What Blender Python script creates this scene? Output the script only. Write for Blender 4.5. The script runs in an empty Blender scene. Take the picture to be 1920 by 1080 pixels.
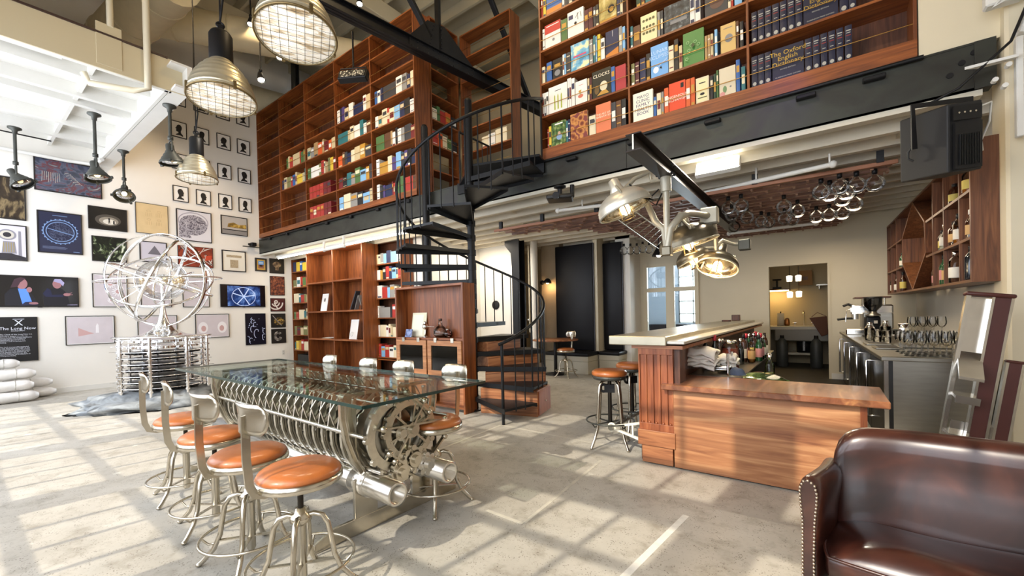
import bpy, bmesh, math, random
from mathutils import Vector, Matrix, Euler
random.seed(7)
S = bpy.context.scene
COL = S.collection
PI = math.pi
rad = math.radians

# ------------------------------------------------------------------ camera
EYE = 1.35
FOC, PX, PY = 790.1, 960.0, 595.6
RIGHT = Vector((0.8029, 0.5957, -0.0222)); DOWN = Vector((-0.0124, -0.0205, -0.9997)); FWD = Vector((-0.5960, 0.8029, -0.0090))
RIGHT.normalize(); FWD = (FWD - RIGHT * FWD.dot(RIGHT)).normalized(); DOWN = FWD.cross(RIGHT)

def ray(x, y):
    return RIGHT * ((x - PX) / FOC) + DOWN * ((y - PY) / FOC) + FWD

def on_y(x, y, v):            # point of the plane Y = v seen at a picture position
    r = ray(x, y); return Vector((0, 0, EYE)) + r * (v / r.y)

def on_x(x, y, v):
    r = ray(x, y); return Vector((0, 0, EYE)) + r * (v / r.x)

def on_z(x, y, v):
    r = ray(x, y); return Vector((0, 0, EYE)) + r * ((v - EYE) / r.z)

cam = bpy.data.cameras.new('camera'); camo = bpy.data.objects.new('camera', cam); COL.objects.link(camo)
mw = Matrix.Identity(4)
for i in range(3):
    mw[i][0] = RIGHT[i]; mw[i][1] = -DOWN[i]; mw[i][2] = -FWD[i]
mw[2][3] = EYE
camo.matrix_world = mw
cam.sensor_fit = 'HORIZONTAL'; cam.sensor_width = 36; cam.lens = FOC / 1920 * 36
cam.shift_x = 0; cam.shift_y = (PY - 540) / 1920
cam.clip_start = 0.05; cam.clip_end = 100
S.camera = camo

# ------------------------------------------------------------------ colours and materials
def hx(h):
    h = h.lstrip('#'); out = []
    for i in (0, 2, 4):
        v = int(h[i:i + 2], 16) / 255
        out.append(v / 12.92 if v <= 0.04045 else ((v + 0.055) / 1.055) ** 2.4)
    return (*out, 1)

MC = {}
def mat(name, col='#808080', rough=0.5, metal=0.0, var=0.0, vscale=6.0, stretch=(1, 1, 1), bump=0.0, bscale=40.0, coat=0.0, emit=None, es=1.0, spec=0.5):
    if name in MC: return MC[name]
    if col == '': print('MISSING MATERIAL', name); col = '#808080'
    m = bpy.data.materials.new(name); m.use_nodes = True; nt = m.node_tree; N = nt.nodes; L = nt.links
    b = N['Principled BSDF']
    c = hx(col) if isinstance(col, str) else col
    b.inputs['Base Color'].default_value = c
    b.inputs['Roughness'].default_value = rough; b.inputs['Metallic'].default_value = metal
    b.inputs['Specular IOR Level'].default_value = spec
    if coat: b.inputs['Coat Weight'].default_value = coat; b.inputs['Coat Roughness'].default_value = 0.12
    if emit:
        b.inputs['Emission Color'].default_value = hx(emit); b.inputs['Emission Strength'].default_value = es
    if var or bump:
        tc = N.new('ShaderNodeTexCoord'); mp = N.new('ShaderNodeMapping'); mp.inputs['Scale'].default_value = stretch
        L.new(tc.outputs['Object'], mp.inputs['Vector'])
    if var:
        n = N.new('ShaderNodeTexNoise'); n.inputs['Scale'].default_value = vscale; n.inputs['Detail'].default_value = 5
        L.new(mp.outputs['Vector'], n.inputs['Vector'])
        r = N.new('ShaderNodeValToRGB'); r.color_ramp.elements[0].position = 0.3; r.color_ramp.elements[1].position = 0.72
        r.color_ramp.elements[0].color = tuple(max(0, x * (1 - var)) for x in c[:3]) + (1,)
        r.color_ramp.elements[1].color = tuple(min(1, x * (1 + var)) for x in c[:3]) + (1,)
        L.new(n.outputs['Fac'], r.inputs['Fac']); L.new(r.outputs['Color'], b.inputs['Base Color'])
    if bump:
        n2 = N.new('ShaderNodeTexNoise'); n2.inputs['Scale'].default_value = bscale; n2.inputs['Detail'].default_value = 4
        L.new(mp.outputs['Vector'], n2.inputs['Vector'])
        bp = N.new('ShaderNodeBump'); bp.inputs['Strength'].default_value = bump; bp.inputs['Distance'].default_value = 0.01
        L.new(n2.outputs['Fac'], bp.inputs['Height']); L.new(bp.outputs['Normal'], b.inputs['Normal'])
    MC[name] = m; return m

def ramp_mat(name, stops, scale=4.0, stretch=(1, 1, 1), rough=0.5, kind='noise', detail=6, dist=0.0, emit=0.0, bump=0.0, coat=0.0, rot=(0, 0, 0), spec=0.5, metal=0):
    """a material whose colour runs through a ramp driven by a 3-D pattern"""
    if name in MC: return MC[name]
    m = bpy.data.materials.new(name); m.use_nodes = True; nt = m.node_tree; N = nt.nodes; L = nt.links
    b = N['Principled BSDF']; b.inputs['Roughness'].default_value = rough; b.inputs['Specular IOR Level'].default_value = spec
    b.inputs['Metallic'].default_value = metal
    if coat: b.inputs['Coat Weight'].default_value = coat; b.inputs['Coat Roughness'].default_value = 0.1
    tc = N.new('ShaderNodeTexCoord'); mp = N.new('ShaderNodeMapping'); mp.inputs['Scale'].default_value = stretch; mp.inputs['Rotation'].default_value = rot
    L.new(tc.outputs['Object'], mp.inputs['Vector'])
    if kind == 'noise':
        n = N.new('ShaderNodeTexNoise'); n.inputs['Scale'].default_value = scale; n.inputs['Detail'].default_value = detail; n.inputs['Distortion'].default_value = dist
        out = n.outputs['Fac']
    elif kind == 'voronoi':
        n = N.new('ShaderNodeTexVoronoi'); n.inputs['Scale'].default_value = scale; out = n.outputs['Distance']
    elif kind == 'wave':
        n = N.new('ShaderNodeTexWave'); n.inputs['Scale'].default_value = scale; n.inputs['Distortion'].default_value = dist; n.inputs['Detail'].default_value = detail
        out = n.outputs['Fac']
    elif kind == 'radial':
        n = N.new('ShaderNodeTexGradient'); n.gradient_type = 'SPHERICAL'; out = n.outputs['Fac']
    L.new(mp.outputs['Vector'], n.inputs['Vector'])
    r = N.new('ShaderNodeValToRGB'); el = r.color_ramp.elements
    while len(el) < len(stops): el.new(0.5)
    for e, (p, c) in zip(el, stops): e.position = p; e.color = hx(c)
    L.new(out, r.inputs['Fac']); L.new(r.outputs['Color'], b.inputs['Base Color'])
    if emit:
        L.new(r.outputs['Color'], b.inputs['Emission Color']); b.inputs['Emission Strength'].default_value = emit
    if bump:
        bp = N.new('ShaderNodeBump'); bp.inputs['Strength'].default_value = bump; bp.inputs['Distance'].default_value = 0.004
        L.new(out, bp.inputs['Height']); L.new(bp.outputs['Normal'], b.inputs['Normal'])
    MC[name] = m; return m

def wood(name, dark, mid, light, axis='x', rough=0.42, scale=1.0):
    st = {'x': (0.9, 14, 14), 'y': (14, 0.9, 14), 'z': (14, 14, 0.9)}[axis]
    st = tuple(s * scale for s in st)
    return ramp_mat(name, [(0.28, dark), (0.5, mid), (0.74, light)], scale=1.6, stretch=st, rough=rough, detail=8, dist=1.2, bump=0.06)

def thin_glass(name, tint='#ffffff', refl=1.0, rough=0.02, ior=1.5):
    if name in MC: return MC[name]
    m = bpy.data.materials.new(name); m.use_nodes = True; nt = m.node_tree; N = nt.nodes; L = nt.links
    N.remove(N['Principled BSDF']); out = N['Material Output']
    t = N.new('ShaderNodeBsdfTransparent'); t.inputs['Color'].default_value = hx(tint)
    g = N.new('ShaderNodeBsdfGlossy'); g.inputs['Roughness'].default_value = rough
    f = N.new('ShaderNodeFresnel'); f.inputs['IOR'].default_value = ior
    mu = N.new('ShaderNodeMath'); mu.operation = 'MULTIPLY'; mu.inputs[1].default_value = refl; mu.use_clamp = True
    L.new(f.outputs[0], mu.inputs[0])
    mx = N.new('ShaderNodeMixShader'); L.new(mu.outputs[0], mx.inputs[0]); L.new(t.outputs[0], mx.inputs[1]); L.new(g.outputs[0], mx.inputs[2])
    L.new(mx.outputs[0], out.inputs['Surface']); MC[name] = m; return m

def glow(name, col='#ffffff', s=1.0):
    if name in MC: return MC[name]
    m = bpy.data.materials.new(name); m.use_nodes = True; b = m.node_tree.nodes['Principled BSDF']
    b.inputs['Base Color'].default_value = hx(col); b.inputs['Emission Color'].default_value = hx(col); b.inputs['Emission Strength'].default_value = s
    MC[name] = m; return m

W_X = wood('walnut_x', '#5e3016', '#84481f', '#a5622f', 'x')
W_Y = wood('walnut_y', '#5e3016', '#84481f', '#a5622f', 'y')
W_Z = wood('walnut_z', '#542a13', '#7a421d', '#96572a', 'z')
V_X = wood('walnut_light_x', '#7b4c2c', '#a97145', '#c78f5e', 'x')
V_Z = wood('walnut_light_z', '#6f3f22', '#99602f', '#b57c48', 'z')
K_X = wood('bar_walnut_x', '#6e4128', '#9a6340', '#bb8458', 'x', 0.38)
K_Z = wood('bar_walnut_z', '#6a351c', '#8f5030', '#aa6a42', 'z', 0.38)
D_Z = wood('dark_walnut_z', '#3c2318', '#5a3624', '#744a32', 'z', 0.45)
D_Y = wood('dark_walnut_y', '#3c2318', '#5a3624', '#744a32', 'y', 0.45)
NICKEL = mat('brushed_nickel', '#c4bdae', 0.24, 1.0, var=0.12, vscale=9)
ALU = mat('polished_aluminium', '#dcd9d2', 0.22, 1.0, var=0.06, vscale=12)
CHROME = mat('bright_chrome', '#f2f2f2', 0.12, 1.0)
STEEL = mat('brushed_steel', '#a9a69d', 0.32, 1.0, var=0.08, vscale=5, stretch=(1, 1, 8))
DARKSTEEL = ramp_mat('patina_steel', [(0.25, '#26231f'), (0.45, '#33332e'), (0.58, '#3b3d36'), (0.75, '#312d33')], 1.7, (1, 1, 1.6), 0.45, dist=0.8, detail=7, metal=0.4)
BLACK = mat('black_painted_metal', '#141416', 0.45, 0.2, var=0.15, vscale=8, spec=0.35)
BLK2 = mat('black_plastic', '#121212', 0.5)
GUN = mat('grey_cast_metal', '#4a4b46', 0.5, 0.6, var=0.2)
WHITE = mat('white_paint', '#dedcd5', 0.6, var=0.02)
WALLW = mat('wall_white_paint', '#eae6dd', 0.75, var=0.015, vscale=3, bump=0.03, bscale=60)
CREAM = mat('cream_paint', '#d8cdb2', 0.7, var=0.03, vscale=2)
CEILC = mat('ceiling_cream_paint', '#bfb498', 0.75, var=0.05, vscale=2)
BRASS = mat('brass_rod', '#b98f4e', 0.28, 1.0)
TAN = mat('tan_leather', '#a85f2c', 0.4, var=0.22, vscale=7, bump=0.08, bscale=90, coat=0.25)
GLASS = thin_glass('clear_glass', '#f4f8f6', 1.0)
PAGES = mat('book_pages', '#e6dcc4', 0.8, var=0.06, vscale=60)
PAPER = mat('white_paper', '#f1efea', 0.7)
INK = mat('black_ink', '#151313', 0.6)
FRAMEB = mat('black_picture_frame', '#1c1716', 0.45)

# ------------------------------------------------------------------ mesh builder
class MB:
    def __init__(s, o=(0, 0, 0)): s.v = []; s.f = []; s.mi = []; s.sm = []; s.o = Vector(o)
    def add(s, vs, fs, m=0, smooth=False, M=None):
        k = len(s.v)
        for p in vs:
            p = Vector(p)
            if M is not None: p = M @ p
            s.v.append(p - s.o)
        for f in fs: s.f.append([k + i for i in f]); s.mi.append(m); s.sm.append(smooth)
        return s
    def box(s, a, b, m=0, M=None):
        x0, y0, z0 = a; x1, y1, z1 = b
        x0, x1 = min(x0, x1), max(x0, x1); y0, y1 = min(y0, y1), max(y0, y1); z0, z1 = min(z0, z1), max(z0, z1)
        vs = [(x, y, z) for z in (z0, z1) for y in (y0, y1) for x in (x0, x1)]
        return s.add(vs, [(0, 2, 3, 1), (4, 5, 7, 6), (0, 1, 5, 4), (2, 6, 7, 3), (0, 4, 6, 2), (1, 3, 7, 5)], m, False, M)
    def cbox(s, a, b, c=0.01, m=0, M=None, seg=1):
        """box with rounded edges: rounded in plan, chamfered at the top and bottom"""
        x0, y0, z0 = [min(i, j) for i, j in zip(a, b)]; x1, y1, z1 = [max(i, j) for i, j in zip(a, b)]
        c = min(c, (x1 - x0) / 2.01, (y1 - y0) / 2.01, (z1 - z0) / 2.01)
        def ringp(ins, z):
            out = []
            cc = c
            for cx, cy, a0 in ((x1 - cc, y1 - cc, 0), (x0 + cc, y1 - cc, 90), (x0 + cc, y0 + cc, 180), (x1 - cc, y0 + cc, 270)):
                for k in range(seg + 1):
                    t = rad(a0 + 90 * k / seg); out.append((cx + (cc - ins) * math.cos(t), cy + (cc - ins) * math.sin(t), z))
            return out
        rings = []
        for k in range(seg + 1):
            t = rad(90 * k / seg); rings.append(ringp(c * (1 - math.sin(t)), z0 + c * (1 - math.cos(t))))
        for k in range(seg + 1):
            t = rad(90 * k / seg); rings.append(ringp(c * (1 - math.cos(t)), z1 - c * (1 - math.sin(t))))
        n = len(rings[0]); vs = [p for r in rings for p in r]; fs = []
        for j in range(len(rings) - 1):
            for i in range(n): fs.append((j * n + i, j * n + (i + 1) % n, (j + 1) * n + (i + 1) % n, (j + 1) * n + i))
        s.add(vs, fs, m, seg > 1, M)
        k0 = len(s.v) - len(vs)
        s.f.append([k0 + i for i in reversed(range(n))]); s.f.append([k0 + (len(rings) - 1) * n + i for i in range(n)])
        s.mi += [m, m]; s.sm += [False, False]
        return s
    def frame(s, p, q, roll=None):
        p = Vector(p); q = Vector(q); d = (q - p)
        z = d.normalized(); u = Vector((0, 0, 1)) if abs(z.z) < 0.95 else Vector((1, 0, 0))
        if roll is not None: u = Vector(roll)
        x = u.cross(z).normalized(); y = z.cross(x)
        M = Matrix.Identity(4)
        for i in range(3): M[i][0] = x[i]; M[i][1] = y[i]; M[i][2] = z[i]; M[i][3] = p[i]
        return M, d.length
    def cyl(s, p, q, r, r2=None, n=14, m=0, caps=True):
        r2 = r if r2 is None else r2
        M, h = s.frame(p, q)
        vs = [(r * math.cos(2 * PI * i / n), r * math.sin(2 * PI * i / n), 0) for i in range(n)] + [(r2 * math.cos(2 * PI * i / n), r2 * math.sin(2 * PI * i / n), h) for i in range(n)]
        s.add(vs, [(i, (i + 1) % n, n + (i + 1) % n, n + i) for i in range(n)], m, True, M)
        if caps:
            s.add(vs[:n], [list(reversed(range(n)))], m, False, M); s.add(vs[n:], [list(range(n))], m, False, M)
        return s
    def bar(s, p, q, w, h, m=0, roll=None):
        M, d = s.frame(p, q, roll)
        return s.box((-w / 2, -h / 2, 0), (w / 2, h / 2, d), m, M)
    def lathe(s, prof, n=24, M=None, m=0, smooth=True, close=False):
        vs = []; fs = []
        for r, z in prof:
            for i in range(n): vs.append((r * math.cos(2 * PI * i / n), r * math.sin(2 * PI * i / n), z))
        k = len(prof)
        for j in range(k - 1 + (1 if close else 0)):
            a = j * n; b = ((j + 1) % k) * n
            for i in range(n): fs.append((a + i, a + (i + 1) % n, b + (i + 1) % n, b + i))
        return s.add(vs, fs, m, smooth, M)
    def sweep(s, pts, sec, closed=False, m=0, smooth=True, up=None, caps=True, scale=None):
        pts = [Vector(p) for p in pts]; n = len(pts); k = len(sec); vs = []; prevx = None
        for i, p in enumerate(pts):
            if closed: t = pts[(i + 1) % n] - pts[i - 1]
            else: t = pts[min(i + 1, n - 1)] - pts[max(i - 1, 0)]
            t.normalize()
            if up is not None:
                x = Vector(up).cross(t)
                if x.length < 1e-4: x = prevx if prevx else Vector((1, 0, 0))
            elif prevx is None:
                u = Vector((0, 0, 1)) if abs(t.z) < 0.9 else Vector((1, 0, 0)); x = u.cross(t)
            else: x = prevx - t * prevx.dot(t)
            x.normalize(); prevx = x; y = t.cross(x); sc = scale[i] if scale else 1
            for a, b in sec: vs.append(p + x * a * sc + y * b * sc)
        fs = []
        for i in range(n if closed else n - 1):
            a = i * k; b = ((i + 1) % n) * k
            for j in range(k): fs.append((a + j, a + (j + 1) % k, b + (j + 1) % k, b + j))
        s.add(vs, fs, m, smooth)
        if caps and not closed:
            s.add(vs[:k], [list(reversed(range(k)))], m); s.add(vs[-k:], [list(range(k))], m)
        return s
    def tube(s, pts, r, n=8, closed=False, m=0, scale=None):
        return s.sweep(pts, [(r * math.cos(2 * PI * i / n), r * math.sin(2 * PI * i / n)) for i in range(n)], closed, m, True, None, True, scale)
    def flat(s, pts, w, t, closed=False, m=0, up=(0, 0, 1)):
        return s.sweep(pts, [(-w / 2, -t / 2), (w / 2, -t / 2), (w / 2, t / 2), (-w / 2, t / 2)], closed, m, False, up)
    def prism(s, poly, z0, z1, M=None, m=0):
        n = len(poly); vs = [(x, y, z0) for x, y in poly] + [(x, y, z1) for x, y in poly]
        fs = [list(reversed(range(n))), list(range(n, 2 * n))] + [(i, (i + 1) % n, n + (i + 1) % n, n + i) for i in range(n)]
        return s.add(vs, fs, m, False, M)
    def torus(s, R, r, M=None, n=32, k=8, m=0):
        vs = []; fs = []
        for i in range(n):
            a = 2 * PI * i / n
            for j in range(k):
                b = 2 * PI * j / k; q = R + r * math.cos(b); vs.append((q * math.cos(a), q * math.sin(a), r * math.sin(b)))
        for i in range(n):
            for j in range(k): fs.append((i * k + j, ((i + 1) % n) * k + j, ((i + 1) % n) * k + (j + 1) % k, i * k + (j + 1) % k))
        return s.add(vs, fs, m, True, M)
    def ball(s, c, r, n=14, k=8, m=0, sz=1.0):
        prof = [(max(1e-4, r * math.sin(PI * j / k)), -r * sz * math.cos(PI * j / k)) for j in range(k + 1)]
        return s.lathe(prof, n, Matrix.Translation(Vector(c)), m)
    def build(s, name, ms, parent=None, loc=None, bev=0, sub=0, solid=0):
        me = bpy.data.meshes.new(name); me.from_pydata([tuple(p) for p in s.v], [], s.f)
        for mm in (ms if isinstance(ms, (list, tuple)) else [ms]): me.materials.append(mm)
        me.polygons.foreach_set('material_index', s.mi); me.polygons.foreach_set('use_smooth', s.sm); me.update()
        o = bpy.data.objects.new(name, me); COL.objects.link(o)
        if parent: o.parent = parent
        if loc is not None: o.location = loc
        if solid: md = o.modifiers.new('solid', 'SOLIDIFY'); md.thickness = solid
        if bev: md = o.modifiers.new('bevel', 'BEVEL'); md.width = bev; md.segments = 2; md.limit_method = 'ANGLE'
        if sub: md = o.modifiers.new('sub', 'SUBSURF'); md.levels = sub; md.render_levels = sub
        return o

def T(x=0, y=0, z=0): return Matrix.Translation((x, y, z))
def RX(a): return Matrix.Rotation(rad(a), 4, 'X')
def RY(a): return Matrix.Rotation(rad(a), 4, 'Y')
def RZ(a): return Matrix.Rotation(rad(a), 4, 'Z')
def aim(d, loc=(0, 0, 0)):     # matrix whose +Z looks along d
    q = Vector(d).normalized().to_track_quat('Z', 'Y').to_matrix().to_4x4(); return Matrix.Translation(Vector(loc)) @ q

def tag(o, label=None, cat=None, group=None, kind=None):
    if label: o['label'] = label
    if cat: o['category'] = cat
    if group: o['group'] = group
    if kind: o['kind'] = kind
    return o

def thing(name, label, cat, loc=(0, 0, 0), rz=0.0, group=None, rot=None):
    o = bpy.data.objects.new(name, None); COL.objects.link(o); o.empty_display_size = 0.1
    o.location = loc; o.rotation_euler = rot if rot else (0, 0, rad(rz))
    return tag(o, label, cat, group)

def struct(o, label=None): o['kind'] = 'structure'; return tag(o, label)

def dup(o, loc, rz=None, label=None, parent=None):
    c = o.copy(); COL.objects.link(c)
    if parent is not None: c.parent = parent
    else:
        c.location = loc
        if rz is not None: c.rotation_euler = (0, 0, rad(rz))
        if label: c['label'] = label
    for ch in o.children: dup(ch, None, None, None, c)
    return c

def text(s, size, m, parent, loc, rot, name='lettering', align='CENTER', depth=0.0006, spacing=1.0):
    cu = bpy.data.curves.new(name, 'FONT'); cu.body = s; cu.size = size; cu.align_x = align; cu.align_y = 'CENTER'; cu.extrude = depth
    cu.space_line = spacing; cu.resolution_u = 2; cu.materials.append(m)
    o = bpy.data.objects.new('curve', cu); COL.objects.link(o); TEXTS.append((o, name, parent, loc, rot))
    return o
TEXTS = []
def texts_to_meshes():
    dg = bpy.context.evaluated_depsgraph_get()
    for o, name, parent, loc, rot in TEXTS:
        me = bpy.data.meshes.new_from_object(o.evaluated_get(dg)); m = bpy.data.objects.new(name, me); COL.objects.link(m)
        m.parent = parent; m.location = loc; m.rotation_euler = rot
    for o, *_ in TEXTS: bpy.data.objects.remove(o)

ORD = ['first', 'second', 'third', 'fourth', 'fifth', 'sixth', 'seventh', 'eighth', 'ninth', 'tenth', 'eleventh', 'twelfth', 'thirteenth', 'fourteenth', 'fifteenth', 'sixteenth', 'seventeenth', 'eighteenth']
def nth(i, n=None):
    if n is not None and i == n - 1 and n > 1: return 'last'
    return ORD[i]
# ------------------------------------------------------------------ the setting
def concrete():
    m = bpy.data.materials.new('worn_concrete'); m.use_nodes = True; nt = m.node_tree; N = nt.nodes; L = nt.links; b = N['Principled BSDF']
    tc = N.new('ShaderNodeTexCoord')
    def noise(sc, det, rough=0.6):
        n = N.new('ShaderNodeTexNoise'); n.inputs['Scale'].default_value = sc; n.inputs['Detail'].default_value = det; n.inputs['Roughness'].default_value = rough
        L.new(tc.outputs['Object'], n.inputs['Vector']); return n.outputs['Fac']
    def ramp(src, stops):
        r = N.new('ShaderNodeValToRGB'); el = r.color_ramp.elements
        while len(el) < len(stops): el.new(0.5)
        for e, (p, c) in zip(el, stops): e.position = p; e.color = hx(c)
        L.new(src, r.inputs['Fac']); return r.outputs['Color']
    def mix(kind, fac, a, c):
        x = N.new('ShaderNodeMix'); x.data_type = 'RGBA'; x.blend_type = kind; x.inputs['Factor'].default_value = fac
        L.new(a, x.inputs[6]); L.new(c, x.inputs[7]); return x.outputs[2]
    base = ramp(noise(0.9, 6), [(0.3, '#a09b90'), (0.5, '#b4afa4'), (0.72, '#c6c2b8')])
    mid = ramp(noise(5.5, 8, 0.7), [(0.34, '#a09886'), (0.5, '#ffffff'), (1.0, '#ffffff')])
    col = mix('MULTIPLY', 0.45, base, mid)
    v = N.new('ShaderNodeTexVoronoi'); v.inputs['Scale'].default_value = 75; L.new(tc.outputs['Object'], v.inputs['Vector'])
    spk = ramp(v.outputs['Distance'], [(0.0, '#5d564a'), (0.2, '#8d8577'), (0.33, '#ffffff')])
    msk = noise(14, 3)
    x = N.new('ShaderNodeMix'); x.data_type = 'RGBA'; x.blend_type = 'MULTIPLY'
    mr = N.new('ShaderNodeMapRange'); mr.inputs[1].default_value = 0.42; mr.inputs[2].default_value = 0.66; L.new(msk, mr.inputs[0]); L.new(mr.outputs[0], x.inputs['Factor'])
    L.new(col, x.inputs[6]); L.new(spk, x.inputs[7]); col = x.outputs[2]
    pale = ramp(noise(2.7, 7, 0.62), [(0.0, '#000000'), (0.67, '#000000'), (0.71, '#ffffff')])
    y = N.new('ShaderNodeMix'); y.data_type = 'RGBA'; L.new(pale, y.inputs['Factor']); L.new(col, y.inputs[6]); y.inputs[7].default_value = hx('#cfccc0'); col = y.outputs[2]
    L.new(col, b.inputs['Base Color'])
    rr = N.new('ShaderNodeMapRange'); rr.inputs[3].default_value = 0.34; rr.inputs[4].default_value = 0.62; L.new(noise(3.2, 5), rr.inputs[0]); L.new(rr.outputs[0], b.inputs['Roughness'])
    bp = N.new('ShaderNodeBump'); bp.inputs['Strength'].default_value = 0.12; bp.inputs['Distance'].default_value = 0.01; L.new(noise(30, 6), bp.inputs['Height']); L.new(bp.outputs['Normal'], b.inputs['Normal'])
    return m
FLOORM = concrete()
XW, YB, XR = -12.05, 5.03, 1.25       # left wall, mezzanine front, bar wall
fl = struct(MB().box((-12.25, -1.35, -0.15), (3.2, 13.2, 0)).build('floor', FLOORM))
wl = mat('worn_white_floor_line', '#dedbd2', 0.6, var=0.1, vscale=20); wl2 = mat('faded_floor_line', '#c3beb0', 0.6, var=0.12, vscale=14)
for a, b in (((-1.574, 2.206), (-1.651, 3.53)), ((-0.85, 1.9), (-0.748, 2.878)), ((-1.887, 2.204), (-1.577, 2.19)), ((-3.182, 4.019), (-1.75, 3.954)), ((-3.135, 2.87), (-3.182, 4.019)), ((-1.0, 1.0), (-0.86, 1.86))):
    w = 0.026 if a[0] != -0.85 else 0.04
    MB().bar((*a, 0.0004), (*b, 0.0004), w, 0.0012, 0, (0, 0, 1)).build('painted_line', wl if a[0] in (-0.85, -1.0) else wl2, fl)
struct(MB().box((-12.25, -1.35, 0), (XW, 13.2, 8.5)).build('wall_left', WALLW))
struct(MB().box((XW, -1.2, 0), (XW + 0.018, 5.85, 0.1)).build('baseboard_left', WHITE))
# wall behind the photographer with its tall steel windows
wf = MB(); xs = [-0.8 - 2.01 * k for k in range(0, 6)]
spans = [(x - 0.0, x + 1.64) for x in xs]          # window openings along X
rows = [(0.64, 2.94), (3.2, 4.58)]
edges = sorted([-12.05, 3.0] + [v for s_ in spans for v in s_])
for i in range(0, len(edges), 2): wf.box((edges[i], -1.35, 0), (edges[i + 1], -1.2, 8.5))
for x0, x1 in spans:
    zz = [0] + [v for r in rows for v in r] + [8.5]
    for i in range(0, len(zz), 2): wf.box((x0, -1.35, zz[i]), (x1, -1.2, zz[i + 1]))
struct(wf.build('wall_front', WALLW))
k = 1
for x0, x1 in spans:
    for z0, z1 in rows:
        g = MB(); nx = 4; nz = max(1, round((z1 - z0) / 0.46))
        for i in range(nx + 1):
            x = x0 + (x1 - x0) * i / nx; g.box((x - 0.02, -1.3, z0), (x + 0.02, -1.24, z1))
        for i in range(nz + 1):
            z = z0 + (z1 - z0) * i / nz; g.box((x0, -1.3, z - 0.02), (x1, -1.24, z + 0.02))
        struct(g.build('window_%d' % k, BLACK)); k += 1
struct(MB().box((3.0, -1.35, 0), (3.2, 5.3, 8.5)).build('wall_right_front', WALLW))
# right-hand pier and the wall that runs on towards the photographer
struct(MB().cbox((1.15, 4.95, 0), (3.0, 5.3, 8.5), 0.02).build('wall_right_pier', CREAM))
struct(MB().box((0.68, 5.06, 3.47), (1.15, 5.2, 8.5)).build('wall_right_upper', CREAM))
struct(MB().box((XR, 5.3, 0), (XR + 0.15, 9.85, 3.3)).build('wall_right_bar', mat('bar_wall_paint', '#cfc8b8', 0.75)))
# back wall with kitchen doorway and glazed opening
BW = mat('bar_back_wall_paint', '#d3c9b0', 0.75, var=0.03, vscale=1.5)
wb = MB()
wb.box((-12.05, 9.85, 2.43), (1.4, 10.0, 8.5)); wb.box((-12.05, 9.85, 0), (-3.41, 10.0, 2.43)); wb.box((-2.2, 9.85, 0), (-0.89, 10.0, 2.43)); wb.box((-0.89, 9.85, 2.17), (0.05, 10.0, 2.43)); wb.box((0.05, 9.85, 0), (1.4, 10.0, 2.43))
struct(wb.build('wall_back', BW))
struct(MB().box((0.07, 9.832, 0), (0.3, 9.85, 0.11)).build('baseboard_back', WHITE))
dt = MB()
for a, b in (((-0.93, 9.83, 0), (-0.89, 9.87, 2.21)), ((0.05, 9.83, 0), (0.09, 9.87, 2.21)), ((-0.889, 9.83, 2.17), (0.049, 9.87, 2.209))): dt.box(a, b)
struct(dt.build('door_1', BW))
win = MB()
for a, b in (((-3.41, 9.8, 0), (-3.33, 9.9, 2.43)), ((-2.28, 9.8, 0), (-2.2, 9.9, 2.43)), ((-2.9, 9.8, 0), (-2.72, 9.9, 2.43)), ((-3.329, 9.805, 2.36), (-2.901, 9.895, 2.43)), ((-2.719, 9.805, 2.36), (-2.281, 9.895, 2.43)), ((-3.329, 9.805, 1.78), (-2.901, 9.895, 1.87)), ((-2.719, 9.805, 1.78), (-2.281, 9.895, 1.87)), ((-3.329, 9.805, 0), (-2.901, 9.895, 0.55)), ((-2.719, 9.805, 0), (-2.281, 9.895, 0.55))): win.box(a, b)
w20 = struct(win.build('window_20', CREAM))
for a_, b_ in ((-3.329, -2.901), (-2.719, -2.281)):
    for z0_, z1_ in ((0.551, 1.779), (1.871, 2.359)): MB().box((a_, 9.846, z0_), (b_, 9.85, z1_)).build('pane', GLASS, w20)
struct(MB().box((-1.06, 4.3, 0.0), (0.36, 9.84, 0.006)).box((-1.4, 9.84, 0.0), (0.7, 12.34, 0.006)).build('floor_bar', mat('dark_rubber_floor', '#2b2a27', 0.6, var=0.2)))

# room beyond the glazed opening
bl = mat('blue_grey_paint', '#b3bdc9', 0.7)
r2 = MB(); r2.box((-4.6, 12.6, 0), (-3.35, 12.7, 3.2)); r2.box((-3.35, 12.6, 0), (-1.5, 12.7, 0.98)); r2.box((-3.35, 12.6, 2.72), (-1.5, 12.7, 3.2)); r2.box((-1.75, 12.6, 0.98), (-1.5, 12.7, 2.72))
r2.box((-4.7, 10.0, 0), (-4.6, 12.7, 3.2)); r2.box((-1.6, 10.0, 0), (-1.5, 12.6, 3.2)); r2.box((-4.7, 10.0, 3.1), (-1.5, 12.7, 3.2))
struct(r2.build('wall_side_room', bl))
g = MB()
for x in (-3.35, -2.97, -2.57, -2.17, -1.75): g.box((x - 0.018, 12.6, 0.98), (x + 0.018, 12.64, 2.72))
for z in (1.0, 1.24, 1.6, 2.3, 2.7): g.box((-3.35, 12.6, z - 0.016), (-1.75, 12.64, z + 0.016))
struct(g.build('window_21', WHITE))
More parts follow.
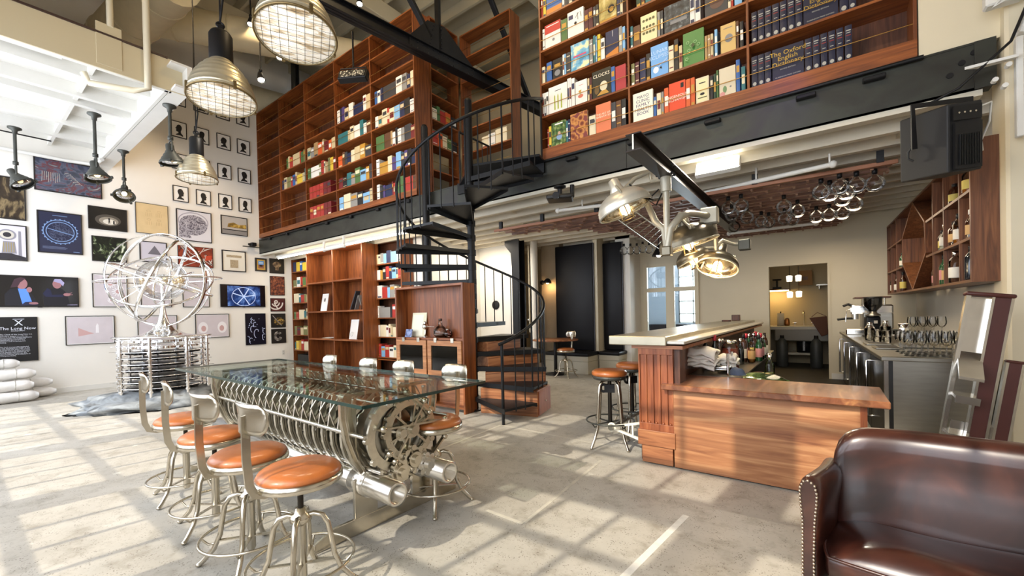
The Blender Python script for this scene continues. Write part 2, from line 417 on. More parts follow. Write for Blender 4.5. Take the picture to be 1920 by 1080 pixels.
# partitions under the mezzanine behind the stair
pw = MB(); pw.box((-12.05, 6.2, 0), (-7.0, 6.35, 3.2)); pw.box((-7.15, 6.35, 0), (-7.0, 8.1, 3.2)); pw.box((-7.15, 8.1, 0), (-5.72, 8.25, 3.2))
struct(pw.build('wall_lounge', WALLW))
TAUPE = mat('taupe_plaster', '#9b8a70', 0.75, var=0.1, vscale=3)
struct(MB().box((-5.72, 9.0, 0), (-5.2, 9.4, 3.2)).build('wall_booth', TAUPE))
struct(MB().box((-4.24, 8.86, 0), (-4.14, 9.84, 3.1)).build('wall_booth_end', CREAM))
struct(MB().box((-3.84, 9.2, 0), (-3.5, 9.84, 3.1)).build('wall_booth_pier', WALLW))
# mezzanine
mz = struct(MB().box((-12.05, 5.14, 3.3), (1.15, 9.85, 3.47)).build('floor_mezzanine', mat('mezzanine_deck', '#8a7a60', 0.7)))
J = MB()
y = 5.42
while y < 9.8:
    J.box((-12.05, y, 3.0), (1.2, y + 0.075, 3.3)); y += 0.42
for i in range(40):
    x = random.uniform(-11.5, 0.9); r = random.randint(0, 9); J.box((x, 5.495 + 0.42 * r, 3.05), (x + 0.05, 5.84 + 0.42 * r, 3.3))
J.box((-12.05, 5.14, 3.285), (1.2, 9.85, 3.3))
struct(J.build('ceiling_mezzanine', mat('joist_paint', '#d6cdb9', 0.7, var=0.03)))
bm = MB(); bm.box((-12.05, 5.03, 3.09), (1.06, 5.046, 3.47)); bm.box((-12.05, 5.03, 3.09), (1.1, 5.14, 3.105)); bm.box((-12.05, 5.025, 3.455), (1.06, 5.14, 3.472)); bm.box((1.0, 5.015, 3.09), (1.12, 5.03, 3.47))
beam = struct(bm.build('steel_beam', DARKSTEEL))
WS = mat('pale_beam_soffit', '#cfc8b6', 0.6)
MB().box((-12.05, 5.05, 3.04), (1.05, 5.16, 3.089)).build('soffit_strip', WS, beam)
cd = MB(); cd.tube([(-11.9, 5.0, 3.44), (-5.95, 5.0, 3.44)], 0.02); cd.build('conduit', BLACK, beam)
cd = MB(); cd.tube([(-3.25, 5.0, 3.455), (0.7, 5.0, 3.455)], 0.02); cd.build('conduit', BLACK, beam)
for x in [-11.4 + 0.9 * i for i in range(7)]: MB().cbox((x, 4.97, 3.38), (x + 0.09, 5.03, 3.44), 0.008).build('bracket', BLACK, beam)
for x in (-2.75, -1.9, -1.03, -0.2, 0.3): MB().cbox((x, 4.97, 3.365), (x + 0.16, 5.03, 3.405), 0.008).build('bracket', BLACK, beam)
for x, z in ((0.93, 3.33), (1.0, 3.39), (0.86, 3.25)): MB().cyl((x, 5.02, z), (x, 5.032, z), 0.022, n=12).build('bolt', BLACK, beam)
MB().box((-2.02, 5.02, 3.105), (-1.93, 5.03, 3.455)).build('stiffener_plate', DARKSTEEL, beam)
# high ceiling
struct(MB().box((-12.25, -1.35, 8.5), (3.2, 13.2, 8.65)).build('ceiling', CEILC))
hb = MB()
for y in [-0.9 + 0.62 * i for i in range(18)]: hb.box((-12.05, y, 8.26), (3.0, y + 0.06, 8.5))
struct(hb.build('ceiling_joists', CEILC))
for i, (x, w) in enumerate(((-10.6, 0.22), (-7.9, 0.22), (-4.9, 0.2), (-1.6, 0.22))):
    struct(MB().cbox((x, -1.2, 7.9), (x + w, 9.85, 8.27), 0.015).build('ceiling_beam', CEILC))
# hung white platform over the left side
pf = MB(); Z0 = 4.62
pf.box((-12.05, -1.2, 4.93), (-7.4, 2.08, 5.05)); pf.box((-7.5, -1.2, Z0), (-7.42, 2.0, 5.05)); pf.box((-12.05, 2.12, Z0 + 0.03), (-7.2, 2.18, 4.96)); pf.box((-12.05, 1.98, Z0), (-7.2, 2.18, Z0 + 0.03)); pf.box((-12.05, 1.94, 4.93), (-7.2, 2.12, 4.96)); pf.box((-12.05, 1.93, Z0), (-7.45, 1.97, 4.93))
for x in (-8.25, -9.0, -9.35, -10.4, -11.2): pf.box((x, -1.2, 4.75), (x + 0.09, 1.95, 4.93))
for x in (-8.1, -9.7): pf.box((x, -0.3, 4.86), (x + 0.5, 1.0, 4.93))
for y in (0.15, 1.25, -0.6): pf.box((-12.0, y, 4.8), (-7.5, y + 0.05, 4.93))
plat = struct(pf.build('ceiling_platform', WHITE))
MB().box((-7.42, -1.2, 4.615), (-7.397, 2.2, 5.06)).build('fascia', mat('fascia_beige', '#c6b897', 0.6), plat)
MB().box((-7.5, -1.2, 5.05), (-7.38, 1.95, 5.075)).build('top_strip', mat('dark_brown_strip', '#3b2822', 0.5), plat)
hp = MB(); hp.cbox((-7.4, 1.22, 4.66), (-7.385, 1.47, 5.2), 0.004); hp.build('hanger_plate', mat('fascia_beige', ''), plat)
MB().tube([(-7.39, 1.36, 5.18), (-7.39, 1.36, 8.3)], 0.035).build('hanger_rod', CREAM, plat)
MB().tube([(-7.36, 1.72, 8.3), (-7.36, 1.72, 4.52), (-7.5, 1.6, 4.5), (-7.7, 1.2, 4.5), (-7.72, 1.15, 4.62)], 0.04).build('conduit', CREAM, plat)
MB().tube([(-11.9, -1.0, 4.55), (-11.9, 1.5, 4.55), (-11.8, 1.9, 4.55), (-11.4, 1.92, 4.57)], 0.035).build('sprinkler_pipe', WHITE, plat)
MB().tube([(-11.0, -1, 4.6), (-11.0, 1.2, 4.6)], 0.012).build('cable', BLACK, plat)
# air ducts under the high ceiling
DUCT = mat('duct_paint', '#cbbf9f', 0.6, var=0.05)
def duct(pts, r, name, label):
    t = thing(name, label, 'duct', pts[0]); o = Vector(pts[0])
    MB(o).tube(pts, r, 20).build('duct_pipe', DUCT, t)
    for i in range(len(pts) - 1):
        a, b = Vector(pts[i]), Vector(pts[i + 1]); n = max(1, int((b - a).length / 0.9))
        for j in range(n):
            p = a + (b - a) * ((j + 0.5) / n); M = aim(b - a, p); q = MB(o); q.torus(r + 0.004, 0.014, M, 24, 6); q.build('seam_ring', DUCT, t)
a, b = on_z(296, 36, 7.3), on_z(520, 78, 7.3)
duct([a - (b - a) * 0.1, b + (b - a) * 1.2], 0.32, 'air_duct', 'upper round painted air duct crossing below the ceiling')
a, b = on_z(300, 138, 7.2), on_z(470, 184, 7.2)
duct([a - (b - a) * 0.05, b + (b - a) * 0.35, b + (b - a) * 0.6 + Vector((0.2, 0.6, 0.0))], 0.33, 'air_duct', 'lower round air duct passing over the left end of the bookcase')
a, b = on_z(225, 60, 7.0), on_z(325, -40, 7.0)
duct([a + (a - b) * 0.35, b], 0.4, 'air_duct', 'wide slanting air duct behind the platform hanger rods')
duct([(-3.45, 6.4, 3.6), (-3.45, 6.4, 8.3)], 0.17, 'air_duct', 'upright pale duct between the two upper bookcases')
# ------------------------------------------------------------------ things hung on the left wall
def wall_thing(name, label, cat, y0, y1, z0, z1, group=None):
    return thing(name, label, cat, (XW, (y0 + y1) / 2, (z0 + z1) / 2), 90, group), (y1 - y0) / 2, (z1 - z0) / 2

def framed(label, y0, y1, z0, z1, art, fw=0.018, mount=None, mw=0.0, fm=FRAMEB, name='framed_picture', group=None, cat='picture', d=0.03):
    t, a, b = wall_thing(name, label, cat, y0, y1, z0, z1, group)
    f = MB()
    f.box((-a, -d, -b), (a, 0, -b + fw)); f.box((-a, -d, b - fw), (a, 0, b)); f.box((-a, -d, -b + fw), (-a + fw, 0, b - fw)); f.box((a - fw, -d, -b + fw), (a, 0, b - fw))
    f.build('frame', fm, t, bev=0.002)
    if mount is not None:
        MB().box((-a + fw, -d + 0.012, -b + fw), (a - fw, -0.002, b - fw)).build('mount', mount, t)
        if art: MB().box((-a + fw + mw, -d + 0.009, -b + fw + mw), (a - fw - mw, -d + 0.0122, b - fw - mw)).build('image', art, t)
    else: MB().box((-a + fw, -d + 0.01, -b + fw), (a - fw, -0.002, b - fw)).build('image', art, t)
    return t, a, b, -d + 0.008

PROFILE = [(-.28, -.5), (-.2, -.36), (-.06, -.3), (-.05, -.2), (-.12, -.18), (-.2, -.17), (-.22, -.1), (-.2, -.06), (-.23, -.02), (-.21, .02), (-.28, .06), (-.22, .12), (-.2, .2), (-.16, .3), (-.05, .38), (.1, .38), (.2, .3), (.25, .18), (.22, .02), (.16, -.08), (.15, -.2), (.2, -.3), (.3, -.42), (.33, -.5), (.1, -.44), (-.1, -.47)]
SIL = ['with a rounded crown', 'with hair drawn back', 'with a jutting chin', 'with a tall forehead', 'with a broad bust', 'with a curly top', 'with a narrow neck', 'with a snub nose', 'with a low collar', 'with a long bust', 'with a small head', 'with a flat crown', 'with a wide collar', 'with a high collar', 'with a full wig', 'with a bun']
cols = [(3.2, 3.5), (3.65, 3.95), (4.11, 4.41), (4.56, 4.86)]
rows_ = [(6.38, 6.74), (5.63, 6.0), (4.89, 5.25), (4.14, 4.5)]
q = 0
for ri, (z0, z1) in enumerate(rows_):
    for ci, (y0, y1) in enumerate(cols):
        lab = 'small black framed head silhouette, %s row from the top, %s from the left' % (ORD[ri], ORD[ci])
        t, a, b, yy = framed(lab, y0, y1, z0, z1, None, 0.015, PAPER, 0, name='silhouette_portrait', group='head silhouettes on the white wall')
        rr = random.Random(q); sx = rr.choice((1, -1, 1)) * rr.uniform(0.3, 0.36) * 0.75; sz = rr.uniform(0.26, 0.3)
        pts = [(x * sx * rr.uniform(0.93, 1.07), z * sz * rr.uniform(0.96, 1.05)) for x, z in PROFILE]
        if sx < 0: pts = pts[::-1]
        MB().prism(pts, 0, 0.001, T(0, yy - 0.0112 + 0.0105, 0) @ RX(90)).build('head_silhouette', INK, t); q += 1

def cutout(t, polys, name='image_detail'):
    """flat printed shapes: list of (polygon, y, material)"""
    mb = MB(); ms = []
    for poly, y, m in polys:
        if m not in ms: ms.append(m)
        mb.prism(poly, 0, 0.0006, T(0, y, 0) @ RX(90), ms.index(m))
    return mb.build(name, ms, t)
def ell(cx, cz, rx, rz, n=28, a0=0, a1=360):
    return [(cx + rx * math.cos(rad(a0 + (a1 - a0) * i / n)), cz + rz * math.sin(rad(a0 + (a1 - a0) * i / n))) for i in range(n + (0 if a1 - a0 == 360 else 1))]
def ring2(cx, cz, rx, rz, w, n=40): 
    """list of quads for an elliptical ring"""
    out = []
    for i in range(n):
        a, b = 2 * PI * i / n, 2 * PI * (i + 1) / n
        out.append([(cx + rx * math.cos(a), cz + rz * math.sin(a)), (cx + rx * math.cos(b), cz + rz * math.sin(b)), (cx + (rx - w) * math.cos(b), cz + (rz - w) * math.sin(b)), (cx + (rx - w) * math.cos(a), cz + (rz - w) * math.sin(a))][::-1])
    return out
def line2(p, q_, w):
    (x0, z0), (x1, z1) = p, q_; dx, dz = x1 - x0, z1 - z0; l = math.hypot(dx, dz) or 1; nx, nz = -dz / l * w / 2, dx / l * w / 2
    return [(x0 + nx, z0 + nz), (x0 - nx, z0 - nz), (x1 - nx, z1 - nz), (x1 + nx, z1 + nz)]

# large picture at the upper left, slate and red sweeping forms
t, a, b, yy = framed('wide dark framed picture of slate drapery with red streaks under the platform', 1.07, 2.01, 3.92, 4.56, ramp_mat('art_slate', [(0.2, '#15161c'), (0.42, '#3a3f52'), (0.5, '#5b5f72'), (0.56, '#6d3436'), (0.62, '#4a4c5e'), (0.75, '#b9b4ac')], 2.2, (1, 1, 1.6), 0.2, dist=2.6, coat=0.5))
cut = []
m1 = mat('art_pale_line', '#c9c2b4', 0.6)
for i in range(9): cut.append(([line2((-0.36 + 0.028 * i, 0.06), (-0.37 + 0.03 * i, -0.14 + 0.02 * (i % 3)), 0.005)][0], yy, m1))
for i in range(6):
    for k in ring2(-0.02 + 0.03 * i, 0.06 - 0.035 * i, 0.05, 0.03, 0.006, 14)[:7]: cut.append((k, yy, m1))
cutout(t, cut)
t, a, b, yy = framed('dark framed photograph of a metal clock at the picture edge, uppermost left', 0.42, 0.96, 3.3, 4.08, ramp_mat('art_bronze', [(0.3, '#14100d'), (0.5, '#3b2f22'), (0.6, '#8d7a58'), (0.7, '#2a211a')], 5, (1, 1, 0.6), 0.3, dist=1))
t, a, b, yy = framed('white framed photograph of a steel clock dial and column below the bronze one', 0.38, 0.96, 2.54, 3.2, mat('art_lilac_white', '#d8d3dc', 0.4), mount=None)
g1, g2 = mat('art_grey_dark', '#2e2b30', 0.4), mat('art_grey_mid', '#8d8a92', 0.4)
cut = [(ell(0.05, 0.14, 0.11, 0.1), yy, g2), (ell(0.05, 0.14, 0.085, 0.077), yy - 0.0008, m1), (ell(0.05, 0.14, 0.05, 0.045), yy - 0.0016, g1), ([(-0.02, -0.2), (0.16, -0.2), (0.14, 0.02), (0.0, 0.02)], yy, g2), ([(-0.27, -0.31), (0.27, -0.31), (0.27, -0.26), (0.1, -0.2), (-0.27, -0.2)], yy - 0.001, g1), ([(0.18, -0.24), (0.22, -0.24), (0.215, 0.22), (0.185, 0.22)], yy, g2)]
for i in range(5): cut.append(([(0.0 + 0.03 * i, -0.18), (0.012 + 0.03 * i, -0.18), (0.012 + 0.03 * i, 0.0), (0.0 + 0.03 * i, 0.0)], yy - 0.0008, mat('art_brass', '#9a8a5c', 0.4)))
cutout(t, cut)
# navy poster with a pale blue oval dial
t, a, b, yy = framed('navy poster with a pale blue circular dial drawing, beside the steel clock photograph', 1.09, 1.7, 2.73, 3.54, mat('art_navy', '#272b45', 0.25, coat=0.6))
lb = mat('art_pale_blue', '#7d9bc9', 0.5); cut = []
for r, w in ((0.235, 0.012), (0.195, 0.012)):
    for k in ring2(0, 0.02, r, r, w): cut.append((k, yy, lb))
for i in range(24):
    an = 2 * PI * i / 24; cut.append((ell(0.238 * math.cos(an), 0.02 + 0.238 * math.sin(an), 0.012, 0.012, 8), yy - 0.0008, lb))
rr = random.Random(5)
for i in range(60):
    an, r = rr.uniform(0, 2 * PI), rr.uniform(0.02, 0.16); k = ring2(r * math.cos(an), 0.02 + r * math.sin(an), 0.03, 0.03, 0.0025, 10)
    for p in k: cut.append((p, yy, mat('art_blue_grey', '#5c6684', 0.5)))
cut.append((line2((-0.17, 0.07), (0.18, -0.03), 0.012), yy - 0.001, lb))
for i, w in enumerate((0.3, 0.33, 0.31)): cut.append((line2((-0.24, -0.28 - 0.018 * i), (-0.24 + w, -0.28 - 0.018 * i), 0.009), yy, mat('art_blue_grey', '')))
cut.append((line2((-0.1, 0.33), (0.1, 0.33), 0.008), yy, lb)); cut.append((line2((0.17, -0.36), (0.26, -0.36), 0.008), yy, lb))
cutout(t, cut)
# dark picture with lit floor and figure
t, a, b, yy = framed('dark framed photograph of two figures in an oval pool of light', 1.79, 2.39, 3.29, 3.76, mat('art_black_brown', '#1b1815', 0.3, var=0.4))
cut = [(ell(0, -0.03, 0.2, 0.12), yy, mat('art_oval0', '#4b453d')), (ell(0.01, -0.045, 0.15, 0.085), yy - 0.0008, mat('art_oval1', '#8d8577')), (ell(0.02, -0.06, 0.1, 0.055), yy - 0.0016, mat('art_oval2', '#d9d3c6')),
       ([(0.0, -0.1), (0.008, -0.1), (0.015, -0.06), (0.022, -0.1), (0.03, -0.1), (0.025, -0.03), (0.03, 0.0), (0.015, 0.03), (0.0, 0.0), (0.006, -0.03)], yy - 0.0024, INK), ([(0.075, -0.1), (0.1, -0.1), (0.1, -0.03), (0.075, -0.03)], yy - 0.0024, INK)]
cutout(t, cut)
t, a, b, yy = framed('tan sheet with faint technical drawings in a thin black frame', 2.53, 3.1, 3.31, 3.98, mat('art_tan', '#d7bd8e', 0.7, var=0.05), 0.008)
ln = mat('art_tan_line', '#a98f66', 0.7); cut = []
for x, z in ((-0.06, 0.17), (0.12, 0.17), (-0.06, -0.02), (0.12, -0.02)):
    for k in ring2(x, z, 0.035, 0.022, 0.003, 16): cut.append((k, yy, ln))
    for i in range(4): cut.append((line2((x - 0.05 + 0.03 * i, z - 0.04), (x - 0.05 + 0.03 * i, z - 0.12), 0.003), yy, ln))
cutout(t, cut)
t, a, b, yy = framed('white print of a grey engraved globe machine, largest near the bookcase', 3.25, 3.95, 3.24, 3.97, mat('art_cool_white', '#dcdae0', 0.5))
gm = ramp_mat('art_engraving', [(0.3, '#3a3640'), (0.48, '#77727e'), (0.56, '#c9c6ce'), (0.7, '#4a4651')], 16, (1, 1, 1), 0.5, dist=2)
cut = [(ell(-0.02, 0.02, 0.28, 0.24), yy, gm), ([(-0.3, -0.29), (-0.06, -0.29), (-0.18, -0.05), (-0.3, 0.0)], yy - 0.0008, gm)]
for k in ring2(-0.02, 0.1, 0.3, 0.22, 0.02): cut.append((k, yy - 0.001, mat('art_cool_grey', '#a9a6b2')))
cutout(t, cut)
t, a, b, yy = framed('framed landscape photograph with a gold band across grey, right of the globe print', 4.15, 4.75, 3.51, 3.98, mat('art_mist', '#b9b4ae', 0.4))
cut = [([(-0.28, -0.21), (0.28, -0.21), (0.28, -0.1), (-0.28, -0.1)], yy, mat('art_plate_grey', '#8d8a88')), ([(-0.16, -0.05), (0.27, -0.05), (0.27, 0.06), (0.1, 0.03), (-0.02, 0.08), (-0.14, 0.04)], yy, ramp_mat('art_gold', [(0.3, '#4a3b1c'), (0.5, '#9a7a34'), (0.7, '#d8b860')], 14)), ([(-0.26, -0.12), (0.28, -0.12), (0.28, -0.1), (-0.26, -0.1)], yy - 0.0008, INK)]
cutout(t, cut)
framed('dark framed photograph of sunlit trees below the pool of light picture', 1.83, 2.37, 2.63, 3.15, ramp_mat('art_trees', [(0.35, '#0d0f0b'), (0.52, '#1c2217'), (0.58, '#5d6b48'), (0.66, '#d8dcc8')], 7, (1, 1, 0.8), 0.3, dist=1.5))
t, a, b, yy = framed('lilac grey framed print with a dark triangle, directly behind the globe top', 2.58, 3.06, 2.68, 3.14, mat('art_lilac', '#c9c5d0', 0.4))
cutout(t, [([(-0.1, -0.05), (0.14, -0.06), (0.02, 0.14)], yy, mat('art_slate_grey', '#6d6a72'))])
t, a, b, yy = framed('red and white lattice photograph right of the globe sculpture', 3.26, 3.96, 2.63, 3.12, mat('art_rust', '#8d3a24', 0.4, var=0.4, vscale=8), 0.008)
lw = mat('art_white_bar', '#d9d3cc', 0.5); cut = []; rr = random.Random(3)
for i in range(26):
    x, z = rr.uniform(-0.33, 0.33), rr.uniform(-0.22, 0.22); an = rr.choice((0.5, -0.6, 1.2, 2.2)); l = rr.uniform(0.05, 0.14)
    p = [max(-0.33, min(0.33, x - l * math.cos(an))), max(-0.23, min(0.23, z - l * math.sin(an)))]; q_ = [max(-0.33, min(0.33, x + l * math.cos(an))), max(-0.23, min(0.23, z + l * math.sin(an)))]
    if p != q_: cut.append((line2(p, q_, 0.012), yy - 0.0002 * i, lw if i % 3 else mat('art_dark_bar', '#3a2c2c')))
cut.append(([(0.18, -0.08), (0.32, -0.05), (0.32, 0.06), (0.2, 0.04)], yy - 0.006, mat('art_orange', '#c4472a'))); cutout(t, cut)
t, a, b, yy = framed('cream mounted newspaper cuttings in a black frame right of the lattice picture', 4.15, 4.69, 2.58, 3.11, None, 0.022, mat('art_cream_mount', '#ece7d8', 0.7))
nb = mat('art_newsprint', '#b3a284', 0.7, var=0.3, vscale=40)
cutout(t, [([(-0.17, 0.09), (0.17, 0.09), (0.17, 0.15), (-0.17, 0.15)], yy, nb), ([(-0.09, -0.17), (0.09, -0.17), (0.09, 0.03), (-0.09, 0.03)], yy, nb)])
t, a, b, yy = framed('small picture of blue sky with a yellow border in a wide dark frame', 4.91, 5.2, 2.63, 2.98, mat('art_yellow', '#c9a042', 0.5), 0.04)
cutout(t, [([(-0.07, -0.1), (0.07, -0.1), (0.07, 0.0), (-0.07, 0.0)], yy, mat('art_earth', '#8d5a44')), ([(-0.07, 0.0), (0.07, 0.0), (0.07, 0.1), (-0.07, 0.1)], yy, mat('art_sky', '#5f9bd8')), (ell(0.0, -0.03, 0.045, 0.025), yy - 0.001, INK), (line2((-0.05, 0.045), (0.05, 0.05), 0.02), yy - 0.001, PAPER)])
B_ = 5.27; E_ = 5.65
t, a, b, yy = framed('square dark print of a brown crowned shape, top of the right-hand column', B_, E_, 2.6, 3.0, mat('art_near_black', '#1d1a18', 0.4), 0.008)
br = ramp_mat('art_brown', [(0.3, '#2a1f18'), (0.5, '#7b6248'), (0.7, '#b49a76')], 16); cutout(t, [(ell(0, 0.04, 0.11, 0.08), yy, br), ([(-0.04, -0.12), (0.04, -0.12), (0.05, 0.02), (-0.05, 0.02)], yy - 0.0008, br)])
framed('tall rust red speckled print, second in the right-hand column', B_, E_, 2.0, 2.52, ramp_mat('art_rust_speckle', [(0.35, '#2a1714'), (0.5, '#6b3222'), (0.7, '#a86a44')], 22, (1, 1, 1), 0.5, 'noise'), 0.006)
t, a, b, yy = framed('square maroon print of a white gear segment, third in the right-hand column', B_, E_, 1.56, 1.92, mat('art_maroon', '#4c211f', 0.4), 0.006)
cut = []
for k in ring2(-0.06, 0.06, 0.2, 0.2, 0.035)[24:40] + ring2(-0.06, 0.06, 0.11, 0.11, 0.03)[22:40] + ring2(-0.05, 0.08, 0.05, 0.05, 0.03): cut.append((k, yy, lw))
cut.append((line2((-0.1, 0.05), (0.0, -0.12), 0.03), yy - 0.001, lw)); cutout(t, cut)
t, a, b, yy = framed('square black print of gold crystals, fourth in the right-hand column', B_, E_, 1.12, 1.5, mat('art_near_black', ''), 0.006)
cutout(t, [(ell(0.02, -0.02, 0.14, 0.1), yy, ramp_mat('art_gold_crystal', [(0.4, '#17130e'), (0.52, '#6b5426'), (0.65, '#c9a552')], 26)), (line2((-0.15, 0.14), (0.08, -0.14), 0.016), yy - 0.001, mat('art_grey_mid', ''))])
t, a, b, yy = framed('square black print of a pale swirl, lowest in the right-hand column', B_, E_, 0.69, 1.08, mat('art_near_black', ''), 0.006)
cutout(t, [(k, yy, ramp_mat('art_swirl', [(0.35, '#1d1a18'), (0.55, '#8d8780'), (0.7, '#d9d4cc')], 12)) for k in ring2(-0.02, 0, 0.11, 0.13, 0.07)[4:] ][:34])
t, a, b, yy = framed('tall black print of blue white glass curves beside the small screen', 4.64, 5.13, 0.69, 1.51, mat('art_midnight', '#0f1020', 0.3), 0.006)
gl = mat('art_glow_blue', '#b9c4e8', 0.4); cut = []; rr = random.Random(8)
for cx, cz, r in ((-0.08, 0.2, 0.06), (-0.02, 0.12, 0.07), (-0.08, 0.0, 0.09), (0.02, -0.12, 0.12), (0.2, -0.05, 0.07), (0.2, -0.22, 0.09), (-0.12, -0.3, 0.08)):
    for k in ring2(cx, cz, r * 0.6, r, 0.014, 24)[3:17]:
        if all(abs(x) < 0.23 and abs(z) < 0.39 for x, z in k): cut.append((k, yy, gl))
for i in range(26): cut.append((ell(rr.uniform(-0.2, 0.2), rr.uniform(-0.36, 0.3), 0.01, 0.012, 6), yy - 0.0006 - 0.00002 * i, gl))
cutout(t, cut)
pk = mat('art_pink_grey', '#cfc6ca', 0.35, var=0.04)
for (y0, y1, z0, z1, lab, kind) in ((1.82, 2.36, 1.68, 2.37, 'pale framed print with white cog flowers, left of the globe sculpture', 'f'), (2.58, 3.12, 1.68, 2.38, 'pale framed print hidden behind the globe sculpture', 'n'), (3.33, 3.86, 1.68, 2.39, 'pale framed print with a cream disc, right of the globe sculpture', 'd'), (1.42, 2.14, 0.92, 1.5, 'pale wide framed print of a white figure, left above the boulder', 's'), (2.51, 3.21, 0.87, 1.49, 'pale wide framed print behind the sculpture stem', 'l'), (3.56, 4.27, 0.93, 1.51, 'pale wide framed print with two pale fans, right of the sculpture', 'w')):
    t, a, b, yy = framed(lab, y0, y1, z0, z1, pk, 0.012, mount=PAPER, mw=0.015)
    wm, rm = mat('art_faint_white', '#ece8ea', 0.5), mat('art_faint_red', '#c9a3a0', 0.5); cut = []
    yy += 0.0005
    if kind == 'f':
        for cx, cz, r in ((0.0, 0.14, 0.09), (0.12, -0.02, 0.1), (0.02, -0.2, 0.07)):
            for i in range(12):
                an = 2 * PI * i / 12; cut.append((line2((cx, cz), (cx + r * math.cos(an), cz + r * math.sin(an)), 0.02), yy - 0.0002 * i, wm))
            cut.append((ell(cx, cz, r * 0.4, r * 0.4, 14), yy - 0.004, rm))
    elif kind == 'd': cut = [(ell(0.0, 0.06, 0.07, 0.07), yy, mat('art_faint_cream', '#ddd6c4'))]
    elif kind == 's': cut = [([(0.07, -0.06), (0.12, -0.06), (0.115, 0.1), (0.095, 0.14), (0.075, 0.08)], yy, wm), ([(-0.18, -0.12), (0.05, -0.07), (-0.02, -0.04), (-0.18, 0.05)], yy, rm)]
    elif kind == 'w':
        for sx in (-1, 1): cut.append((ell(sx * 0.2, -0.04, 0.1, 0.14, 20), yy, wm)); cut.append((ell(sx * 0.19, -0.06, 0.05, 0.07, 16), yy - 0.001, rm))
    elif kind == 'l': cut = [(k, yy, wm) for k in ring2(0.05, 0, 0.12, 0.1, 0.012)]
    if cut: cutout(t, cut)

def screen(label, y0, y1, z0, z1, sm):
    t, a, b = wall_thing('television', label, 'television', y0, y1, z0, z1)
    MB().box((-a, -0.045, -b), (a, -0.01, b)).build('casing', mat('screen_casing', '#0c0b0e', 0.3), t, bev=0.004)
    MB().box((-a + 0.012, -0.047, -b + 0.012), (a - 0.012, -0.044, b - 0.012)).build('screen_panel', sm, t)
    MB().box((-0.03, -0.046, -b - 0.008), (0.03, -0.03, -b)).build('sensor_strip', BLK2, t)
    MB().box((-0.15, -0.012, -0.1), (0.15, 0, 0.1)).build('wall_mount', BLK2, t)
    return t, a, b
t, a, b = screen('wide screen showing two people talking on a black stage', 0.57, 1.62, 1.68, 2.27, mat('screen_black', '#0a090d', 0.2, coat=0.5, emit='#08070b', es=0.4))
sk, hr, nv, bs, wh = glow('screen_skin', '#8f6468', 0.32), glow('screen_hair', '#3a232c', 0.2), glow('screen_navy', '#191b38', 0.25), glow('screen_blue', '#4b76c4', 0.55), glow('screen_silver', '#8d88a8', 0.45)
yy = -0.0475
cutout(t, [([(-0.43, -0.27), (-0.02, -0.27), (-0.06, -0.13), (-0.12, -0.02), (-0.2, 0.06), (-0.36, 0.04), (-0.43, -0.06)], yy, mat('screen_dark_cloth', '#15131c')), ([(-0.27, 0.05), (-0.16, 0.05), (-0.1, -0.2), (-0.22, -0.24)], yy - 0.001, bs), ([(-0.25, -0.27), (-0.02, -0.25), (-0.06, -0.19), (-0.18, -0.2)], yy - 0.0015, nv),
    (ell(-0.22, 0.14, 0.07, 0.1), yy - 0.002, sk), ([(-0.36, 0.06), (-0.27, 0.08), (-0.24, 0.16), (-0.17, 0.24), (-0.23, 0.26), (-0.31, 0.22)][::-1], yy - 0.003, hr), (ell(-0.13, 0.03, 0.035, 0.05), yy - 0.003, sk), (ell(-0.08, -0.225, 0.06, 0.022), yy - 0.003, sk)])
cutout(t, [([(0.05, -0.27), (0.4, -0.27), (0.36, -0.02), (0.28, 0.07), (0.12, 0.06), (0.04, -0.02)], yy, mat('screen_dark_cloth', '')), ([(0.04, -0.04), (0.1, 0.07), (0.14, 0.04), (0.16, -0.06), (0.31, -0.05), (0.31, -0.1), (0.08, -0.1)][::-1], yy - 0.001, nv), (ell(0.23, 0.15, 0.06, 0.085), yy - 0.002, sk), ([(0.18, 0.2), (0.2, 0.25), (0.28, 0.25), (0.33, 0.18), (0.31, 0.11), (0.27, 0.17)][::-1], yy - 0.003, wh),
    (ell(0.36, -0.05, 0.05, 0.03), yy - 0.003, sk), (line2((0.38, -0.04), (0.43, -0.01), 0.012), yy - 0.0035, sk), (line2((0.38, -0.055), (0.44, -0.05), 0.012), yy - 0.0037, sk)], 'image_detail')
cutout(t, [(line2((0.36, -0.255), (0.5, -0.252), 0.008), yy, wh)], 'caption_bar')
t, a, b = screen('small wall screen showing a blue white wheel of spokes', 4.09, 5.13, 1.68, 2.25, mat('screen_black', ''))
sb = ramp_mat('screen_wheel_blue', [(0.3, '#0b1230'), (0.5, '#24407c'), (0.62, '#5577b4'), (0.75, '#9fb4dc')], 6, (1, 1, 1), 0.2, emit=0.3, dist=0.6)
MB().box((-0.37, -0.049, -0.26), (0.39, -0.0465, 0.25)).build('image', sb, t)
cut = []; wb_ = glow('screen_white_blue', '#a9bbdd', 0.5)
for an in (62, 118, 160, 232, 300, 10): cut.append((line2((0.0, -0.02), (0.26 * math.cos(rad(an)), -0.02 + 0.24 * math.sin(rad(an))), 0.022), -0.0495, wb_))
for k in ring2(0, -0.02, 0.28, 0.24, 0.012): cut.append((k, -0.0493, wb_))
cutout(t, cut)
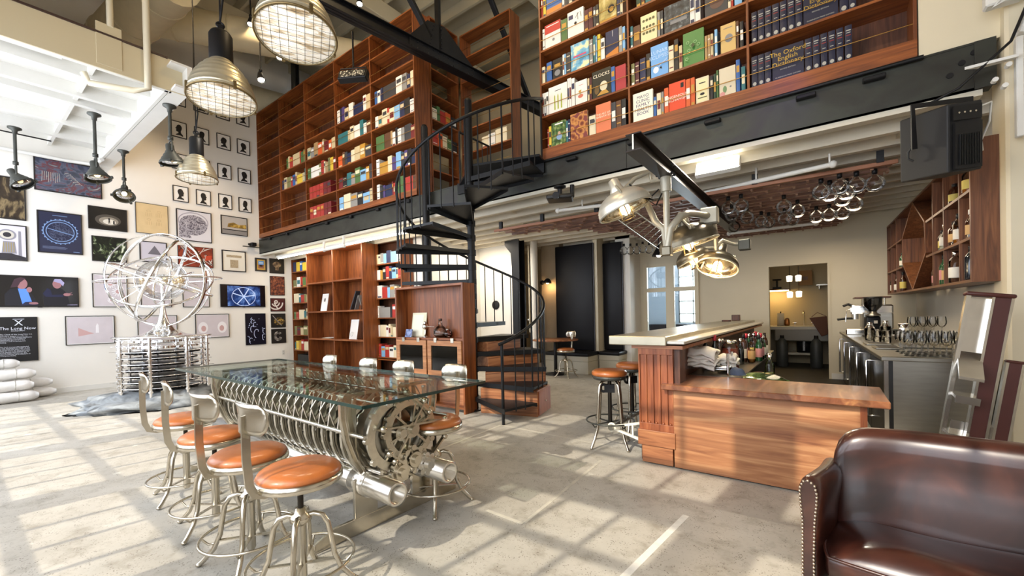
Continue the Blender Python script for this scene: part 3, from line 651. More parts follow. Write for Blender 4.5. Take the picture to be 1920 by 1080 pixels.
# text panel
t, a, b = wall_thing('text_panel', 'black panel of white text under a serif letter emblem', 'sign', 0.57, 1.055, 0.67, 1.495)
MB().box((-a, -0.03, -b), (a, 0, b)).build('board', mat('text_panel_black', '#131214', 0.4), t, bev=0.002)
tw = mat('panel_text_white', '#dfe2ec', 0.6); ry = (rad(90), 0, 0); yy = -0.0306
text('X', 0.15, tw, t, (0.01, yy, 0.3), ry, 'emblem_letter'); MB().box((-0.06, yy, 0.368), (0.08, yy + 0.001, 0.377)).build('emblem_bar', tw, t)
text('The Long Now', 0.072, tw, t, (0.0, yy, 0.2), ry, 'heading'); text('FOUNDATION', 0.025, tw, t, (0.0, yy, 0.155), ry, 'subheading')
text('The Clock of the Long Now is a', 0.03, tw, t, (-0.22, yy, 0.09), ry, 'body_text', 'LEFT')
text('clock that is designed to run for ten\nthousand years with minimal maintenance\nand interruption. It is a symbol of\ncommitment, and will serve as a\nstatement made to the long term\nthinking.', 0.023, tw, t, (-0.22, yy, 0.0), ry, 'body_text', 'LEFT')
text('The Clock is powered by mechanical\nenergy harvested from sunlight as well\nas the people that visit it. The primary\nmaterials used in the Clock are marine\ngrade stainless steel, titanium and dry\nrunning ceramic ball bearings. The\nentire mechanism will be installed in an\nunderground facility.', 0.023, tw, t, (-0.22, yy, -0.22), ry, 'body_text', 'LEFT')
t, a, b = wall_thing('wall_outlet', 'white wall outlet plate low beside the lower bookcase', 'outlet', 5.54, 5.61, 0.37, 0.49)
MB().cbox((-a, -0.008, -b), (a, 0, b), 0.004).build('cover_plate', WHITE, t); MB().box((-0.017, -0.0095, 0.012), (0.017, -0.008, 0.045)).box((-0.017, -0.0095, -0.045), (0.017, -0.008, -0.012)).build('socket', mat('socket_grey', '#bdbab2'), t)
# ------------------------------------------------------------------ bookcases
def bookcase(name, label, loc, rz, xs, zs, depth, mx, mz, th=0.024, back=None, rods=None, trim=0.0, top=True, cat='bookcase', skip=()):
    t = thing(name, label, cat, loc, rz)
    z0, z1 = zs[0], zs[-1]
    for i, x in enumerate(xs):
        e = i in (0, len(xs) - 1)
        x0 = x if i == 0 else (x - th if i == len(xs) - 1 else x - th / 2)
        MB().box((x0, 0, z0 - trim), (x0 + th, depth, z1)).build('side_panel' if e else 'upright', mz, t, bev=0.002)
    for i in range(len(xs) - 1):
        a = xs[i] + (th if i == 0 else th / 2); b = xs[i + 1] - (th if i == len(xs) - 2 else th / 2)
        for j, z in enumerate(zs):
            if j == len(zs) - 1 and not top: continue
            if (i, j) in skip: continue
            MB().box((a, 0.002, z - th if j else z - th), (b, depth - 0.005, z)).build('shelf', mx, t)
            if rods and j < len(zs) - 1:
                MB().cyl((a - 0.006, 0.006, z + rods), (b + 0.006, 0.006, z + rods), 0.0042, n=6).build('guard_rod', BRASS, t)
    if back: MB().box((xs[0] + 0.003, depth - 0.012, z0), (xs[-1] - 0.003, depth, z1)).build('back_panel', back, t)
    if trim: MB().box((xs[0], -0.003, z0 - trim), (xs[-1], 0.025, z0 + 0.002)).build('base_trim', W_X, t, bev=0.002)
    return t

ZL = [3.615 + 0.457 * k for k in range(8)]
bookcase('bookcase', 'long five-bay walnut bookcase on the mezzanine against the white wall', (XW, 5.04, 0), 0, [0.0, 1.23, 2.47, 3.73, 4.99, 6.27], ZL, 0.37, W_X, W_Z, back=D_Z, rods=0.14, trim=0.11)
ZR = [3.645 + 0.457 * k for k in range(9)]
bookcase('bookcase', 'three-bay walnut bookcase on the mezzanine above the bar', (-3.17, 5.05, 0), 0, [0.0, 1.28, 2.56, 3.84], ZR, 0.34, W_X, W_Z, back=D_Z, rods=0.14, trim=0.16)
ZM = [3.6 + 0.468 * k for k in range(8)]
bookcase('bookcase', 'shallow walnut bookcase turned sideways between two upper bookcases', (-5.78, 5.43, 0), 90, [0.0, 0.75], ZM, 0.3, W_Y, W_Z, rods=0.14)
bookcase('bookcase', 'open-backed walnut bookcase behind the top of the spiral stair', (-5.75, 6.2, 0), 0, [0.0, 1.25], ZM, 0.3, W_X, W_Z, rods=0.16)
z1s = [0.06] + sorted(on_y(552, y, 5.85).z for y in (509.7, 538.9, 568, 598.6, 627.8, 655.6)) + [3.07]
bookcase('bookcase', 'narrow walnut bookcase of books at the white wall under the mezzanine', (XW + 0.01, 5.85, 0), 0, [0, 1.5], z1s, 0.32, W_X, W_Z, back=D_Z, trim=0.06)
z2s = [0.08] + sorted(on_y(681, y, 5.5).z for y in (518.9, 580, 637.5)) + [3.0]
bookcase('bookcase', 'wide nearly empty walnut shelving unit under the mezzanine', (-10.55, 5.5, 0), 0, [0, 1.2, 2.4], z2s, 0.42, W_X, W_Z, th=0.035, back=W_Z, trim=0.08)
z3s = [0.06, 0.4] + sorted(on_y(700, y, 5.85).z for y in (491.7 + 5, 526, 560, 596, 631, 668)) + [3.06]
bookcase('bookcase', 'walnut bookcase of pale books right of the wide empty unit', (-8.5, 5.85, 0), 0, [0, 1.23], z3s, 0.34, W_X, W_Z, back=D_Z, trim=0.06)

# ------------------------------------------------------------------ books
PAL = {'dark red': '#6e1f22', 'red': '#a83128', 'orange': '#cf5a26', 'mustard': '#b98a34', 'yellow': '#d9b83a', 'cream': '#ddd0ae', 'white': '#e6e2d8', 'grey': '#8d8b86', 'black': '#1e1d1f', 'navy': '#20284a', 'blue': '#2f5d9c', 'light blue': '#7fb0d6', 'teal': '#2e6b70', 'green': '#4a6b3c', 'dark green': '#24402f', 'olive': '#77764a', 'brown': '#5b3a24', 'tan': '#a98a5e', 'maroon': '#4d1a24', 'purple': '#4b3d73', 'sand': '#c7b58c', 'charcoal': '#37383c'}
def bmat(c): return mat('book_cover_' + c.replace(' ', '_'), PAL[c], 0.5, var=0.1, vscale=3)
def book_mb(w, d, h, band=None):
    mb = MB(); t = min(0.004, w * 0.15)
    n = 5; out = [(w * i / (n - 1), 0.012 * d - 0.012 * d * math.sin(PI * i / (n - 1)) if w < 0.1 else 0) for i in range(n)]
    poly = out + [(w, d), (w - t, d), (w - t, 0.012 * d + t), (t, 0.012 * d + t), (t, d), (0, d)]
    # U-shaped cover built from three convex pieces
    mb.prism(out + [(w, 0.012 * d + t), (0, 0.012 * d + t)], 0, h)
    mb.box((0, 0.012 * d + t, 0), (t, d, h)); mb.box((w - t, 0.012 * d + t, 0), (w, d, h))
    mb.box((t, 0.012 * d + t, 0.004), (w - t, d - 0.006, h - 0.005), 1)
    if band:
        for z0, z1 in band: mb.box((w * 0.12, -0.0008, h * z0), (w * 0.88, 0.003, h * z1), 2)
    return mb
UNIT = {}
def unit_book(k):
    if k not in UNIT:
        band = (None, [(0.62, 0.84)], [(0.82, 0.86), (0.14, 0.18)], [(0.3, 0.7)], [(0.05, 0.16)])[k]
        mb = book_mb(0.04, 0.17, 0.25, band); me = bpy.data.meshes.new('book'); me.from_pydata([tuple(p) for p in mb.v], [], mb.f)
        for i in range(3): me.materials.append(None)
        me.polygons.foreach_set('material_index', mb.mi); UNIT[k] = me
    return UNIT[k]
def far_book(x, y, z, w, d, h, c, rz, label, group, face=False, lean=0):
    me = unit_book(random.choice((0, 1, 1, 2, 3, 4))); o = bpy.data.objects.new('book', me); COL.objects.link(o)
    band = random.choice(('cream', 'white', 'mustard', 'charcoal', 'sand')) if c not in ('cream', 'white', 'sand') else random.choice(('navy', 'dark red', 'charcoal', 'teal'))
    for s_, m in zip(o.material_slots, (bmat(c), PAGES, bmat(band))): s_.link = 'OBJECT'; s_.material = m
    o.location = (x, y, z); o.scale = (w / 0.04, d / 0.17, h / 0.25); o.rotation_euler = (0, lean, rad(rz - 90 if face else rz))
    return tag(o, label, 'book', group)

def fill(bc, cells, pal, nmax, where, rowname, rz=0, origin=(0, 0), face_p=0.12):
    """cells: (row label, x0, x1, z) runs of shelf; books stand with their spines towards the front"""
    ca, sa = math.cos(rad(rz)), math.sin(rad(rz))
    for (lab, x0, x1, y0, z, hmax, p, n) in cells:
        widths = [random.uniform(0.5, 1.5) for _ in range(n)]; faces = [random.random() < face_p for _ in range(n)]
        widths = [w * (2.6 if f else 1) for w, f in zip(widths, faces)]; sc = (x1 - x0) / sum(widths); x = x0
        last = None
        for i, (w, f) in enumerate(zip(widths, faces)):
            w *= sc; c = random.choice([k for k in (p or pal) if k != last] or pal); last = c
            h = hmax * random.uniform(0.66, 0.97); d = random.uniform(0.14, 0.19)
            yb = y0 + 0.02
            label = '%s book%s, %s from left, %s' % (c, ' facing out' if f else '', nth(i, n), lab)
            if f:
                lx, ly = x + 0.003, yb + 0.035
                far_book(origin[0] + ca * lx - sa * ly, origin[1] + sa * lx + ca * ly, z, 0.03, w - 0.006, h, c, rz, label, where, True)
            else:
                lx, ly = x, yb
                far_book(origin[0] + ca * lx - sa * ly, origin[1] + sa * lx + ca * ly, z, w - 0.004, d, h, c, rz, label, where, False)
            x += w
PA = ['dark red', 'red', 'mustard', 'cream', 'white', 'grey', 'black', 'navy', 'blue', 'light blue', 'teal', 'green', 'olive', 'brown', 'tan', 'white', 'cream', 'charcoal', 'purple', 'sand', 'orange']
PW = ['white', 'cream', 'white', 'sand', 'light blue', 'grey', 'red', 'navy', 'black', 'mustard', 'cream']
PO = ['dark red', 'mustard', 'cream', 'olive', 'green', 'navy', 'sand', 'yellow', 'red', 'tan', 'blue', 'white', 'teal']
rowl = ['lowest shelf', 'second shelf up', 'third shelf up', 'fourth shelf up', 'fifth shelf up']
bayx = [XW, XW + 1.23, XW + 2.47, XW + 3.73, XW + 4.99, XW + 6.27]
cells = []
for bay, r, n, p in ((4, 0, 9, None), (4, 1, 9, None), (4, 2, 9, None), (4, 3, 9, None), (4, 4, 8, ['grey', 'white', 'charcoal', 'navy', 'cream', 'blue']), (3, 0, 6, PW), (3, 1, 8, None), (3, 2, 8, None), (3, 3, 7, None), (3, 4, 8, ['navy', 'purple', 'white', 'sand', 'charcoal', 'yellow', 'grey']), (2, 2, 9, PO), (2, 3, 8, ['orange', 'brown', 'blue', 'grey', 'sand', 'tan', 'dark red']), (1, 2, 9, PO), (1, 3, 7, ['green', 'red', 'olive', 'sand', 'cream', 'white'])):
    xa = bayx[bay] + 0.05; xb = bayx[bay + 1] - 0.04
    if bay == 4: xa += 0.05
    if bay == 1 and r == 3: xa += 0.25
    cells.append(('%s, %s bay, upper left bookcase' % (rowl[r], ORD[bay]), xa, xb, 5.045, ZL[r], 0.33, p, n))
fill(None, cells, PA, 9, 'books in the long upper bookcase', '')
for r in (0, 1):          # matched red volumes
    for i in range(6):
        far_book(bayx[2] + 0.1 + 0.15 * i, 5.065, ZL[r], 0.14, 0.17, 0.28, 'red' if i < 4 else 'dark red', 0, '%s volume of the matched red set, %s from left, %s of third bay' % ('bright' if i < 4 else 'darker', ORD[i], rowl[r]), 'matched red volumes')
cells = [('%s shelf from the top, narrow lower bookcase' % ORD[5 - k], -12.0, -11.02, 5.855, z1s[k + 1], 0.3, PO, 6) for k in range(6)]
fill(None, cells, PO, 5, 'books in the narrow lower bookcase', '')
cells = [('%s shelf from top, bookcase beside spiral stair' % ORD[6 - k - 1], -8.36, -7.31, 5.855, z3s[k + 2], 0.3, PW if k else None, 8) for k in range(6)]
fill(None, cells, PW, 6, 'pale books in the lower bookcase', '', face_p=0.22)
cells = [('%s of the sideways upper bookcase' % rowl[k], 0.04, 0.7, 0.01, ZM[k], 0.3, ['black', 'grey', 'red', 'cream', 'orange', 'mustard', 'green'], 5) for k in (2, 3)]
fill(None, cells, PA, 5, 'books in the sideways bookcase', '', rz=90, origin=(-5.78, 5.43))
fill(None, [('fifth shelf up of the open-backed bookcase', 0.5, 1.1, 0.01, ZM[2], 0.3, ['white', 'charcoal', 'cream'], 3)], PA, 5, 'books in the open-backed bookcase', '', origin=(-5.75, 6.2))
fb = MB((-11.3, 5.87, 0)); fb.cbox((-11.85, 5.87, z1s[0]), (-11.25, 6.12, z1s[1] - 0.12), 0.01); o = fb.build('storage_box', BLK2, None, (-11.3, 5.87, 0)); tag(o, 'black storage box on the bottom shelf of the narrow lower bookcase', 'box')

# --- the right upper bookcase: every book as it stands
RC = 'books in the bookcase above the bar'
def near_book(px0, px1, hz, c, bay, row, i, kind='spine', title=None, tcol='#e8e0c8', tsize=0.05, extra=None, cm=None, depth=0.17, nm='book', tz=0.6):
    ypx = 150
    Y0 = 5.075
    yref = {0: (275, 170), 1: (215, 110), 2: (155, 60), 3: (90, 5), 4: (30, -40)}[row][0 if bay == 0 else 1] - 25
    a = on_y(px0, yref, Y0).x; b = on_y(px1, yref, Y0).x; z = ZR[row]
    w = b - a - 0.003
    cname = c
    bn = ORD[bay]; lab = '%s book%s, %s from left, %s, %s bay of the bookcase above the bar' % (cname if not extra else extra, ' facing out' if kind == 'face' else '', ORD[i], rowl[row].replace(' shelf', ' shelf'), bn)
    if len(lab.split()) > 16 and kind == 'face': lab = lab.replace(' facing out', ' cover')
    if len(lab.split()) > 16: lab = lab.replace(', %s bay of the bookcase above the bar' % bn, ', %s bay above bar' % bn)
    t = thing(nm, lab, 'book', (a, Y0 + 0.0, z), 0, RC)
    m = cm or bmat(c)
    if kind == 'spine':
        band = random.choice(([(0.62, 0.82)], [(0.8, 0.84), (0.16, 0.2)], [(0.3, 0.68)], [(0.04, 0.14), (0.5, 0.75)]))
        bc = random.choice(('cream', 'white', 'mustard')) if c not in ('cream', 'white', 'sand', 'yellow') else random.choice(('navy', 'dark red', 'charcoal'))
        mb = book_mb(w, depth, hz, band)
        build_cover(mb, t, m, bmat(bc))
    else:
        th = 0.03
        mb = MB(); mb.box((0, 0, 0), (w, 0.003, hz)); mb.box((0, th - 0.003, 0), (w, th, hz)); mb.box((0, 0, 0), (0.004, th, hz))
        mb.build('cover', m, t, bev=0.001)
        MB().box((0.004, 0.003, 0.004), (w - 0.005, th - 0.003, hz - 0.005)).build('pages', PAGES, t)
        if title:
            text(title, tsize, mat('title_' + tcol[1:], tcol, 0.5), t, (w / 2, -0.001, hz * tz), (rad(90), 0, 0), 'title', spacing=0.95)
    return t, w, hz
def build_cover(mb, t, m, bandm):
    for nm, idx, mm in (('cover', (0,), m), ('pages', (1,), PAGES), ('spine_label', (2,), bandm)):
        sub = MB(); used = {}
        for f, k, s_ in zip(mb.f, mb.mi, mb.sm):
            if k in idx:
                g = []
                for v in f:
                    if v not in used: used[v] = len(sub.v); sub.v.append(mb.v[v])
                    g.append(used[v])
                sub.f.append(g); sub.mi.append(0); sub.sm.append(s_)
        if sub.f: sub.build(nm, mm, t)
def shapes(t, polys, name='cover_picture'): return cutout(t, [(p, -0.0012 - 0.0003 * k, m) for k, (p, m) in enumerate(polys)], name)
def P8(x): return 1000 + x / 4.5
def P6(x): return 860 + x / 6
def P35(x): return 1380 + x / 3.555
def row(bay, r, items, f):
    for i, it in enumerate(items):
        x0, x1, h, c = it[:4]; kw = it[4] if len(it) > 4 else {}
        t, w, hz = near_book(f(x0), f(x1), h, c, bay, r, i, **{k: v for k, v in kw.items() if k != 'art'})
        if 'art' in kw: kw['art'](t, w, hz)
FA = {'kind': 'face'}
def rect(x0, z0, x1, z1): return [(x0, z0), (x1, z0), (x1, z1), (x0, z1)]
gr_, pat_ = ramp_mat('cover_garden', [(0.35, '#22351c'), (0.5, '#4c6b35'), (0.62, '#8d9a5c'), (0.72, '#c8c8a8')], 22, rough=0.4), ramp_mat('cover_patchwork', [(0.2, '#6b2f22'), (0.4, '#9a5a34'), (0.55, '#c98d4c'), (0.7, '#7a3a3a')], 14, rough=0.4, kind='voronoi')
sky_ = ramp_mat('cover_clouds', [(0.42, '#4f93b5'), (0.52, '#7db5cc'), (0.6, '#e8dcae')], 9, rough=0.4, detail=3)
def art_person(t, w, h): shapes(t, [(ell(w * .55, h * .5, w * .1, w * .12), mat('cover_skin', '#c9a184')), (ell(w * .55, h * .36, w * .2, h * .12), mat('cover_shirt', '#8fa9c9')), (rect(w * .25, h * .88, w * .8, h * .93), PAPER)])
def art_asp(t, w, h):
    g = mat('cover_asparagus', '#a8b13c')
    shapes(t, [([(x, h * .12), (x + .02, h * .12), (x + .018, h * .62), (x + .008, h * .68), (x, h * .6)], g) for x in (w * .3, w * .48, w * .66)] + [(rect(w * .35, h * .8, w * .68, h * .82), INK)])
def art_flower(t, w, h): shapes(t, [(ell(w * .45, h * .35, w * .22, h * .08), mat('cover_coral', '#d0735a')), (line2((w * .4, h * .4), (w * .5, h * .62), 0.01), mat('cover_asparagus', '')), (ell(w * .4, h * .55, w * .12, h * .05), mat('cover_gold', '#b98d3c')), (rect(w * .3, h * .8, w * .7, h * .82), mat('cover_rose', '#c98d86'))])
def art_clock(t, w, h): shapes(t, [(ell(w * .62, h * .38, w * .2, w * .24), mat('cover_dial', '#d8cfae')), ([(w * .25, h * .08), (w * .9, h * .08), (w * .75, h * .22), (w * .5, h * .22)], mat('cover_gold', '')), (ell(w * .25, h * .3, w * .12, h * .16), mat('cover_bronze', '#6b532c'))])
def art_red_top(t, w, h): shapes(t, [(rect(0, h * .62, w, h), mat('cover_red', '#b5302c')), (rect(w * .1, h * .9, w * .9, h * .93), PAPER), (ell(w * .55, h * .3, w * .08, h * .06), mat('cover_grey', '#b5aaa2'))])
def art_doodle(t, w, h): shapes(t, [(rect(w * .08, h * .7, w * .35, h * .86), mat('cover_navy', '#2b3158'))] + [(line2((w * .5, h * .7), (w * .7, h * .85), .006), INK), (line2((w * .62, h * .86), (w * .66, h * .6), .006), INK), (line2((w * .8, h * .86), (w * .86, h * .66), .006), INK), (ell(w * .5, h * .5, w * .08, w * .08), INK)])
def art_coin(t, w, h): shapes(t, [(rect(0, h * .12, w, h), ramp_mat('cover_gilt', [(0.35, '#6b5a2a'), (0.55, '#b5a25c'), (0.7, '#ddd09a')], 9)), (ell(w * .7, h * .42, w * .2, w * .22), INK), (ell(w * .72, h * .4, w * .12, w * .13), mat('cover_gold', ''))])
row(0, 0, [(1000, 1012, .27, 'red'), (1015, 1044, .3, 'yellow'), (1045, 1207, .33, 'green', dict(FA, cm=gr_, art=art_person, extra='garden photograph')), (1210, 1232, .3, 'teal'), (1233, 1256, .31, 'navy'), (1258, 1455, .36, 'brown', dict(FA, cm=pat_, extra='patchwork patterned')), (1470, 1545, .26, 'cream'), (1547, 1718, .37, 'orange', dict(FA, cm=mat('cover_orange', '#d97a52', 0.45), title='THE ART OF\nFERMENTATION', tsize=0.035, tz=0.6)), (1722, 1775, .34, 'charcoal'), (1777, 1835, .34, 'brown'), (1837, 1888, .34, 'black')], P6)
row(0, 1, [(77, 92, .33, 'white'), (93, 108, .33, 'white'), (109, 128, .33, 'white'), (130, 288, .37, 'white', dict(FA, art=art_asp, extra='white asparagus')), (290, 305, .4, 'white'), (306, 322, .4, 'white'), (324, 352, .38, 'white'), (356, 457, .31, 'white', dict(FA, art=art_flower, extra='white flower')), (460, 476, .3, 'sand'), (478, 497, .3, 'maroon'), (499, 659, .35, 'charcoal', dict(FA, cm=mat('cover_dark_olive', '#2a2a22', 0.4), title='CLOCKS', tsize=0.06, tz=.8, art=art_clock)), (661, 693, .33, 'blue'), (696, 786, .31, 'red', dict(FA, cm=mat('cover_crimson', '#a8323a', 0.45)))], P8)
row(0, 2, [(72, 98, .24, 'cream'), (112, 156, .27, 'blue'), (163, 246, .27, 'black', dict(FA, extra='black illustrated', art=lambda t, w, h: shapes(t, [(ell(w * .5, h * .3, w * .3, h * .15), mat('cover_grey', '')), (rect(w * .2, h * .6, w * .8, h * .75), mat('cover_gold', ''))]))), (248, 262, .29, 'white'), (263, 277, .29, 'light blue'), (279, 316, .29, 'charcoal'), (318, 474, .36, 'light blue', dict(FA, cm=sky_, extra='blue cloud', art=lambda t, w, h: shapes(t, [(rect(w * .15, h * .5, w * .85, h * .56), mat('cover_pink', '#c04a6a'))]))), (476, 505, .33, 'grey'), (509, 528, .36, 'teal'), (530, 541, .34, 'light blue'), (545, 571, .35, 'yellow'), (573, 606, .28, 'white'), (614, 724, .33, 'navy', dict(FA, art=lambda t, w, h: shapes(t, [([(0, 0), (w, 0), (w, h * .3), (0, h * .12)], mat('cover_amber', '#c47a2c')), (rect(w * .55, h * .75, w * .57, h * .98), PAPER)]))), (727, 755, .33, 'grey'), (757, 781, .31, 'light blue')], P8)
row(0, 3, [(78, 96, .3, 'white'), (98, 232, .33, 'white', dict(FA, art=art_red_top, extra='white and red')), (236, 286, .3, 'green'), (290, 429, .35, 'white', dict(FA, art=art_doodle, extra='white sketch covered')), (433, 467, .28, 'maroon'), (468, 505, .28, 'maroon'), (509, 530, .27, 'charcoal'), (531, 556, .28, 'black'), (559, 708, .34, 'mustard', dict(FA, art=art_coin, extra='gilt dial')), (711, 735, .3, 'navy'), (737, 760, .3, 'cream')], P8)
row(0, 4, [(66, 78, .3, 'red'), (82, 106, .3, 'yellow'), (109, 240, .33, 'blue', dict(FA, art=lambda t, w, h: shapes(t, [(rect(0, 0, w, h * .25), mat('cover_amber', ''))]))), (243, 262, .3, 'white'), (300, 330, .28, 'grey')], P8)
def art_lunar(t, w, h): shapes(t, [(ell(w * .3, h * .24, w * .16, h * .1), mat('cover_moon', '#e8ecf2')), ([(w * .5, h * .26), (w * .66, h * .22), (w * .6, h * .32)], INK), (line2((w * .4, h * .3), (w * .95, h * .5), .003), PAPER)])
def art_green(t, w, h):
    g = mat('cover_pale_green', '#8fb87c'); ps = []
    for cx, cz in ((.4, .6), (.6, .66), (.75, .55), (.3, .45), (.25, .68), (.2, .2)): ps += [(k, g) for k in ring2(w * cx, h * cz, w * .08, w * .08, .006, 12)]
    ps.append((ell(w * .5, h * .55, w * .07, h * .06), mat('cover_moss', '#3b4a22'))); shapes(t, ps)
def art_tan(t, w, h): shapes(t, [(ell(w * .55, h * .5, w * .26, h * .14), mat('cover_brown', '#5b4230')), (rect(w * .2, h * .85, w * .8, h * .87), mat('cover_brown', ''))])
def art_cream(t, w, h): shapes(t, [(rect(w * .12, h * .08, w * .88, h * .92), mat('cover_butter', '#e6d9a6')), (ell(w * .5, h * .36, w * .18, h * .05), INK), (rect(w * .25, h * .76, w * .75, h * .8), INK), (rect(w * .15, h * .2, w * .85, h * .24), mat('cover_olive', '#5b5a34'))])
def art_leaf(t, w, h): shapes(t, [(ell(w * .35, h * .25, w * .12, h * .12), mat('cover_leaf', '#6b8a5c')), (ell(w * .2, h * .1, w * .16, h * .08), mat('cover_rose', '')), (ell(w * .7, h * .3, w * .06, h * .03), mat('cover_brown', ''))])
orange_f = mat('cover_vermilion', '#d8431c', 0.45)
row(1, 0, [(836, 1007, .35, 'white', dict(FA, cm=mat('cover_ivory', '#ece6d2', 0.45), title='MAYO\nCLINIC\nFAMILY\nHEALTH\nBOOK', tsize=0.052, tcol='#3a3f66', tz=.55)), (1012, 1035, .24, 'blue'), (1038, 1074, .27, 'cream'), (1076, 1098, .27, 'grey'), (1101, 1139, .3, 'orange'), (1141, 1283, .33, 'orange', dict(FA, cm=orange_f, title='INGENIOUS\nMECHANISMS', tsize=0.042, tcol='#f2e6d2', tz=.45, extra='vermilion', art=lambda t, w, h: shapes(t, [(rect(w * .72, h * .76, w * .9, h * .92), INK)]))), (1286, 1324, .32, 'orange'), (1326, 1362, .32, 'orange'), (1369, 1482, .29, 'cream', dict(FA, art=art_cream, extra='cream engraved')), (1490, 1518, .27, 'black'), (1520, 1542, .28, 'dark green'), (1544, 1563, .31, 'green'), (1566, 1709, .31, 'sand', dict(FA, cm=mat('cover_oat', '#d2c6aa', 0.5), art=art_leaf)), (1711, 1746, .35, 'blue'), (1755, 1791, .26, 'teal')], P8)
row(1, 1, [(822, 851, .27, 'olive'), (855, 890, .27, 'maroon'), (896, 945, .29, 'navy'), (949, 984, .32, 'black'), (988, 1137, .38, 'light blue', dict(FA, cm=mat('cover_sky', '#6aa4dc', 0.45), title='LUNAR\nECLIPSES', tsize=.06, tcol='#b9d6f2', tz=.7, art=art_lunar)), (1140, 1184, .31, 'cream'), (1187, 1224, .36, 'black'), (1228, 1257, .27, 'sand'), (1262, 1442, .38, 'green', dict(FA, cm=mat('cover_leaf_green', '#3f7a34', 0.45), art=art_green)), (1446, 1470, .27, 'tan'), (1471, 1495, .27, 'tan'), (1496, 1520, .27, 'sand'), (1530, 1555, .3, 'light blue'), (1580, 1711, .31, 'tan', dict(FA, cm=mat('cover_straw', '#cfae6c', 0.5), art=art_tan)), (1714, 1738, .3, 'brown'), (1745, 1777, .28, 'black')], P8)
row(1, 2, [(816, 838, .27, 'teal'), (841, 899, .25, 'brown'), (903, 1043, .33, 'cream', dict(FA, cm=mat('cover_butter', ''), art=lambda t, w, h: shapes(t, [(ell(w * x, h * z, .016, .016, 10), mat('cover_olive', '')) for x in (.2, .4, .6, .8) for z in (.35, .55, .8)]))), (1047, 1070, .3, 'grey'), (1072, 1096, .3, 'charcoal'), (1102, 1320, .32, 'black', dict(FA, cm=ramp_mat('cover_machine', [(0.35, '#14161a'), (0.55, '#3b4248'), (0.7, '#7d8a8c')], 18), extra='dark machine', art=lambda t, w, h: shapes(t, [(rect(w * .25, h * .28, w * .9, h * .42), mat('cover_grey', ''))]))), (1322, 1364, .36, 'white'), (1366, 1412, .36, 'white'), (1446, 1642, .34, 'charcoal', dict(FA, art=lambda t, w, h: shapes(t, [(ell(w * .55, h * .4, w * .32, w * .32), mat('cover_umber', '#5c4034'))]))), (1645, 1670, .27, 'cream'), (1672, 1692, .27, 'red'), (1700, 1765, .27, 'light blue')], P8)
row(1, 3, [(866, 905, .3, 'dark green'), (908, 940, .3, 'brown'), (944, 990, .3, 'teal'), (1000, 1160, .33, 'white', dict(FA))], P8)
# matched navy dictionary volumes in the third bay
NAVY = mat('dictionary_navy', '#171a33', 0.5, var=0.1); GOLD = mat('gilt_lettering', '#c9ab4e', 0.35, 0.6); SILV = mat('spine_silver', '#a9a79d', 0.5); RED = mat('spine_red', '#7a2a2c', 0.5)
dictx = {0: [(103, 145), (147, 189), (191, 236), (240, 455), (461, 509), (513, 561), (566, 613), (618, 666), (671, 719), (728, 778)], 1: [(103, 141), (145, 189), (192, 238), (242, 290), (293, 341), (344, 393), (396, 445), (448, 685), (692, 752), (754, 805)], 2: [(103, 150), (152, 200), (204, 250), (254, 300), (305, 350)]}
for r in dictx:
    for i, (x0, x1) in enumerate(dictx[r]):
        yref = {0: 120, 1: 40, 2: -20}[r]; a = on_y(P35(x0), yref, 5.075).x; b = on_y(P35(x1), yref, 5.075).x; w = b - a - 0.003; big = x1 - x0 > 100; h = 0.325
        t = thing('dictionary_volume', 'dictionary volume facing out with gold title, %s, right bay above the bar' % rowl[r] if big else 'navy dictionary volume, %s from left on the %s, right bay above the bar' % (ORD[i], rowl[r]), 'book', (a, 5.075, ZR[r]), 0, 'navy dictionary volumes')
        if big:
            mb = MB(); mb.box((0, 0, 0), (w, 0.003, h)); mb.box((0, 0.05, 0), (w, 0.053, h)); mb.box((0, 0, 0), (0.004, 0.053, h)); mb.build('cover', NAVY, t, bev=0.001)
            MB().box((0.004, 0.003, 0.004), (w - 0.005, 0.05, h - 0.006)).build('pages', PAGES, t)
            text('The Oxford\nEnglish\nDictionary', 0.062, GOLD, t, (w / 2, -0.001, h * 0.66), (rad(90), 0, 0), 'title', spacing=0.85)
            text('SECOND EDITION', 0.016, SILV, t, (w / 2, -0.001, h * 0.33), (rad(90), 0, 0), 'subtitle'); text('CLARENDON PRESS OXFORD', 0.016, SILV, t, (w / 2, -0.001, h * 0.1), (rad(90), 0, 0), 'publisher_line')
        else:
            mb = book_mb(w, 0.18, h); build_cover(mb, t, NAVY, NAVY)
            q = MB(); q.box((w * .15, -0.0008, h * .84), (w * .85, 0.002, h * .87)); q.box((w * .2, -0.0008, h * .78), (w * .8, 0.002, h * .8)); q.box((w * .25, -0.0008, h * .55), (w * .75, 0.002, h * .57)); q.build('spine_text', SILV, t)
            MB().box((w * .15, -0.0008, h * .7), (w * .85, 0.002, h * .73)).build('spine_band', RED, t)
            MB().prism(ell(w / 2, h * .12, w * .32, w * .36, 8), 0, 0.003, T(0, 0.001, 0) @ RX(90)).build('spine_crest', SILV, t)
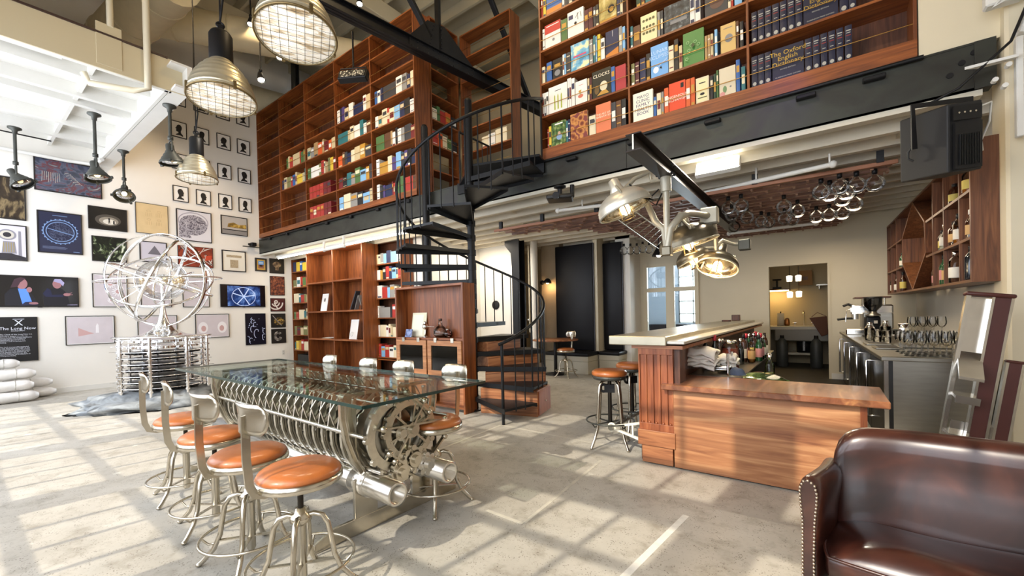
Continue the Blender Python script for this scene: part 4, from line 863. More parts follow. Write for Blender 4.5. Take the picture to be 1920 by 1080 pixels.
# ------------------------------------------------------------------ glass-topped machine table
tb = thing('machine_table', 'glass-topped table over a long row of silver clockwork ribs', 'table', (-3.45, 1.755, 0), -1.3)
AX = 0.06; AZ = 0.58
MB().cbox((-1.575, -0.47, 0.881), (1.575, 0.47, 0.9), 0.003).build('glass_top', thin_glass('table_glass', '#f0f7f3', 0.42, 0.01), tb)
ge = MB(); e = 0.0022
for a, b in (((-1.577, -0.4715, 0.8815), (1.577, -0.4695, 0.8995)), ((-1.577, 0.4695, 0.8815), (1.577, 0.4715, 0.8995)), ((1.5745, -0.47, 0.8815), (1.577, 0.47, 0.8995)), ((-1.577, -0.47, 0.8815), (-1.5745, 0.47, 0.8995))): ge.box(a, b)
ge.build('glass_edge', mat('green_glass_edge', '#16302c', 0.15, coat=0.5), tb)
for sx in (1, -1):
    x = 1.1 * sx
    p = MB(); M = T(x - 0.012, 0, 0) @ Matrix(((0, 0, 1, 0), (1, 0, 0, 0), (0, 1, 0, 0), (0, 0, 0, 1)))   # local (y, z) polygon
    for poly in ([(-0.5, 0.0), (0.62, 0.0), (0.62, 0.05), (0.5, 0.1), (-0.38, 0.1), (-0.5, 0.05)], [(-0.24, 0.1), (-0.08, 0.1), (-0.08, 0.34), (-0.24, 0.34)], [(0.2, 0.1), (0.36, 0.1), (0.36, 0.34), (0.2, 0.34)], [(-0.08, 0.22), (0.2, 0.22), (0.2, 0.3), (-0.08, 0.3)]): p.prism(poly, 0, 0.024, M)
    p.build('foot_plate', NICKEL, tb, bev=0.003)
    for sy in (-1, 1):
        q = MB()
        pts = [(x, AX + sy * v, z) for v, z in ((0.12, 0.26), (0.2, 0.34), (0.27, 0.46), (0.32, 0.6), (0.345, 0.74), (0.345, 0.86))]
        q.flat(pts, 0.075, 0.03, up=(1, 0, 0)); q.flat([(x + 0.02, y + sy * 0.012, z) for _, y, z in pts], 0.016, 0.03, up=(1, 0, 0))
        q.flat([(x, AX + sy * v, z) for v, z in ((0.06, 0.3), (0.12, 0.38), (0.2, 0.46), (0.29, 0.56))], 0.022, 0.02, up=(1, 0, 0))
        q.cyl((x - 0.03, AX + sy * 0.345, 0.86), (x + 0.03, AX + sy * 0.345, 0.86), 0.03)
        q.build('arm', NICKEL, tb, bev=0.003)
for sy in (-1, 1):
    y = AX + sy * 0.21; q = MB()
    M, L_ = q.frame((-1.45, y, 0.3), (1.42, y, 0.3)); q.lathe([(0.05, 0), (0.072, 0), (0.072, L_), (0.05, L_), (0.05, 0)], 24, M)
    M, L_ = q.frame((1.0, y, 0.3), (1.16, y, 0.3)); q.lathe([(0.07, 0), (0.083, 0.0), (0.083, L_), (0.07, L_)], 24, M)
    q.build('tube_rail', ALU, tb)
for y, z, r in ((-0.27, 0.64, 0.012), (0.39, 0.64, 0.012), (-0.16, 0.4, 0.014), (0.28, 0.4, 0.014), (0.06, 0.3, 0.013), (-0.1, 0.8, 0.011), (0.22, 0.8, 0.011), (0.06, AZ, 0.02)):
    MB().cyl((-1.3, y, z), (1.28, y, z), r, n=10).build('shaft', ALU, tb)
def gear_poly(r, n, h):
    out = []
    for i in range(n):
        a = 2 * PI * i / n; s_ = 2 * PI / n
        for f, q in ((0.0, r), (0.28, r + h), (0.55, r + h), (0.83, r)): out.append((q * math.cos(a + f * s_), q * math.sin(a + f * s_)))
    return out
MX = Matrix(((0, 0, 1, 0), (1, 0, 0, 0), (0, 1, 0, 0), (0, 0, 0, 1)))
NR = 20
RIBM = mat('rib_nickel', '#cfc9bb', 0.3, 1.0, var=0.15, vscale=14)
DKM = mat('gear_grey', '#98948a', 0.35, 1.0, var=0.2)
for i in range(NR):
    x = -1.17 + 2.26 * i / (NR - 1); q = MB()
    arc = [(x, AX + 0.3 * math.cos(rad(a)), AZ + 0.3 * math.sin(rad(a))) for a in range(168, 373, 12)]
    q.flat(arc, 0.012, 0.028, up=(1, 0, 0)); arc2 = [(x + 0.022, AX + 0.285 * math.cos(rad(a)), AZ + 0.285 * math.sin(rad(a))) for a in range(174, 367, 16)]
    q.flat(arc2, 0.008, 0.022, up=(1, 0, 0))
    for sy in (-1, 1):
        y = AX + sy * 0.3
        q.prism([(y - 0.03, 0.62), (y + 0.03, 0.62), (y + 0.012 - sy * 0.02, 0.83), (y - 0.012 - sy * 0.02, 0.83)], -0.006, 0.006, T(x, 0, 0) @ MX)
        q.cyl((x - 0.014, y, 0.625), (x + 0.03, y, 0.625), 0.018, n=8); q.cyl((x - 0.012, y - sy * 0.02, 0.835), (x + 0.014, y - sy * 0.02, 0.835), 0.012, n=8)
    q.build('rib', RIBM, tb)
    if i < NR - 1:
        xm = x + 0.047; r = 0.19 if i % 3 else 0.23
        g = MB(); g.prism(gear_poly(r, 26 if i % 2 else 18, 0.014), -0.006, 0.006, T(xm, AX, AZ) @ MX); g.cyl((xm - 0.02, AX, AZ), (xm + 0.02, AX, AZ), 0.06, n=14)
        for k in range(6):
            a = 2 * PI * k / 6 + i; g.cyl((xm - 0.016, AX + 0.13 * math.cos(a), AZ + 0.13 * math.sin(a)), (xm + 0.016, AX + 0.13 * math.cos(a), AZ + 0.13 * math.sin(a)), 0.016, n=8)
        g.build('gear', DKM if i % 2 else RIBM, tb)
        l = MB()
        for sy in (-1, 1):
            l.bar((xm - 0.03, AX + sy * 0.29, 0.66), (xm + 0.05, AX + sy * 0.12, 0.845), 0.01, 0.018); l.tube([(xm, AX + sy * 0.3, 0.64), (xm - 0.01, AX + sy * 0.33, 0.74), (xm, AX + sy * 0.27, 0.83), (xm + 0.02, AX + sy * 0.2, 0.86)], 0.006, 6)
        l.build('lever', RIBM, tb)
        MB().bar((xm, AX - 0.21, 0.3), (xm + 0.09, AX + 0.21, 0.3), 0.02, 0.012).build('cross_bar', ALU, tb)
# the big wheel and small gear train on the near end
def wheel(x, y, z, R_, n, name, m):
    g = MB(); Mw = T(x, y, z) @ MX
    g.lathe([(R_ * 0.78, -0.008), (R_, -0.008), (R_, 0.008), (R_ * 0.78, 0.008), (R_ * 0.78, -0.008)], 32, Mw, smooth=False)
    for k in range(n):
        a = 2 * PI * k / n + 0.3; g.bar((x, y + 0.02 * math.cos(a), z + 0.02 * math.sin(a)), (x, y + R_ * 0.85 * math.cos(a), z + R_ * 0.85 * math.sin(a)), 0.014, 0.022, 0, (1, 0, 0))
    for k in range(n * 2):
        a = 2 * PI * k / (n * 2); g.cyl((x - 0.014, y + R_ * math.cos(a), z + R_ * math.sin(a)), (x + 0.014, y + R_ * math.cos(a), z + R_ * math.sin(a)), 0.02, n=8)
    g.cyl((x - 0.02, y, z), (x + 0.03, y, z), 0.05, n=18); g.cyl((x + 0.03, y, z), (x + 0.05, y, z), 0.028, n=14)
    return g.build(name, m, tb)
MB().lathe([(0.14, 0), (0.24, 0), (0.24, 0.1), (0.14, 0.1), (0.14, 0)], 32, T(1.12, AX, AZ + 0.02) @ MX).build('drum', DKM, tb)
wheel(1.26, AX + 0.02, AZ + 0.03, 0.2, 6, 'end_wheel', NICKEL); wheel(1.235, AX - 0.05, AZ + 0.02, 0.24, 5, 'end_wheel', RIBM)
wheel(1.28, AX + 0.02, 0.42, 0.075, 4, 'end_pinion', NICKEL); wheel(1.29, AX + 0.12, 0.36, 0.06, 4, 'end_pinion', ALU); wheel(1.27, AX - 0.08, 0.36, 0.055, 4, 'end_pinion', NICKEL)
for y0, z0, y1, z1 in ((-0.2, 0.66, 0.3, 0.62), (-0.12, 0.44, 0.12, 0.78), (0.3, 0.5, 0.12, 0.36), (-0.16, 0.5, 0.0, 0.36), (-0.02, 0.86, 0.16, 0.7)):
    q = MB(); q.bar((1.275, AX + y0, z0), (1.285, AX + y1, z1), 0.012, 0.026, 0, (1, 0, 0)); q.ball((1.28, AX + y0, z0), 0.022); q.ball((1.285, AX + y1, z1), 0.02); q.build('end_link', NICKEL, tb)
for sx in (1.1, -1.1): MB().box((sx - 0.02, -0.3, 0.862), (sx + 0.02, 0.42, 0.88)).build('glass_bearer', NICKEL, tb)

# ------------------------------------------------------------------ stools with backs
def arcplate(R_, th, h, y0, z0, nu=12, nv=6, corner=0.5, flare=0.012):
    vs = []; fs = []
    for j in range(nv + 1):
        v = -1 + 2 * j / nv
        for i in range(nu + 1):
            u = -1 + 2 * i / nu
            k = (1 - corner * max(0, abs(v) - 0.25) ** 2.2)
            a = u * th * k; vs.append((R_ * math.sin(a), y0 + R_ * (1 - math.cos(a)) - flare * max(0, v) ** 2, z0 + h / 2 * v))
    for j in range(nv):
        for i in range(nu): a = j * (nu + 1) + i; fs.append((a, a + 1, a + nu + 2, a + nu + 1))
    return vs, fs
def make_stool(label, group):
    t = thing('stool', label, 'stool', (0, 0, 0), 0, group)
    MB().lathe([(0.001, 0.632), (0.1, 0.63), (0.155, 0.622), (0.183, 0.606), (0.194, 0.588), (0.188, 0.574), (0.001, 0.574)], 32).build('seat', TAN, t)
    MB().lathe([(0.001, 0.54), (0.19, 0.54), (0.2, 0.546), (0.2, 0.578), (0.186, 0.58)], 32).build('seat_rim', NICKEL, t)
    MB().cyl((0, 0, 0.36), (0, 0, 0.545), 0.014, n=12).build('screw_spindle', mat('dark_screw', '#35302a', 0.4, 0.8), t)
    MB().lathe([(0.001, 0.05), (0.016, 0.052), (0.023, 0.065), (0.023, 0.32), (0.03, 0.33), (0.05, 0.345), (0.052, 0.37), (0.03, 0.385), (0.024, 0.41), (0.001, 0.41)], 18).build('centre_post', NICKEL, t)
    for k in range(4):
        a = rad(45 + 90 * k); c, s = math.cos(a), math.sin(a); q = MB()
        q.tube([(r * c, r * s, z) for r, z in ((0.025, 0.365), (0.06, 0.375), (0.1, 0.362), (0.125, 0.32), (0.138, 0.25), (0.152, 0.16), (0.185, 0.085), (0.235, 0.03), (0.255, 0.014))], 0.0135, 8)
        q.ball((0.257 * c, 0.257 * s, 0.012), 0.016, 10, 6, sz=0.75); q.build('leg', NICKEL, t)
        MB().tube([(0.15 * c, 0.15 * s, 0.15), (0.17 * c, 0.17 * s, 0.115), (0.21 * c, 0.21 * s, 0.115), (0.243 * c, 0.243 * s, 0.15)], 0.006, 6).build('ring_hook', NICKEL, t)
        MB().bar((0.02 * c, 0.02 * s, 0.13), (0.155 * c, 0.155 * s, 0.13), 0.022, 0.006).build('brace', NICKEL, t)
    q = MB(); q.torus(0.243, 0.0075, T(0, 0, 0.152), 40, 8); q.build('foot_ring', NICKEL, t)
    q = MB(); q.flat([(0, -0.08, 0.535), (0, -0.17, 0.535), (0, -0.215, 0.55), (0, -0.236, 0.6), (0, -0.246, 0.72), (0, -0.246, 0.92)], 0.036, 0.01, up=(1, 0, 0)); 
    q.build('back_arm', NICKEL, t)
    vs, fs = arcplate(0.25, 0.56, 0.14, -0.252, 0.905)
    MB().add(vs, fs, 0, True).build('backrest', NICKEL, t, solid=0.006)
    MB().prism([(-0.03, 0.82), (0.03, 0.82), (0.018, 0.92), (-0.018, 0.92)], 0, 0.006, T(0, -0.243, 0) @ RX(90)).build('back_bracket', NICKEL, t)
    return t
st = make_stool('stool with tan leather seat nearest the camera on the left of the table', 'stools around the machine table')
st.location = (-2.11, 1.04, 0); st.rotation_euler = (0, 0, rad(4))
for x, y, rz, lab in ((-2.62, 1.01, 8, 'stool with tan leather seat second from the camera, left of the table'), (-3.26, 1.05, -12, 'stool with tan leather seat third from the camera, left of the table'), (-4.0, 1.1, -10, 'stool with tan leather seat farthest from the camera, left of the table'),
                      (-2.26, 2.08, 180, 'stool with tan seat at the near right corner, under the glass edge'), (-2.86, 2.09, 182, 'stool on the shelf side of the table, second from the camera'), (-3.35, 2.08, 180, 'stool on the shelf side of the table, third from the camera'), (-4.0, 2.08, 178, 'stool on the shelf side of the table, farthest from the camera')):
    dup(st, (x, y, 0), rz, lab)
o = dup(st, (-4.35, 7.72, 0), 175, 'small brown stool with round seat beside the bench of the dark booth')
o['group'] = 'lounge stools'; o.scale = (0.95, 0.95, 0.98)

# ------------------------------------------------------------------ bar stools
def bar_stool(loc, rz, label):
    t = thing('bar_stool', label, 'stool', loc, rz, 'bar stools at the counter')
    MB().lathe([(0.001, 0.772), (0.1, 0.772), (0.15, 0.766), (0.172, 0.75), (0.176, 0.73), (0.168, 0.712), (0.001, 0.71)], 28).build('seat', TAN, t)
    q = MB(); q.lathe([(0.001, 0.675), (0.155, 0.675), (0.162, 0.68), (0.165, 0.715), (0.15, 0.718)], 28); 
    for k in range(8):
        a = 2 * PI * k / 8; q.ball((0.165 * math.cos(a), 0.165 * math.sin(a), 0.695), 0.006, 6, 4)
    q.build('seat_pan', GUN, t)
    MB().cyl((0, 0, 0.18), (0, 0, 0.68), 0.02, n=12).build('centre_post', mat('dark_screw', ''), t)
    q = MB(); q.torus(0.035, 0.014, T(-0.06, 0, 0.58) @ RX(90), 16, 6); q.box((-0.05, -0.03, 0.54), (0.05, 0.03, 0.62)); q.build('height_crank', BLACK, t)
    for k in range(4):
        a = rad(45 + 90 * k); c, s = math.cos(a), math.sin(a)
        q = MB(); q.tube([(r * c, r * s, z) for r, z in ((0.03, 0.665), (0.09, 0.66), (0.125, 0.62), (0.14, 0.52), (0.155, 0.34), (0.165, 0.2), (0.2, 0.1), (0.245, 0.015))], 0.014, 8); q.ball((0.245 * c, 0.245 * s, 0.014), 0.016, 8, 5); q.build('leg', NICKEL, t)
        MB().bar((0.02 * c, 0.02 * s, 0.24), (0.163 * c, 0.163 * s, 0.24), 0.024, 0.006).build('brace', GUN, t)
    MB().torus(0.235, 0.008, T(0, 0, 0.26), 40, 8).build('foot_ring', GUN, t)
    for k in range(4):
        a = rad(45 + 90 * k); c, s = math.cos(a), math.sin(a); MB().tube([(0.163 * c, 0.163 * s, 0.22), (0.2 * c, 0.2 * s, 0.215), (0.235 * c, 0.235 * s, 0.26)], 0.006, 6).build('ring_hook', GUN, t)
    return t
b1 = bar_stool((-1.75, 3.98, 0), 20, 'tan seated bar stool in front of the fluted bar pillar')
dup(b1, (-1.76, 4.62, 0), 55, 'tan seated bar stool half hidden behind the fluted bar pillar')

# ------------------------------------------------------------------ boulder and planet clock
rr = random.Random(11)
def blob(c, rx, ry, rz_, n=40, k=16, seed=1, amp=0.12, flat=True):
    from mathutils import noise
    vs = []; fs = []
    for j in range(k + 1):
        b = PI * j / k
        for i in range(n):
            a = 2 * PI * i / n; d = Vector((math.sin(b) * math.cos(a), math.sin(b) * math.sin(a), math.cos(b)))
            f = 1 + amp * noise.noise(d * 1.8 + Vector((seed, 0, 0))) + amp * 0.5 * noise.noise(d * 5 + Vector((0, seed, 0))) + amp * 0.25 * noise.noise(d * 13)
            p = Vector((d.x * rx * f, d.y * ry * f, d.z * rz_ * f))
            if flat and p.z < 0: p.z = 0
            vs.append(p + Vector(c))
    for j in range(k):
        for i in range(n): fs.append((j * n + i, (j + 1) * n + i, (j + 1) * n + (i + 1) % n, j * n + (i + 1) % n))
    return vs, fs
rock = ramp_mat('grey_boulder', [(0.3, '#3f4142'), (0.46, '#6f7375'), (0.6, '#94999b'), (0.75, '#5d5a54')], 3.5, rough=0.8, dist=0.6, bump=0.5)
bo = thing('boulder', 'low rough grey boulder carrying the planet sculpture', 'rock', (-8.95, 2.12, 0))
vs, fs = blob((0, 0, 0), 0.85, 1.0, 0.24, 56, 24, 3, 0.28); MB().add(vs, fs, 0, True).build('stone', rock, bo)
pc = thing('planet_clock', 'tall bright metal planet sculpture of globe rings on a layered frame', 'sculpture', (-8.95, 2.2, 0.14))
CH = CHROME
for k in range(8):
    a = 2 * PI * k / 8 + 0.25; x, y = 0.6 * math.cos(a), 0.6 * math.sin(a); q = MB(); q.cyl((x, y, 0.0 if k % 2 else 0.02), (x, y, 0.97), 0.022, n=12)
    for z in range(9): q.cyl((x, y, 0.1 + 0.1 * z), (x, y, 0.125 + 0.1 * z), 0.036, n=12)
    q.build('post', CH, pc)
for k in range(5):
    a = 2 * PI * k / 5 + 0.6; x, y = 0.44 * math.cos(a), 0.44 * math.sin(a); MB().cyl((x, y, 0.25), (x, y, 0.85), 0.018, n=10).build('inner_post', CH, pc)
for k in range(9):
    z = 0.12 + 0.095 * k; g = MB(); r = 0.46 - 0.02 * (k % 3)
    g.prism(gear_poly(r, 44, 0.03), z, z + 0.03); g.build('gear_layer', mat('layer_black', '#1b1a19', 0.35, 0.6) if k < 7 else CH, pc)
    q = MB(); q.torus(0.6, 0.006, T(0, 0, z + 0.045), 48, 6)
    for i in range(9):
        a = 2 * PI * i / 9 + k * 0.37; q.bar((0.4 * math.cos(a), 0.4 * math.sin(a), z + 0.045), ((0.58 + 0.1 * (i % 3 == 0)) * math.cos(a + 0.1), (0.58 + 0.1 * (i % 3 == 0)) * math.sin(a + 0.1), z + 0.045), 0.014, 0.006)
    q.build('pointer_ring', CH, pc)
MB().lathe([(0.3, 0.955), (0.66, 0.955), (0.66, 0.975), (0.3, 0.975), (0.3, 0.955)], 48).build('top_plate', CH, pc)
MB().lathe([(0.44, 0.975), (0.3, 1.0), (0.16, 1.08), (0.08, 1.2), (0.045, 1.34), (0.03, 1.5), (0.026, 1.9)], 28).build('flared_stem', CH, pc)
GZ = 1.91
def band(R_, w, M, name='globe_ring', t_=0.012): 
    q = MB(); q.lathe([(R_ - t_, -w / 2), (R_, -w / 2), (R_, w / 2), (R_ - t_, w / 2), (R_ - t_, -w / 2)], 72, T(0, 0, GZ) @ M); return q.build(name, CH, pc)
band(0.78, 0.07, RZ(32) @ RX(90) @ RY(0)); band(0.75, 0.05, RZ(100) @ RX(90)); band(0.76, 0.045, RZ(-25) @ RX(66)); band(0.72, 0.04, RZ(60) @ RX(40)); band(0.84, 0.02, RX(4)); band(0.74, 0.03, RX(-18) @ RY(12)); band(0.42, 0.03, RX(80)); band(0.36, 0.03, RZ(70) @ RX(75)); band(0.46, 0.02, RX(20))
q = MB()
for k in range(9):
    a = 2 * PI * k / 9; b = rr.uniform(-0.9, 0.9); p = Vector((0.7 * math.cos(a) * math.cos(b), 0.7 * math.sin(a) * math.cos(b), GZ + 0.7 * math.sin(b))); q.tube([(0, 0, GZ), p * 0.5 + Vector((0, 0, GZ * 0.5 + 0.05)), p], 0.008, 6)
q.build('planet_arm', CH, pc)
q = MB()
for k in range(6):
    a = 2 * PI * k / 6; q.ball((0.25 * math.cos(a), 0.25 * math.sin(a), GZ + 0.06 * math.sin(3 * a)), 0.055, 16, 10)
q.build('planet_ball', mat('planet_gold', '#e2c9a0', 0.15, 1.0), pc); MB().ball((0, 0, GZ), 0.1, 20, 12).build('sun_ball', CH, pc)
MB().ball((0.02, 0, GZ), 0.34, 28, 18).build('glass_sphere', thin_glass('globe_glass', '#ffffff', 0.7), pc)

# bundles in plastic at the left edge of the picture
bundle = mat('plastic_wrapped_cloth', '#dedbd6', 0.35, var=0.06, vscale=9, bump=0.25, bscale=14, coat=0.4)
for i, (x, y0, y1, z, r, lab) in enumerate(((-11.3, 0.3, 0.98, 0.098, 0.098, 'white wrapped roll at the bottom front of the stack by the wall'), (-11.72, 0.4, 1.24, 0.09, 0.09, 'white wrapped roll at the bottom back, sticking out farthest'), (-11.35, 0.3, 0.93, 0.285, 0.095, 'white wrapped roll second from the bottom at the front'), (-11.78, 0.4, 1.2, 0.27, 0.09, 'white wrapped roll second from the bottom at the back'), (-11.5, 0.3, 0.97, 0.475, 0.098, 'white wrapped roll third from the bottom of the stack'), (-11.62, 0.25, 0.79, 0.66, 0.09, 'white wrapped roll on top of the stack under the text panel'))):
    t = thing('wrapped_roll', lab, 'roll', (x, (y0 + y1) / 2, z - r), 0, 'wrapped rolls stacked by the wall'); h = (y1 - y0) / 2
    vs = []; fs = []; n = 20; K = 12
    for j in range(K + 1):
        v = -1 + 2 * j / K; f = (1 - abs(v) ** 6 * 0.55)
        for a_ in range(n):
            a = 2 * PI * a_ / n; w = 1 + 0.05 * math.sin(3 * a + j) + 0.03 * math.sin(7 * a - 2 * j); vs.append((r * f * w * 1.25 * math.cos(a), h * v, r + max(-r * 0.97, r * f * w * 0.97 * math.sin(a))))
    for j in range(K):
        for a_ in range(n): fs.append((j * n + a_, j * n + (a_ + 1) % n, (j + 1) * n + (a_ + 1) % n, (j + 1) * n + a_))
    fs += [list(range(n)), list(reversed(range(K * n, K * n + n)))]
    MB().add(vs, fs, 0, True).build('wrapping', bundle, t)
    for v in (-0.5, 0.3): MB().torus(r * 1.1, 0.006, T(0, h * v, r) @ RX(90) @ Matrix.Diagonal((1.14, 0.9, 1, 1)), 24, 6).build('tie', mat('plastic_tie', '#bdb9b0', 0.4), t)
# ------------------------------------------------------------------ spiral stair
SX, SY, SR = -4.0, 4.46, 1.03
ss = thing('spiral_stair', 'black steel spiral stair rising to the mezzanine landing', 'staircase', (SX, SY, 0))
TR = mat('stair_black', '#17181a', 0.45, 0.25, var=0.12, vscale=5, spec=0.35)
q = MB(); q.cyl((0, 0, 0), (0, 0, 4.36), 0.052, n=20); q.lathe([(0.052, 4.36), (0.045, 4.385), (0.001, 4.39)], 20); q.build('newel_post', TR, ss)
q = MB(); q.cbox((-0.11, -0.11, 0), (0.11, 0.11, 0.018), 0.004)
for x in (-0.085, 0.085):
    for y in (-0.085, 0.085): q.cyl((x, y, 0.018), (x, y, 0.032), 0.012, n=6)
q.build('base_plate', TR, ss)
RISE, STEP, A0 = 0.2053, 25.85, -28.0
def pol(r, a, z): return (r * math.cos(rad(a)), r * math.sin(rad(a)), z)
def rail_z(a): return 0.99 + RISE * (a - A0) / STEP
for i in range(1, 17):
    a = A0 + STEP * (i - 1); b = a + 30; z = RISE * i; q = MB()
    poly = [pol(0.05, a - 40, 0)[:2], pol(SR, a, 0)[:2], pol(SR * 1.005, b, 0)[:2], pol(0.05, b + 40, 0)[:2]]
    q.prism(poly, z - 0.007, z)
    for p0, p1, h in ((poly[0], poly[1], 0.062), (poly[3], poly[2], 0.05), (poly[1], poly[2], 0.03)):
        q.bar((p0[0], p0[1], z - h / 2), (p1[0], p1[1], z - h / 2), 0.006, h, 0, (0, 0, 1)) if False else None
        d = Vector((p1[0] - p0[0], p1[1] - p0[1], 0)); n_ = Vector((-d.y, d.x, 0)).normalized() * 0.003
        q.prism([(p0[0] + n_.x, p0[1] + n_.y), (p0[0] - n_.x, p0[1] - n_.y), (p1[0] - n_.x, p1[1] - n_.y), (p1[0] + n_.x, p1[1] + n_.y)], z - h, z)
    q.cyl((0, 0, z - 0.075), (0, 0, z + 0.005), 0.066, n=18)
    q.build('tread', TR, ss)
    for k in range(3):
        ab = a + 1.2 + STEP / 3 * k
        if i == 1 and k == 0: continue
        if i == 16 and k == 2: continue
        MB().cyl(pol(SR * 0.975, ab, z - 0.05), pol(SR * 0.975, ab, rail_z(ab)), 0.008 if k else 0.011, n=8).build('baluster', TR, ss)
MB().cyl(pol(SR * 0.92, A0 + 1, 0.0), pol(SR * 0.92, A0 + 1, rail_z(A0)), 0.019, n=12).build('starting_post', TR, ss)
pts = [pol(SR * 0.93, A0 - 2, rail_z(A0) - 0.01), pol(SR * 0.95, A0 + 2, rail_z(A0 + 2))] + [pol(SR * 0.975, a, rail_z(a)) for a in range(-20, 384, 6)] + [(0.92, 0.5, 4.3), (0.86, 0.57, 4.3)]
MB().tube(pts, 0.02, 10).build('handrail', TR, ss)
q = MB(); q.prism([(0.0, 0.0), (0.98, 0.3), (0.9, 0.56), (-0.75, 0.56), (-0.1, 0.1)], 3.44, 3.47); q.prism([(0.9, 0.535), (0.9, 0.565), (-0.75, 0.565), (-0.75, 0.535)], 3.3, 3.475); q.build('landing', TR, ss)
MB().box((-0.65, 0.53, 3.472), (0.88, 0.545, 3.49)).build('landing_nosing', mat('bright_nosing', '#d9d6cf', 0.4, 0.6), ss)
for x in (0.86, -0.7): MB().cyl((x, 0.55, 3.3), (x, 0.55, 4.3), 0.014, n=10).build('landing_post', TR, ss)
q = MB(); q.tube([(-0.7, 0.55, 4.3), (-0.7, 0.9, 4.3), (-0.7, 1.3, 4.3)], 0.016, 8); q.build('landing_rail', TR, ss)
for i in range(5): MB().cyl((-0.7, 0.7 + 0.14 * i, 3.47), (-0.7, 0.7 + 0.14 * i, 4.3), 0.007, n=6).build('baluster', TR, ss)
# walnut drawer boxes stepped under the lower treads
for i, nm in enumerate(('lowest', 'second', 'third', 'fourth')):
    a = A0 + STEP * (i + 1) + 16; z0 = 0.0 if i == 0 else RISE * (i + 1) - 0.06; z1 = RISE * (i + 2) - 0.07
    t = thing('drawer_box', '%s stepped walnut drawer box under the spiral stair treads' % nm, 'drawer', (SX, SY, z0), a, 'walnut drawer boxes under the stair')
    MB().cbox((0.16, -0.13, 0), (0.99, 0.4, z1 - z0), 0.004).build('carcass', K_X, t)
    MB().cbox((0.99, -0.11, 0.015), (1.005, 0.38, z1 - z0 - 0.015), 0.003).build('drawer_front', K_Z, t)
    MB().ball((1.015, 0.13, (z1 - z0) / 2), 0.012, 10, 6).build('knob', NICKEL, t)
t = thing('steel_post', 'black round-topped pipe post rising past the stair and beam', 'post', (-5.43, 4.93, 0))
q = MB(); q.cyl((0, 0, 0), (0, 0, 4.55), 0.058, n=18); q.lathe([(0.058, 4.55), (0.04, 4.59), (0.001, 4.605)], 18); q.build('pipe', TR, t)
MB().cbox((-0.1, -0.1, 0), (0.1, 0.1, 0.015), 0.004).build('base_plate', TR, t)
t = thing('steel_column', 'black steel column with a flared cap behind the stair', 'column', (-5.45, 7.62, 0))
q = MB(); q.box((-0.1, -0.11, 0), (0.1, -0.09, 2.98)); q.box((-0.1, 0.09, 0), (0.1, 0.11, 2.98)); q.box((-0.012, -0.09, 0), (0.012, 0.09, 2.98)); q.build('shaft', BLACK, t)
MB().prism([(-0.1, 2.2), (-0.1, 2.98), (-0.3, 2.98), (-0.3, 2.88), (-0.14, 2.7)], -0.09, 0.09, RX(90)).build('cap_bracket', BLACK, t)
t = thing('white_pipe', 'tall white pipe between the black column and the booth wall', 'pipe', (-5.48, 8.3, 0)); MB().cyl((0, 0, 0), (0, 0, 3.1), 0.085, n=20).build('pipe_body', WALLW, t); MB().cyl((-0.14, -0.02, 0.9), (-0.14, -0.02, 2.95), 0.016, n=8).build('conduit', CREAM, t)
q = MB(); q.lathe([(0.001, 0), (0.03, 0), (0.035, 0.02), (0.02, 0.05), (0.001, 0.052)], 14, T(-0.14, -0.04, 1.2) @ RX(90)); q.build('valve', CHROME, t)
# wall sconce on the booth wall
p = on_y(1017, 530, 9.0); t = thing('wall_lamp', 'small black wall lamp with lit shade on the taupe booth wall', 'lamp', (p.x, 9.0, p.z))
MB().lathe([(0.001, 0), (0.06, 0), (0.055, 0.025), (0.001, 0.03)], 16, RX(90)).build('wall_plate', BLACK, t)
MB().tube([(0, -0.03, 0), (0.08, -0.12, 0.02), (0.2, -0.16, 0.02), (0.25, -0.17, 0.05)], 0.011, 8).build('arm', BLACK, t)
MB().lathe([(0.1, -0.06), (0.095, -0.02), (0.07, 0.03), (0.03, 0.06), (0.001, 0.065)], 20, T(0.26, -0.18, 0.02)).build('lamp_shade', BLACK, t, solid=0.003)
MB().ball((0.26, -0.18, -0.02), 0.035, 12, 8).build('bulb', glow('warm_bulb', '#ffe3b8', 18), t)
SCONCE = (p.x + 0.26, 8.82, p.z - 0.12)
p = on_y(930, 572, 8.1); t = thing('wall_disc', 'black round disc on the white wall behind the stair', 'disc', (p.x, 8.1, p.z)); MB().lathe([(0.001, 0), (0.11, 0), (0.11, 0.02), (0.09, 0.03), (0.001, 0.03)], 28, RX(90)).build('disc_face', BLACK, t)
